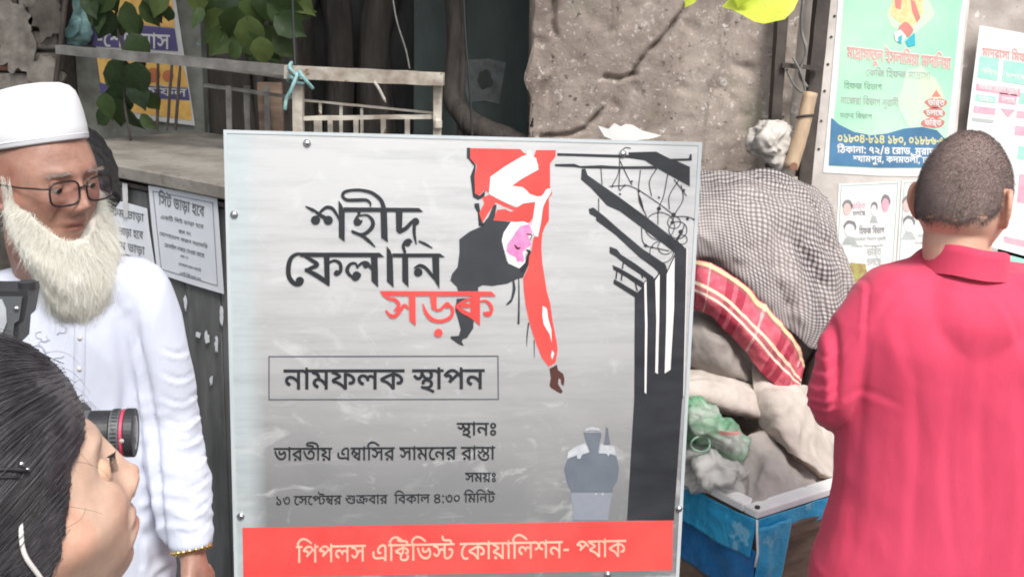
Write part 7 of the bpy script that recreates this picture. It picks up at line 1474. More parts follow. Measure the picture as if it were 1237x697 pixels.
# ================================================================== PEOPLE
import bmesh
def rotm(yaw, pit, rol): return np.array(Matrix.Rotation(yaw, 3, 'Z') @ Matrix.Rotation(pit, 3, 'X') @ Matrix.Rotation(rol, 3, 'Y'))
def sstep(a, b, x): t = np.clip((x-a)/(b-a), 0, 1); return t*t*(3-2*t)
_b = bmesh.new(); bmesh.ops.create_icosphere(_b, subdivisions=6, radius=1)
ICO = np.array([v.co[:] for v in _b.verts]); ICOF = [tuple(x.index for x in f.verts) for f in _b.faces]; _b.free()
def head_local(nose=1., cheek=1., jaw=1., age=0., lips=1., lids=1., prog=0.):
    n = ICO.copy(); x, y, z = n.T
    X = .0765*np.sign(x)*np.abs(x)**.95; Y = np.where(y > 0, .090*np.abs(y)**.80, -.104*np.abs(y)**.95); Z = .120*z
    t = sstep(.2, 1.0, -z)
    X = X*(1-.30*t*jaw)*(1+.03*np.exp(-((z-.35)/.4)**2)); Y = np.where(y < 0, Y*(1-.55*sstep(.15, .8, -z)), Y*(1+.05*t))
    fr = sstep(.05, .45, y)
    G = lambda x0, sx, z0, sz, xx=X: np.exp(-((xx-x0)/sx)**2-((Z-z0)/sz)**2)
    ax = np.abs(X); d = np.zeros_like(X)
    d += .006*G(.0, .05, .024, .013)+.003*G(.03, .016, .024, .010, ax)
    d -= .011*G(.033, .017, .004, .014, ax)+.004*G(.016, .008, .008, .012, ax)
    d += .0045*G(.032, .014, .0015, .0085, ax)*lids
    d += .005*cheek*G(.045, .020, -.024, .020, ax)
    d += nose*(.0065*G(0, .0095, .002, .014)+.0095*G(0, .0105, -.016, .013)+.0155*G(0, .0135, -.033, .0115)+.0065*G(.0135, .0075, -.038, .008, ax))
    d -= .005*G(0, .010, -.049, .005)
    d -= .004*(1+age)*G(.030, .008, -.050, .022, ax)
    d -= .0012*age*(np.sin(Z*900)*.5+.5)*G(0, .045, .045, .018)+.002*age*G(.034, .014, -.014, .003, ax)+.0018*age*np.exp(-((ax-.022-(-.022-Z)*.45)/.003)**2)*((Z < -.022) & (Z > -.06))
    d += lips*(.0065*G(0, .023, -.0615, .0055)+.0075*G(0, .020, -.0735, .006)-.0075*G(0, .024, -.0672, .0022))
    d -= .003*G(0, .02, -.085, .007); d += .009*G(0, .020, -.104, .014)
    Y = Y+d*fr+prog*np.clip(-Z-.02, 0, .06)*sstep(-.2, .5, y)
    X = X+.004*np.sign(X)*np.exp(-((Y-.03)/.03)**2-((Z+.025)/.02)**2)*cheek   # zygoma
    return np.column_stack([X, Y, Z])
def ear_local(side, k=1.):
    P = [(0, -.012, .018), (.010, -.022, .030), (.016, -.034, .026), (.018, -.038, .008), (.014, -.032, -.010), (.008, -.022, -.024), (.002, -.012, -.026)]
    rim = [np.array((side*(.071+p[0]*.9), p[1]+.008, p[2]*1.1-.008)) for p in P]
    V1, F1 = tube(cr(rim, 5), [(.0045, .0045)]*2+[(.0055, .0055)]*26+[(.007, .006)]*3, 8)
    V2, F2 = [], []
    c = np.array((side*.0735, -.012, -.006)); bm = bmesh.new(); bmesh.ops.create_icosphere(bm, subdivisions=2, radius=1)
    for v in bm.verts: V2.append(c+np.array((v.co.x*.0085+side*max(0, -v.co.y)*.010, v.co.y*.019, v.co.z*.027)))
    F2 = [tuple(q.index for q in f.verts) for f in bm.faces]; bm.free()
    return [(V1, F1), (V2, F2)]
class Head:
    def __init__(s, c, yaw, pit, rol, sc=1.0, **kw):
        s.c = np.array(c); s.R = rotm(yaw, pit, rol); s.s = sc; s.V = head_local(**kw)
    def w(s, p): return (np.asarray(p, float)*s.s) @ s.R.T+s.c
    def parts(s, ears=True):
        out = [(list(s.w(s.V)), ICOF)]
        if ears:
            for sd in (1, -1):
                for V, F in ear_local(sd): out.append(([s.w(v) for v in V], F))
        return out
    def inv(s, p): return ((np.asarray(p)-s.c) @ s.R)/s.s

def hand(wrist, d, pn, side=1, curl=.35, sc=1.0, spread=.12):
    "palm, four unequal bent fingers and a side thumb. d: wrist to knuckles, pn: out of the palm"
    d = np.array(d, float); d /= np.linalg.norm(d); pn = np.array(pn, float); pn -= d*(pn @ d); pn /= np.linalg.norm(pn); t = np.cross(d, pn)*side
    w = np.array(wrist, float); out = []
    rings = [(w-d*.03*sc, t, pn, .024*sc, .019*sc), (w+d*.005*sc, t, pn, .027*sc, .018*sc), (w+d*.03*sc, t, pn, .036*sc, .017*sc), (w+d*.06*sc, t, pn, .041*sc, .015*sc), (w+d*.085*sc, t, pn, .040*sc, .012*sc), (w+d*.094*sc, t, pn, .034*sc, .008*sc)]
    out.append(loft(rings, 20, 2.6))
    for k, (o_, L, r_) in enumerate(((.028, .070, .0088), (.0095, .080, .0092), (-.009, .074, .0088), (-.0265, .058, .0078))):
        p = w+d*.080*sc+t*o_*sc; a = 0; q = [p-d*.012*sc]; dirn = d+t*spread*o_*14
        segs = (.46, .30, .24); q.append(p)
        for sgi, sl_ in enumerate(segs):
            a += curl*(1.0, 1.25, .8)[sgi]*(1+.12*k); dd = dirn*math.cos(a)+pn*math.sin(a); dd /= np.linalg.norm(dd)
            for h in (.5, 1): q.append(q[-1]+dd*L*sl_*sc*.5)
        rr = [r_*sc*v for v in (1, 1.05, .98, 1.04, .93, .97, .86, .60)]
        out.append(tube(q, rr[:len(q)], 12))
    p = w+d*.022*sc+t*.026*sc; q = [p, p+(d*.5+t*.75+pn*.25)*.022*sc]
    q.append(q[-1]+(d*.8+t*.5+pn*.35)*.030*sc); q.append(q[-1]+(d*.95+t*.15+pn*.45)*.024*sc); q.append(q[-1]+(d*.9+pn*.5)*.010*sc)
    out.append(tube(q, [.014*sc, .0125*sc, .0108*sc, .0095*sc, .006*sc], 12))
    return out
def limb(pts, rad, n=20, k=6):
    P = cr(pts, k); rr = cr([[a, a] for a in rad], k)[:, 0]; return tube(P, list(rr), n)
def torso(rows, yaw=0, ex=2.3):
    "rows: (z, centre x, centre y, half width, half depth)"
    xa = np.array((math.cos(yaw), math.sin(yaw), 0)); ya = np.array((-math.sin(yaw), math.cos(yaw), 0))
    R_ = []; A = np.array(rows, float); A = cr(A, 4)
    for z, x, y, a, b in A: R_.append((np.array((x, y, z)), xa, ya, a, b))
    return loft(R_, 40, ex)
def ridge(p, sc, st=(1, 1, 1), off=0):
    q = Vector((p[0]*st[0]*sc+off, p[1]*st[1]*sc, p[2]*st[2]*sc)); return 1-abs(noise.noise(q))*2
def skin_attr(o, H, fn):
    "natural skin colours (lips, brows) and painted shade in the mouth slit: fixed to the face"
    me = o.data; n = len(me.vertices); co = np.empty(n*3, np.float32); me.vertices.foreach_get('co', co); L = H.inv(co.reshape(-1, 3))
    a = me.color_attributes.new('tint', 'FLOAT_COLOR', 'POINT'); c = np.ones((n, 4), np.float32); c[:, :3] = fn(L); a.data.foreach_set('color', c.ravel())
def use_tint(m):
    t = m.node_tree; b = t.nodes['Principled BSDF']; src = b.inputs['Base Color'].links[0].from_socket
    at_ = N(t, 'ShaderNodeVertexColor'); at_.layer_name = 'tint'; mx = N(t, 'ShaderNodeMixRGB', blend_type='MULTIPLY'); mx.inputs[0].default_value = 1
    t.links.new(src, mx.inputs[1]); t.links.new(at_.outputs[0], mx.inputs[2]); t.links.new(mx.outputs[0], b.inputs['Base Color'])
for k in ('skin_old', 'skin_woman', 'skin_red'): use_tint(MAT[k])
def tint_fn(lip=(.80, .50, .50), brow=(.45, .42, .42), br=True, cheek=(1.0, .86, .84), ear=(1.05, .82, .78)):
    def f(L):
        x, y, z = L.T; ax = np.abs(x); n = len(x); c = np.ones((n, 3))
        def bl(w, col):
            nonlocal c; c = c*(1-w[:, None])+c*np.array(col)*w[:, None]
        fr = (y > .03)*1.
        bl(np.exp(-(x/.021)**4-((z+.067)/.0095)**4)*fr, lip)
        bl(.75*np.exp(-(x/.024)**4-((z+.0672)/.0016)**2)*fr, (.35, .22, .22))  # line between the lips darkened, crease shade put into the tint
        bl(.35*np.exp(-((ax-.032)/.016)**2-((z+.016)/.006)**2)*fr, (.75, .68, .66))
        bl(.6*np.exp(-((ax-.045)/.022)**2-((z+.03)/.02)**2)*fr, cheek); bl(.6*np.exp(-(x/.014)**2-((z+.034)/.012)**2)*fr, cheek)
        if br: bl(.8*np.exp(-((ax-.032)/.018)**4-((z-.0235-.12*(ax-.03)*(ax < .04))/.0042)**2)*fr, brow)
        bl(.6*np.exp(-((ax-.080)/.012)**4)*(ax > .072), ear)
        return c
    return f
def eyes(par, H, look=(0, 1, -.1), lid=None, lm=None):
    for sd in (1, -1):
        c = H.w((sd*.032, .0738, .0015)); bm = bmesh.new(); bmesh.ops.create_icosphere(bm, subdivisions=3, radius=.0122*H.s)
        V = [c+np.array(v.co) for v in bm.verts]; F = [tuple(q.index for q in f.verts) for f in bm.faces]; bm.free()
        e = obj('eye', V, F, MAT['eye'], par, True); d = H.R @ np.array(look); d /= np.linalg.norm(d)
        g = Geo(); dome(g, c+d*.0112*H.s, d, .0056*H.s, .0022, 3, 16); g.build('iris', MAT['iris'], e, True)
        if lid is not None:
            V = []; F = []
            for i in range(9):
                for j in range(17):
                    th = -math.pi/2+math.pi*j/16; el_ = lid+(1.45-lid)*i/8-.22*abs(math.sin(th))**2*(1 if i == 0 else 0)
                    V.append(c+H.R @ np.array((math.sin(th)*math.cos(el_*.9), math.cos(th)*math.cos(el_), math.sin(el_)))*.0131*H.s)
            obj('eyelid', V, grid_faces(9, 17), lm, par, True)
def ribbons(name, paths, w, m, parent, taper=.25):
    V = []; F = []
    for P, wd in paths:
        P = np.asarray(P); T = np.gradient(P, axis=0); T /= np.linalg.norm(T, axis=1)[:, None]+1e-9
        a = RNG.normal(size=3); s = np.cross(T, a); s /= np.linalg.norm(s, axis=1)[:, None]+1e-9; k = len(V); n = len(P)
        u = np.cross(T, s)
        for i in range(n):
            ww = wd*w*(1-(1-taper)*(i/(n-1))**1.5)
            for q in range(3):
                an = 2.094*q; V.append(P[i]+(s[i]*math.cos(an)+u[i]*math.sin(an))*ww)
        for i in range(n-1):
            for q in range(3): F.append((k+i*3+q, k+i*3+(q+1) % 3, k+i*3+3+(q+1) % 3, k+i*3+3+q))
    o = obj(name, V, F, m, parent, True); return o
def legs(par, x, y, hip, m, yaw=0, sep=.10, shoe=True):
    ca, sa = math.cos(yaw), math.sin(yaw); off = lambda a, b: np.array((x+a*ca-b*sa, y+a*sa+b*ca))
    P = []
    for s in (-1, 1):
        q = [np.array((*off(s*sep*.8, 0), hip)), np.array((*off(s*sep, .01), .50)), np.array((*off(s*sep*1.05, -.01), .12))]
        P.append(limb(q, [.085, .062, .05], 18))
    P.append(torso([(hip-.06, x, y, .14, .09), (hip+.02, x, y, .16, .10), (hip+.12, x, y, .15, .10)], yaw))
    union(P, .009, 'trousers', m, par)
    for s in (-1, 1):
        c = off(s*sep*1.05, -.01); f = np.array((-sa, ca)); g = loft([(np.array((*(c-f*.07), .175)), (ca, sa, 0), (0, 0, 1), .030, .033), (np.array((*(c), .180)), (ca, sa, 0), (0, 0, 1), .038, .038), (np.array((*(c+f*.09), .168)), (ca, sa, 0), (0, 0, 1), .044, .026), (np.array((*(c+f*.16), .158)), (ca, sa, 0), (0, 0, 1), .036, .016), (np.array((*(c+f*.185), .152)), (ca, sa, 0), (0, 0, 1), .015, .009)], 16)
        obj('shoe', *g, MAT['shoe'], par, True)

# ---------------------------------------------------------------- bearded man in white
HO = Head((-.7905, 1.8241, 1.511), R(-121), R(-1), R(1.5), 1.0, nose=1.45, cheek=1.1, age=1.4, lips=.95, lids=1.25)
om = empty('person', 'bearded old man in white cap, spectacles and long white shirt, at left', 'person', (-.80, 1.86, .14))
ac = lambda x, y, Y: at(x, y, Y)
sh = at(168, 352, 1.86); el = at(205, 515, 1.87); wr_ = at(230, 655, 1.80); hd = at(236, 720, 1.77)
body = HO.parts()
nk = HO.w((0, -.012, -.05))
body += [limb([HO.w((0, -.01, -.04)), HO.w((0, -.015, -.10)), np.array((-.80, 1.87, 1.33)), np.array((-.80, 1.88, 1.27))], [.058, .060, .068, .085], 24)]
body += [torso([(1.27, -.80, 1.89, .12, .055), (1.20, -.80, 1.89, .15, .075), (1.0, -.80, 1.89, .14, .075), (.82, -.80, 1.89, .14, .075)], 0)]
shoulder_r = np.array((-.985, 1.83, 1.25)); elbow_r = np.array((-1.03, 1.80, .98)); wrist_r = np.array((-.99, 1.68, .78))
body += [limb([sh, el, wr_, wr_+(wr_-el)*.06], [.042, .036, .026, .026]), limb([shoulder_r, elbow_r, wrist_r], [.042, .036, .026])]
body += [limb([np.array((-.80, 1.88, 1.24)), sh], [.06, .045], k=4), limb([np.array((-.80, 1.88, 1.24)), shoulder_r], [.06, .045], k=4)]
dh = (wr_-el)/np.linalg.norm(wr_-el)
body += hand(wr_+dh*.030, dh+np.array((0, -.05, 0)), (-.8, .3, 0), side=1, curl=.35)
body += hand(wrist_r+np.array((0, -.01, -.02)), (.05, -.15, -1), (.8, .3, 0), side=-1, curl=.35)
o = union(body, .0026, 'body', MAT['skin_old'], om, 1)
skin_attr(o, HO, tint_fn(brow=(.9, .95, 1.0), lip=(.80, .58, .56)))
MAT['lid_old'] = mat('eyelid skin', (.33, .165, .115), .5, bst=0)
eyes(om, HO, (-.1, 1, -.60), .0, MAT['lid_old'])
# kurta
def rows_px(rows, Yf, d):
    out = []
    for y, x0, x1 in rows:
        a = at(x0, y, Yf); b = at(x1, y, Yf); out.append(((a[2]+b[2])/2, (a[0]+b[0])/2, Yf, (b[0]-a[0])/2, d(y)))
    return out
ky = rows_px([(322, 30, 128), (340, -30, 166), (365, -72, 188), (410, -88, 190), (480, -90, 188), (560, -92, 192), (640, -96, 200), (697, -100, 206)], 1.88, lambda y: .075+.062*min(1, max(0, (y-322)/60)))
ky += [(.62, ky[-1][1], 1.88, .225, .14), (.48, ky[-1][1], 1.88, .235, .15)]
kp = [torso(ky, 0)]
kp += [limb([at(120, 345, 1.87), at(160, 352, 1.86), at(186, 420, 1.86), at(204, 510, 1.87), at(222, 600, 1.83), at(232, 662, 1.80)], [.06, .058, .056, .055, .046, .036], 26),
       limb([np.array((-.90, 1.86, 1.24)), shoulder_r, np.array((-1.0, 1.80, 1.1)), elbow_r, wrist_r+np.array((0, .02, .03))], [.06, .058, .055, .052, .038], 22)]
kp += [limb([np.array((-.79, 1.87, 1.24)), np.array((-.79, 1.86, 1.315)), np.array((-.79, 1.86, 1.335))], [.09, .074, .070], 28)]
cuff = at(232, 662, 1.80)
def k_disp(p):
    q = Vector(p); a = .5+.5*noise.noise(q*4)
    d = .009*noise.noise(Vector((p[0]*9, p[1]*9, p[2]*2.2)))+.006*ridge(p, 11, (1.2, 1, .7))*a
    if p[0] > -.66 and p[2] < 1.2: d += .006*ridge((p[0]*.6+p[2]*.5, p[1], p[2]), 24, (.7, .7, 1.2))*min(1, (1.2-p[2])*4)
    return d-.002
union(kp, .0058, 'long_shirt', MAT['kurta_white'], om, 3, k_disp, creases=[
    ([(158, 380), (172, 450), (186, 540), (200, 640), (206, 697)], 1.80, .006, .012), ([(196, 420), (215, 432), (232, 428)], 1.82, .003, .0035), ([(196, 448), (216, 462), (232, 458)], 1.82, .003, .0035), ([(198, 478), (218, 490), (238, 482)], 1.82, .003, .004), ([(200, 505), (220, 516), (242, 508)], 1.82, .003, .004),
    ([(204, 535), (224, 542), (244, 532)], 1.80, .003, .0035), ([(206, 560), (228, 570), (248, 558)], 1.79, .003, .004), ([(206, 590), (228, 596), (250, 586)], 1.78, .003, .0035), ([(210, 618), (230, 626), (252, 612)], 1.77, .003, .004), ([(212, 640), (232, 648), (252, 638)], 1.77, .003, .003),
    ([(128, 400), (136, 480), (130, 560), (140, 697)], 1.74, .007, .004), ([(160, 470), (166, 560), (172, 697)], 1.75, .006, .004), ([(100, 520), (108, 600), (104, 697)], 1.74, .007, .0035), ([(150, 330), (164, 352), (172, 385)], 1.80, .005, .003), ([(148, 365), (156, 400), (150, 440)], 1.76, .005, .003), ([(176, 600), (182, 640), (188, 690)], 1.78, .004, .004)])
# placket and pocket seam, faint embroidery on the chest
MAT['thread'] = mat('grey blue thread', (.44, .47, .57), .9, bst=0)
def on_body(px, py, Yguess, targets, lift=.0015):
    o_ = Vector(CAM); d = Vector(ray(px, py)).normalized(); best = None
    for t_ in targets:
        ok, loc, nrm, _i = t_.ray_cast(o_, d)
        if ok and (best is None or (loc-o_).length < best[0]): best = ((loc-o_).length, loc, nrm)
    if best is None: return at(px, py, Yguess)
    return np.array(best[1]+best[2]*lift)
bpy.context.view_layer.update()
kur = [c for c in om.children if c.name.startswith('long_shirt')][0]
g = Geo()
for k in range(22):
    x0 = 44+random.random()*70; y0 = 396+random.random()*110
    if abs(x0-97) < 12: continue
    pts = [on_body(x0+9*math.cos(a)*r_, y0+9*math.sin(a)*r_, 1.75, [kur]) for a, r_ in [(t+k, .4+.6*abs(math.sin(t*1.5+k))) for t in np.linspace(0, 4.2, 10)]]
    g.tube(pts, .0006, 5)
g.build('embroidery', MAT['thread'], om, True)
# button placket down the chest
V = []; F = []; ys_ = np.linspace(388, 520, 24)
for yy in ys_:
    xm = 97-.02*(yy-388)
    for dx, lf in ((-7, .0008), (-6.4, .0026), (6.4, .0026), (7, .0008)): V.append(on_body(xm+dx, yy, 1.75, [kur], lf))
F = grid_faces(24, 4); pk_ = obj('placket', V, F, MAT['kurta_white'], om, True)
for yy in (408, 445, 482):
    g = Geo(); c = on_body(97-.02*(yy-388), yy, 1.75, [kur], .003); dome(g, c, np.array((0, -1., .1)), .0042, .0022, 3, 14); g.build('button', MAT['eye'], pk_, True)
legs(om, -.80, 1.90, .72, MAT['white_trouser'], 0)
# cap: fitted cloth cylinder with a softly flat crown
def cap_mesh(H):
    rings = []; V = []; F = []; n = 48
    prof = [(-.002, 1.0), (.0, 1.02), (.02, 1.0), (.042, .955), (.062, .90), (.076, .84), (.085, .74), (.091, .58), (.0945, .3), (.095, .02)]
    for h, s_ in prof:
        for j in range(n):
            a = 2*math.pi*j/n; x = .0755*math.cos(a)*s_; y = (.0900*math.sin(a)-.006)*s_-.006+.10*h*(-.35)
            z = .060+h+.018*math.sin(a)*s_+.0012*math.sin(a*5+h*40)*(1 if .02 < h < .06 else 0)
            V.append(H.w((x, y, z)))
    for i in range(len(prof)-1):
        for j in range(n): F.append((i*n+j, i*n+(j+1) % n, (i+1)*n+(j+1) % n, (i+1)*n+j))
    F.append(tuple((len(prof)-1)*n+j for j in range(n)))
    return V, F
V, F = cap_mesh(HO); cp = obj('cap', V, F, MAT['cap'], om, True)
md = cp.modifiers.new('t', 'SOLIDIFY'); md.thickness = .0025; md.offset = 1
g = Geo(); g.tube([HO.w((.0790*math.cos(a), .0935*math.sin(a)-.013, .066+.018*math.sin(a))) for a in np.linspace(0, 6.283, 50)], .0013, 6, cap=False); g.build('seam', MAT['cap'], cp, True)
# spectacles
gl = Geo(); gy = .103
def lens_pts(sd, sc=1.):
    out = []
    for k in range(28):
        a = 2*math.pi*k/28; ca, sa = math.cos(a), math.sin(a); p = (abs(ca)**3.6+abs(sa)**3.6)**(-1/3.6)
        out.append((sd*.0335+.0262*p*ca*sc, gy-.006*abs(p*ca+sd*.5)*.6, -.006+.0195*p*sa*sc))
    return out
sp = []
for sd in (1, -1):
    P = lens_pts(sd); gl.tube([HO.w(p) for p in P+[P[0]]], .0018, 6, cap=False)
    gl.tube([HO.w((sd*.059, gy-.006, .004)), HO.w((sd*.070, gy-.016, .005)), HO.w((sd*.0785, .05, .004)), HO.w((sd*.0805, 0, .004)), HO.w((sd*.080, -.018, -.004))], .0015, 6)
gl.tube([HO.w((-.0085, gy, .000)), HO.w((0, gy+.003, .003)), HO.w((.0085, gy, .000))], .0018, 6)
spec = gl.build('spectacles', MAT['glasses'], om, True)
for sd in (1, -1):
    P = [HO.w(p) for p in lens_pts(sd, .97)]; obj('lens', P, [tuple(range(len(P)))], MAT['spec_glass'], spec)
# beard
def beard_surface(u, v):
    "u -1..1 from ear to ear, v 0..1 down"
    ang = u*1.38; x = .074*math.sin(ang); y = .085*math.cos(ang)**.8 if math.cos(ang) > 0 else 0
    top = max(-.094, -.100+.088*abs(u)**1.5)
    return x, y, top
V = []; F = []; nu_, nv_ = 40, 22
for j in range(nv_):
    v = j/(nv_-1)
    for i in range(nu_):
        u = -1+2*i/(nu_-1); x, y, top = beard_surface(u, v)
        L = .170-.095*abs(u)**2.0; z = top-L*v
        bulge = math.sin(math.pi*min(1, v*1.0)**1.0)*.034*min(1, v*3)*(1-.80*u*u)+.006*v
        nrm = np.array((math.sin(u*1.38), math.cos(u*1.38), 0)); nar = 1-.34*max(0, v-.35)/.65
        q = np.array((x*nar*(1+.10*math.sin(v*3.1)), .012+(y-.012)*(1-.30*v)+0, z))+nrm*bulge
        q += np.array((1, 1, .3))*.004*noise.noise(Vector((x*60, v*7, 2)))
        V.append(q)
Bv = [HO.w((0, 0, 0))]*0
def toW(q):
    w_ = HO.w(q)
    return w_
BW = [toW(q) for q in V]
k = len(BW); cb = [HO.w((V[j*nu_+i][0]*.6, V[j*nu_+i][1]*.25-.01, V[j*nu_+i][2])) for j in range(nv_) for i in range(nu_)]
F = grid_faces(nv_, nu_)+[tuple(a+k for a in f[::-1]) for f in grid_faces(nv_, nu_)]
rim = [i*nu_ for i in range(nv_)]+[(nv_-1)*nu_+j for j in range(1, nu_)]+[i*nu_+nu_-1 for i in range(nv_-2, -1, -1)]+[j for j in range(nu_-2, 0, -1)]
F += [(rim[i], rim[(i+1) % len(rim)], rim[(i+1) % len(rim)]+k, rim[i]+k) for i in range(len(rim))]
bd = obj('beard', BW+cb, F, MAT['beard_base'], om, True)
paths = []
for s_ in range(15000):
    u = RNG.uniform(-1, 1); v0 = RNG.uniform(0, .92)**1.1; top_off = RNG.uniform(-.002, .010) if v0 < .12 else 0
    i = (u+1)/2*(nu_-1); i0 = int(min(i, nu_-2)); fi = i-i0; L = RNG.integers(5, 9); P = []
    st = RNG.uniform(.15, .42); out = RNG.uniform(-.001, .004)+(.014*RNG.random() if RNG.random() < .15 else 0); ph = RNG.uniform(0, 6.28); du = RNG.normal(0, .02)
    for q in range(L):
        v = v0+st*q/(L-1); vv = min(v, 1)*(nv_-1); j0 = int(min(vv, nv_-2)); fj = vv-j0; ii = min(max(i0+fi+du*q*6, 0), nu_-1.001); a0 = int(ii); fa = ii-a0
        p = (np.array(V[j0*nu_+a0])*(1-fa)+np.array(V[j0*nu_+a0+1])*fa)*(1-fj)+(np.array(V[(j0+1)*nu_+a0])*(1-fa)+np.array(V[(j0+1)*nu_+a0+1])*fa)*fj
        if v > 1: p = p+np.array((.004*math.sin(ph*3), .004*math.cos(ph*5), -(v-1)*.17))
        p = p+np.array((math.copysign(.007*q/(L-1), u)*RNG.random()*(abs(u) > .7), 0, 0))
        n_ = np.array((math.sin(u*1.38), math.cos(u*1.38), 0))
        p = p+n_*(out*q/(L-1)*1.6+.0015*math.sin(q*1.7+ph))+np.array((.006*math.sin(q*.9+ph), .006*math.cos(q*.8+ph), 0))*q/(L-1)+np.array((.006*noise.noise(Vector(p*22+1)), .004*noise.noise(Vector(p*25)), 0))
        P.append(HO.w(p+np.array((0, 0, top_off))))
    paths.append((P, RNG.uniform(.5, 1.15)))
# sideburns and thin moustache
for s_ in range(260):
    sd = 1 if RNG.random() < .75 else -1; z0 = RNG.uniform(-.045, .02); y0 = RNG.uniform(.004, .030); P = []
    for q in range(5): P.append(HO.w((sd*(.0765+.0035+.001*q*RNG.random()-.10*max(0, -z0)*.5), y0+.004*q/4+.002*RNG.normal(), z0-.022*q/4)))
    paths.append((P, .8))
ribbons('beard_hair', paths, .00028, MAT['beard'], bd)
paths = []
for s_ in range(1800):   # cropped grey hair under the cap
    a = RNG.uniform(0, 6.28)
    if math.sin(a) > .35: continue
    z0 = RNG.uniform(-.02, .062); r1 = math.sqrt(1-(z0/.12)**2); x = .0768*math.cos(a)*r1; y = .101*math.sin(a)*r1; P = [HO.w((x*(1+.008*q), y*(1+.008*q), z0-.003*q)) for q in range(4)]
    paths.append((P, .8))
ribbons('cropped_hair', paths, .0004, MAT['beard'], om)
# brows
paths = []
MAT['brow'] = mat('grey brow hair', (.34, .28, .25), .7, bst=0)
for s_ in range(150):
    sd = 1 if s_ % 2 else -1; x = sd*RNG.uniform(.014, .052); P = [HO.w((x+sd*.003*q, .095-.9*max(0, abs(x)-.03)**1.2-.002*q+.002, .0225+RNG.normal(0, .0013)+.001*q-8*max(0, abs(x)-.035)**2)) for q in range(4)]; paths.append((P, .8))
ribbons('brow', paths[0::2], .00040, MAT['brow'], om); ribbons('brow', paths[1::2], .00040, MAT['brow'], om)
# gold bracelet watch
wc = wr_+dh*.012; T_, A_x, B_x = frames(np.array([wc, wc+dh*.01])); wt = None
g = Geo(); g.tube([wc+(A_x[0]*math.cos(t)+B_x[0]*math.sin(t))*.0315 for t in np.linspace(0, 6.283, 30)], [(.0055, .0022)]*30, 8, cap=False); wt = g.build('bracelet_watch', MAT['gold'], om, True)
for k in range(18):
    t = 2*math.pi*k/18; g = Geo(); c = wc+(A_x[0]*math.cos(t)+B_x[0]*math.sin(t))*.0335; dome(g, c, (A_x[0]*math.cos(t)+B_x[0]*math.sin(t)), .0048, .0035, 2, 8); g.build('link', MAT['gold'], wt, True)

# ---------------------------------------------------------------- man in crimson, seen from behind
HR = Head((.7764, 1.8809, 1.5074), R(-41), R(-1), R(-2), .965, nose=1, jaw=.9); HR.V = HR.V*np.array((.95, 1, 1.01))
rm = empty('person', 'short haired man in crimson shirt seen from behind, at right', 'person', (.80, 1.88, .14))
rb = HR.parts()
rb += [limb([HR.w((0, -.015, -.02)), HR.w((0, -.022, -.09)), np.array((.79, 1.86, 1.36)), np.array((.79, 1.88, 1.27))], [.055, .053, .052, .055], 26),
       limb([HR.w((0, .02, -.075)), HR.w((0, .02, -.10)), np.array((.79, 1.86, 1.34))], [.045, .05, .05], 20)]
rb += [torso([(1.26, .80, 1.89, .12, .055), (1.20, .80, 1.89, .15, .07), (1.0, .80, 1.89, .14, .08), (.82, .80, 1.89, .14, .08)])]
sL = at(1060, 390, 1.87); eL = at(1014, 474, 1.88); wL = np.array((.72, 2.12, 1.04)); sR = at(1318, 388, 1.87); eR = at(1338, 530, 1.90); wR = at(1345, 660, 1.84)
rb += [limb([sL, eL, wL], [.045, .038, .027]), limb([sR, eR, wR], [.045, .038, .027]), limb([np.array((.8, 1.88, 1.24)), sL], [.06, .05], k=4), limb([np.array((.8, 1.88, 1.24)), sR], [.06, .05], k=4)]
rb += hand(wL+np.array((.01, .02, 0)), (.35, .9, -.1), (.2, 0, -1), side=-1, curl=.5)+hand(wR+np.array((0, 0, -.03)), (0, -.05, -1), (-.9, .1, 0), side=1, curl=.4)
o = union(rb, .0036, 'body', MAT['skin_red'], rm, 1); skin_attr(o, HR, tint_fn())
eyes(rm, HR)
ry = rows_px([(322, 1098, 1262), (332, 1062, 1292), (348, 1040, 1308), (372, 1024, 1324), (410, 1018, 1332), (460, 1014, 1336), (520, 1014, 1338), (600, 1008, 1344), (660, 992, 1352), (700, 982, 1358)], 1.88, lambda y: .060+.065*min(1, max(0, (y-318)/75)))
ry += [(.60, ry[-1][1], 1.88, .28, .16), (.46, ry[-1][1], 1.88, .29, .17)]
rp_ = [torso(ry, 0, 2.5), limb([at(1078, 366, 1.88), at(1052, 388, 1.87), at(1026, 430, 1.87), at(1010, 474, 1.87), at(1014, 488, 1.93), np.array((.64, 2.04, 1.06))], [.056, .058, .056, .049, .047, .042], 26), limb([(.79, 1.885, 1.26), (.79, 1.875, 1.33), (.79, 1.868, 1.375), (.79, 1.862, 1.398)], [.13, .124, .098, .080], 30),
       limb([at(1290, 365, 1.88), sR, at(1332, 460, 1.88), eR, at(1345, 640, 1.84)], [.06, .060, .056, .052, .042], 24)]
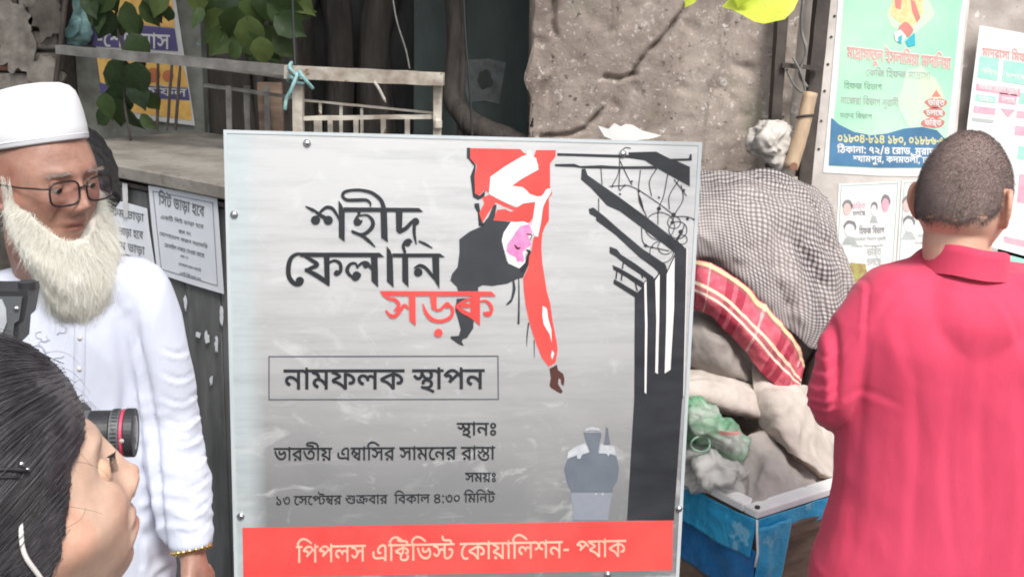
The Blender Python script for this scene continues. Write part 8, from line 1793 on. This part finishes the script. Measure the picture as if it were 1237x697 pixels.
def r_disp(p):
    q = Vector(p); d = .0055*noise.noise(Vector((p[0]*9, p[1]*5, p[2]*1.2)))+.007*ridge(p, 5, (1.3, 1, .25), 3)*.6*(.5+.5*noise.noise(Vector((p[0]*3+4, 0, p[2]*3))))+.0045*ridge((p[0]+p[2]*.8, p[1], p[2]), 7, (1, .6, 1), 11)*max(0, noise.noise(Vector((p[0]*4, 1, p[2]*4)))+.25)
    if p[0] < .60 and p[2] < 1.22: d += .006*ridge((p[0]*.7+p[2]*.9, p[1], p[2]), 24, (.6, .6, 1.4))*min(1, (.60-p[0])*14)*min(1, (1.22-p[2])*7)
    d += .0035*ridge((p[0]+.25*p[2], p[1], p[2]), 13, (1.2, .6, .35), 5)*max(0, noise.noise(Vector((p[0]*5, 2, p[2]*3)))+.15)*2
    d += .003*noise.noise(Vector((p[0]*22+p[2]*8, p[1]*20, p[2]*14)))*(.3 if p[0] > .62 else .8)
    return d
o = union(rp_, .0060, 'long_shirt', MAT['kurta_red'], rm, 4, r_disp, creases=[
    ([(1022, 395), (1019, 450), (1016, 520)], 1.78, .006, .009), ([(1056, 430), (1048, 540), (1036, 697)], 1.76, .008, .0024), ([(1098, 400), (1112, 520), (1104, 697)], 1.75, .010, .0022), ([(1150, 470), (1146, 580), (1158, 697)], 1.75, .009, .0018), ([(1196, 410), (1186, 520), (1192, 697)], 1.75, .010, .0022), ([(1232, 440), (1240, 600), (1232, 697)], 1.75, .009, .0018),
    ([(1120, 345), (1085, 365), (1060, 400)], 1.78, .006, .0025), ([(1190, 345), (1215, 375), (1228, 420)], 1.78, .006, .0025), ([(1060, 340), (1048, 372), (1040, 415)], 1.82, .0025, .0035), ([(1015, 500), (1050, 480), (1090, 490)], 1.77, .006, .0018),
    ([(968, 458), (990, 452), (1012, 440)], 1.83, .003, .004), ([(966, 472), (988, 468), (1012, 456)], 1.83, .003, .004), ([(968, 485), (990, 482), (1010, 470)], 1.83, .003, .004), ([(970, 497), (992, 494), (1012, 486)], 1.83, .003, .004), ([(978, 440), (998, 432), (1014, 420)], 1.83, .003, .003),])
# stand collar
def collar(H, cx, cy, z0, a, b, tilt, m, par, h=.032):
    V = []; n = 40; 
    for k, (dz, s_) in enumerate(((-.022, 1.10), (-.006, 1.035), (h*.5, 1.0), (h, .975), (h+.001, .945), (h*.4, .95), (-.02, .96))):
        for j in range(n):
            t = 2*math.pi*j/n; V.append((cx+a*math.cos(t)*s_, cy+b*math.sin(t)*s_, z0+dz-tilt*math.sin(t)-.009*math.cos(t)+.0012*math.sin(t*5)))
    F = [(i*n+j, i*n+(j+1) % n, (i+1)*n+(j+1) % n, (i+1)*n+j) for i in range(6) for j in range(n)]
    return obj('collar', V, F, m, par, True)
cc = at(1163, 318, 1.86); collar(HR, cc[0]+.006, 1.862, cc[2]-.002, .070, .071, .012, MAT['kurta_red'], rm, .027)
# short hair
def scalp(H, k=1.03, zb=lambda a: -.05, top=1.0):
    V = H.V*np.array((k, k, k)); keep = []
    x, y, z = H.V.T
    a = np.arctan2(x, -y)   # 0 at the back
    zb_ = np.array([zb(t) for t in a]); m = z > zb_
    F = [f for f in ICOF if m[f[0]] and m[f[1]] and m[f[2]]]
    used = sorted({i for f in F for i in f}); mp = {i: k_ for k_, i in enumerate(used)}
    return V[used], [tuple(mp[i] for i in f) for f in F], used
def zb_short(a):
    aa = abs(a)
    if aa < .9: return -.018+.004*math.cos(aa*9)
    if aa < 1.5: return -.018+(aa-.9)/.6*.034
    if aa < 1.9: return .006
    if aa < 2.3: return .006+(aa-1.9)/.4*.05
    return .062
Vh, Fh, used = scalp(HR, 1.022, zb_short)
hr = obj('short_hair', [HR.w(v) for v in Vh], Fh, MAT['hair_short_base'], rm, True)
nrmv = Vh/np.linalg.norm(Vh, axis=1)[:, None]; paths = []
for s_ in range(20000):
    i = RNG.integers(0, len(Vh)); n_ = nrmv[i]; p = Vh[i]+RNG.normal(0, .0012, 3); dn = np.array((RNG.normal(0, .25), -.35+RNG.normal(0, .2), -.9)); dn -= n_*(dn @ n_)
    L = RNG.uniform(.0014, .0032); paths.append(([HR.w(p), HR.w(p+n_*L*.45+dn*L*.4), HR.w(p+n_*L*.65+dn*L*1.0)], RNG.uniform(.6, 1.1)))
for s_ in range(2500):   # soft edge below the hairline
    t = RNG.uniform(-1.7, 1.7); zz = zb_short(t)-abs(RNG.normal(0, .007)); n_ = np.array((math.sin(t), -math.cos(t), 0)); r1 = math.sqrt(max(.1, 1-(zz/.12)**2)); yy = -.104*math.cos(t)*r1; yy *= 1-.55*float(sstep(.15, .8, -zz/.12)) if yy < 0 else 1
    p = np.array((.0765*math.sin(t)*r1*1.01, yy*1.02, zz)); paths.append(([HR.w(p), HR.w(p+n_*.0012+np.array((0, 0, -.0015))), HR.w(p+n_*.0018+np.array((0, 0, -.0035)))], .7))
ribbons('hair_strands', paths, .00042, MAT['hair_short'], hr)
legs(rm, .80, 1.88, .80, MAT['trouser'])

# ---------------------------------------------------------------- woman photographing, close at lower left
HW = Head((-.405, .800, 1.408), R(-50), R(19), R(1), 1.0, nose=1.30, prog=.20, cheek=1.6, lips=1.1, jaw=.9)
wm = empty('person', 'dark haired woman with pinned hair looking right, close at the lower left', 'person', (-.45, .78, 0))
wb = HW.parts()
nkb = np.array((-.46, .74, 1.24))
wb += [limb([HW.w((0, -.02, -.03)), HW.w((0, -.03, -.10)), nkb, nkb-np.array((0, 0, .07))], [.052, .050, .052, .075], 24)]
wb += [torso([(1.19, -.46, .74, .10, .055), (1.13, -.46, .74, .145, .075), (.95, -.46, .74, .125, .08), (.80, -.46, .74, .13, .085)], R(-40))]
wsR = np.array((-.33, .62, 1.12)); wsL = np.array((-.59, .86, 1.12)); camc = at(118, 530, 1.22)
weR = np.array((-.22, .84, .98)); weL = np.array((-.56, 1.10, 1.0)); gR = camc+np.array((-.055, -.035, -.055)); gL = camc+np.array((-.035, .045, -.06))
wb += [limb([wsR, weR, gR+np.array((0, -.06, -.05))], [.036, .030, .021]), limb([wsL, weL, gL+np.array((-.04, .04, -.07))], [.036, .030, .021]), limb([nkb-np.array((0, 0, .07)), wsR], [.05, .038], k=4), limb([nkb-np.array((0, 0, .07)), wsL], [.05, .038], k=4)]
wb += hand(gR+np.array((0, -.06, -.05)), (.1, .75, .7), (.9, .3, -.1), side=-1, curl=.55, sc=.88)+hand(gL+np.array((-.04, .04, -.07)), (.45, -.35, .8), (.5, -.8, .1), side=1, curl=.6, sc=.88)
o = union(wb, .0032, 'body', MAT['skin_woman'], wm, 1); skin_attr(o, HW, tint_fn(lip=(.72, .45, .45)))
MAT['lid_woman'] = mat('woman eyelid skin', (.66, .42, .29), .5, bst=0)
eyes(wm, HW, (0, 1, -.3), -.25, MAT['lid_woman'])
g = Geo()
lash = [([HW.w((sd*(.020+.026*t), .0885-.35*max(0, t-.4)*.03, .003+.004*math.sin(3.1*t))), HW.w((sd*(.021+.030*t), .0955-.01*t, .004+.004*math.sin(3.1*t))), HW.w((sd*(.022+.030*t), .0975-.010*t, .006+.004*math.sin(3.1*t)))], 1) for sd in (1, -1) for t in np.linspace(0, 1, 26)]
ribbons('lashes', lash[:26], .0004, MAT['hair_black'], wm); ribbons('lashes', lash[26:], .0004, MAT['hair_black'], wm)
up = [torso([(1.20, -.46, .74, .085, .06), (1.165, -.46, .74, .15, .08), (1.10, -.46, .74, .185, .10), (.95, -.46, .74, .17, .11), (.75, -.46, .74, .17, .11), (.55, -.46, .74, .20, .13)], R(-40)),
      limb([wsR+np.array((-.04, .03, .02)), wsR, (wsR+weR)/2, weR], [.05, .05, .046, .042]), limb([wsL+np.array((.04, -.03, .02)), wsL, (wsL+weL)/2, weL], [.05, .05, .046, .042])]
union(up, .0065, 'tunic', MAT['navy_cloth'], wm, 3)
legs(wm, -.46, .74, .70, MAT['trouser'], R(-40), .08)
# hair: combed back over the ear into a pinned tail
def zb_long(a):   # a: 0 back .. pi front
    aa = abs(a)
    if aa < 1.25: return -.085+.02*aa
    if aa < 1.60: return -.06+(aa-1.25)/.35*.022
    if aa < 2.25: return -.038+(aa-1.60)/.65*.072
    return .034+(aa-2.25)*.020
V0 = HW.V*1.0; x, y, z = V0.T; a = np.arctan2(x, -y); zb_ = np.array([zb_long(t) for t in a]); m = z > zb_
dist = np.clip((z-zb_)/.035, 0, 1); th = (.002+.010*dist**.7)+.018*sstep(.02, .10, z)*sstep(.10, .0, y)+.006*sstep(.04, .07, y)*sstep(.03, .07, z)
nv0 = V0/np.linalg.norm(V0, axis=1)[:, None]; VH = V0+nv0*th[:, None]
F = [f for f in ICOF if m[f[0]] and m[f[1]] and m[f[2]]]; used = sorted({i for f in F for i in f}); mp = {i: k for k, i in enumerate(used)}
tail = np.array((.01, -.118, -.045))
hw = obj('hair', [HW.w(VH[i]+nv0[i]*.0022*noise.noise(Vector(nv0[i])*9)) for i in used], [tuple(mp[i] for i in f) for f in F], MAT['hair_woman'], wm, True)
paths = []
cand = [i for i in used]; dt = tail/np.linalg.norm(tail)
for s_ in range(9500):
    i = cand[RNG.integers(0, len(cand))]; d0 = nv0[i]; r0 = np.linalg.norm(VH[i]); P = []; n_ = 12; frac = RNG.uniform(.35, .8); w_ = RNG.normal(0, .02, 3)+.09*np.array(noise.noise_vector(Vector(d0*4))); lift = RNG.uniform(-.0006, .0016)+(RNG.uniform(0, .006) if RNG.random() < .03 else 0)
    om_ = math.acos(max(-1, min(1, float(d0 @ dt))))
    if om_ < .15: continue
    for q in range(n_):
        t = frac*q/(n_-1); dd = (math.sin((1-t)*om_)*d0+math.sin(t*om_)*dt)/math.sin(om_)+w_*math.sin(3.14*t); dd /= np.linalg.norm(dd)
        # radius of the hair mass in that direction
        rx = (1+.13*float(sstep(.15, .8, dd[2]))*float(sstep(.7, -.2, dd[1])))/math.sqrt((dd[0]/.0865)**2+(dd[1]/(.0985 if dd[1] > 0 else .114))**2+(dd[2]/.1305)**2)
        rr_ = r0*(1-min(1, t*4))+rx*min(1, t*4) if False else None
        sc2 = r0/((1+.13*float(sstep(.15, .8, d0[2]))*float(sstep(.7, -.2, d0[1])))/math.sqrt((d0[0]/.0865)**2+(d0[1]/(.0985 if d0[1] > 0 else .114))**2+(d0[2]/.1305)**2))
        P.append(HW.w(dd*(rx*(sc2*(1-t)+1.0*t)+lift)))
    paths.append((P, RNG.uniform(.6, 1.4)))
for s_ in range(420):   # loose wisps along the hairline and crown
    i = cand[RNG.integers(0, len(cand))]; d0 = nv0[i]
    if V0[i][1] < .0 and RNG.random() < .5: continue
    t1 = np.cross(d0, RNG.normal(size=3)); t1 /= np.linalg.norm(t1); L_ = RNG.uniform(.02, .05); up_ = RNG.uniform(.002, .007)
    paths.append(([HW.w(VH[i]+t1*L_*q/7+d0*(up_*math.sin(q/7*3.14)-.5*(L_*q/7)**2/.1)) for q in range(8)], .55))
ribbons('hair_strands', paths, .00034, MAT['hair_woman'], hw, .5)
# tail
T0 = HW.w(tail); tl = [T0, T0+np.array((-.03, -.01, -.03)), T0+np.array((-.045, -.015, -.10)), T0+np.array((-.04, -.02, -.20))]
V, F = limb(tl, [.030, .034, .030, .012], 24, 8); obj('hair_tail', V, F, MAT['hair_woman'], hw, True)
# hair clip
def surf(px, py, lift=.003): return on_body(px, py, .72, [hw], lift)
bpy.context.view_layer.update()
g = Geo()
for y0, y1, x1, r_ in ((566, 567, 29, .0016), (574, 574, 20, .0011)): g.tube([surf(x, y0+(y1-y0)*x/30, .006) for x in np.linspace(-40, x1, 8)], r_, 6)
g.build('hair_clip', MAT['plastic_black'], hw, True)
g = Geo()
for p in ((23, 560), (28, 566)): dome(g, surf(*p, .005), np.array((0, -1., .2)), .0022, .002, 3, 10)
g.build('clip_stud', MAT['chrome'], hw, True)
g = Geo(); g.tube(cr([HW.w((.088, .004, .028)), HW.w((.0945, -.004, .008)), HW.w((.092, -.002, -.02)), HW.w((.080, .0, -.06)), HW.w((.070, -.01, -.12))], 5), .0019, 8); g.build('earphone_wire', MAT['earring'], wm, True)

# her camera
cm = empty('camera', 'black camera whose lens with rose ring shows before the woman', 'camera', tuple(camc))
ax = np.array((.985, .17, -.02)); ax /= np.linalg.norm(ax); lz = np.array((0, 0, 1.)); sx_ = np.cross(ax, lz); sx_ /= np.linalg.norm(sx_); lz = np.cross(sx_, ax)
Rc = np.column_stack([ax, sx_, lz]); L0 = at(122, 523, 1.24)
g = Geo(); g.box(L0-ax*.045-lz*.014, (.05, .115, .072), Rc, .008); g.build('camera_body', MAT['plastic_black'], cm)
rl = .0285
for nm, a0, a1, r_, m in (('mount_ring', -.020, -.012, .95, 'plastic_grey'), ('lens_barrel', -.012, .012, .96, 'plastic_black'), ('focus_ring', .0125, .0240, 1.0, 'plastic_grey'), ('rose_ring', .0245, .0285, 1.015, 'ring_red'), ('lens_hood', .029, .040, 1.04, 'plastic_black')):
    g = Geo(); P = [L0+ax*a0, L0+ax*(a0+.0008), L0+ax*(a1-.0008), L0+ax*a1]; g.tube(P, [rl*r_*.975, rl*r_, rl*r_, rl*r_*.975], 40); g.build(nm, MAT[m], cm, False)
    if nm == 'focus_ring':
        for k in range(36):
            t = 2*math.pi*k/36; g = Geo(); c = L0+ax*.0185+(sx_*math.cos(t)+lz*math.sin(t))*rl*1.0; g.box(c, (.007, .0016, .0016), np.column_stack([ax, -sx_*math.sin(t)+lz*math.cos(t), sx_*math.cos(t)+lz*math.sin(t)])); g.build('grip_rib', MAT['plastic_black'], bpy.data.objects[[o.name for o in cm.children if o.name.startswith('focus_ring')][0]])
g = Geo(); dome(g, L0+ax*.0385, ax, .024, .003, 3, 28); g.build('front_glass', MAT['lens_glass'], cm, True)
g = Geo(); c = L0+ax*.0197-sx_*0; 
wd = sx_ if (sx_ @ (CAM-L0)) > 0 else -sx_
dome(g, L0+ax*.0290+wd*rl*1.03+lz*.001, wd, .0028, .0008, 2, 10); g.build('lens_mark', MAT['eye'], cm, True)

# second camera entering at the left edge
c2 = empty('camera', 'grey and black camera corner at the left edge below the beard', 'camera', tuple(at(10, 380, 1.22)))
PC = Plane(at(10, 380, 1.22), (1, .15, 0), (0, 0, 1))
def cslab(nm, C, l, t, m): return slab2(nm, [ccw(C)], PC, l, t, MAT[m], c2)
cslab('camera_body', [(-70, 352), (33, 352), (34, 360), (29, 388), (23, 392), (21, 418), (-70, 418)], -.05, .05, 'plastic_black')
cslab('grip_panel', [(-60, 358), (28, 358), (24, 386), (18, 390), (16, 414), (-60, 414)], .0005, .003, 'plastic_grey')
MAT['lcd'] = mat('pale reflecting screen', (.50, .53, .56), .12, c2=(.36, .38, .41), vs=30, bst=0, coat=1)
cslab('screen', [(-60, 362), (4, 360), (9, 372), (10, 388), (5, 400), (-4, 410), (-60, 412)], .004, .002, 'lcd')
g = Geo(); p = PC.px(27, 348, -.02); g.tube([p-np.array((0, 0, .006)), p+np.array((0, 0, .003))], .010, 20); g.build('dial', MAT['plastic_black'], c2)
g = Geo(); dome(g, PC.px(21, 372, .004), PC.n, .0035, .002, 3, 12); g.build('button', MAT['chrome'], c2, True)

# ---------------------------------------------------------------- dark haired passer-by behind the old man, and a dark sleeve at the right edge
HB = Head(at(91, 224, 2.12), R(0), R(0), 0, .92)
pb_ = empty('person', 'dark haired person standing hidden behind the bearded man, only hair showing', 'person', (HB.c[0], HB.c[1], .14))
bx, by = HB.c[0], HB.c[1]
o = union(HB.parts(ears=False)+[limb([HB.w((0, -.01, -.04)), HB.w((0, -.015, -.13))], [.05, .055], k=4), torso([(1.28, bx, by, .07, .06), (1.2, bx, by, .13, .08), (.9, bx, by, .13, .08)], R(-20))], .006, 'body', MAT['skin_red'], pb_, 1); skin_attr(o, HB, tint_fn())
Vh, Fh, used = scalp(HB, 1.07, lambda a: -.095); obj('hair', [HB.w(v+.004*np.array(noise.noise_vector(Vector(v)*60))) for v in Vh], Fh, MAT['hair_black'], pb_, True)
union([torso([(1.30, bx, by, .055, .05), (1.25, bx, by, .12, .07), (1.15, bx, by, .15, .09), (.8, bx, by, .15, .09)], R(-20)), limb([(bx-.12, by, 1.2), (bx-.15, by, .95), (bx-.14, by, .75)], [.05, .045, .035]), limb([(bx+.10, by, 1.2), (bx+.11, by, .95), (bx+.09, by, .75)], [.045, .04, .035])], .010, 'shirt', MAT['dark_cloth'], pb_, 2)
legs(pb_, bx, by, .8, MAT['trouser'], R(-20))
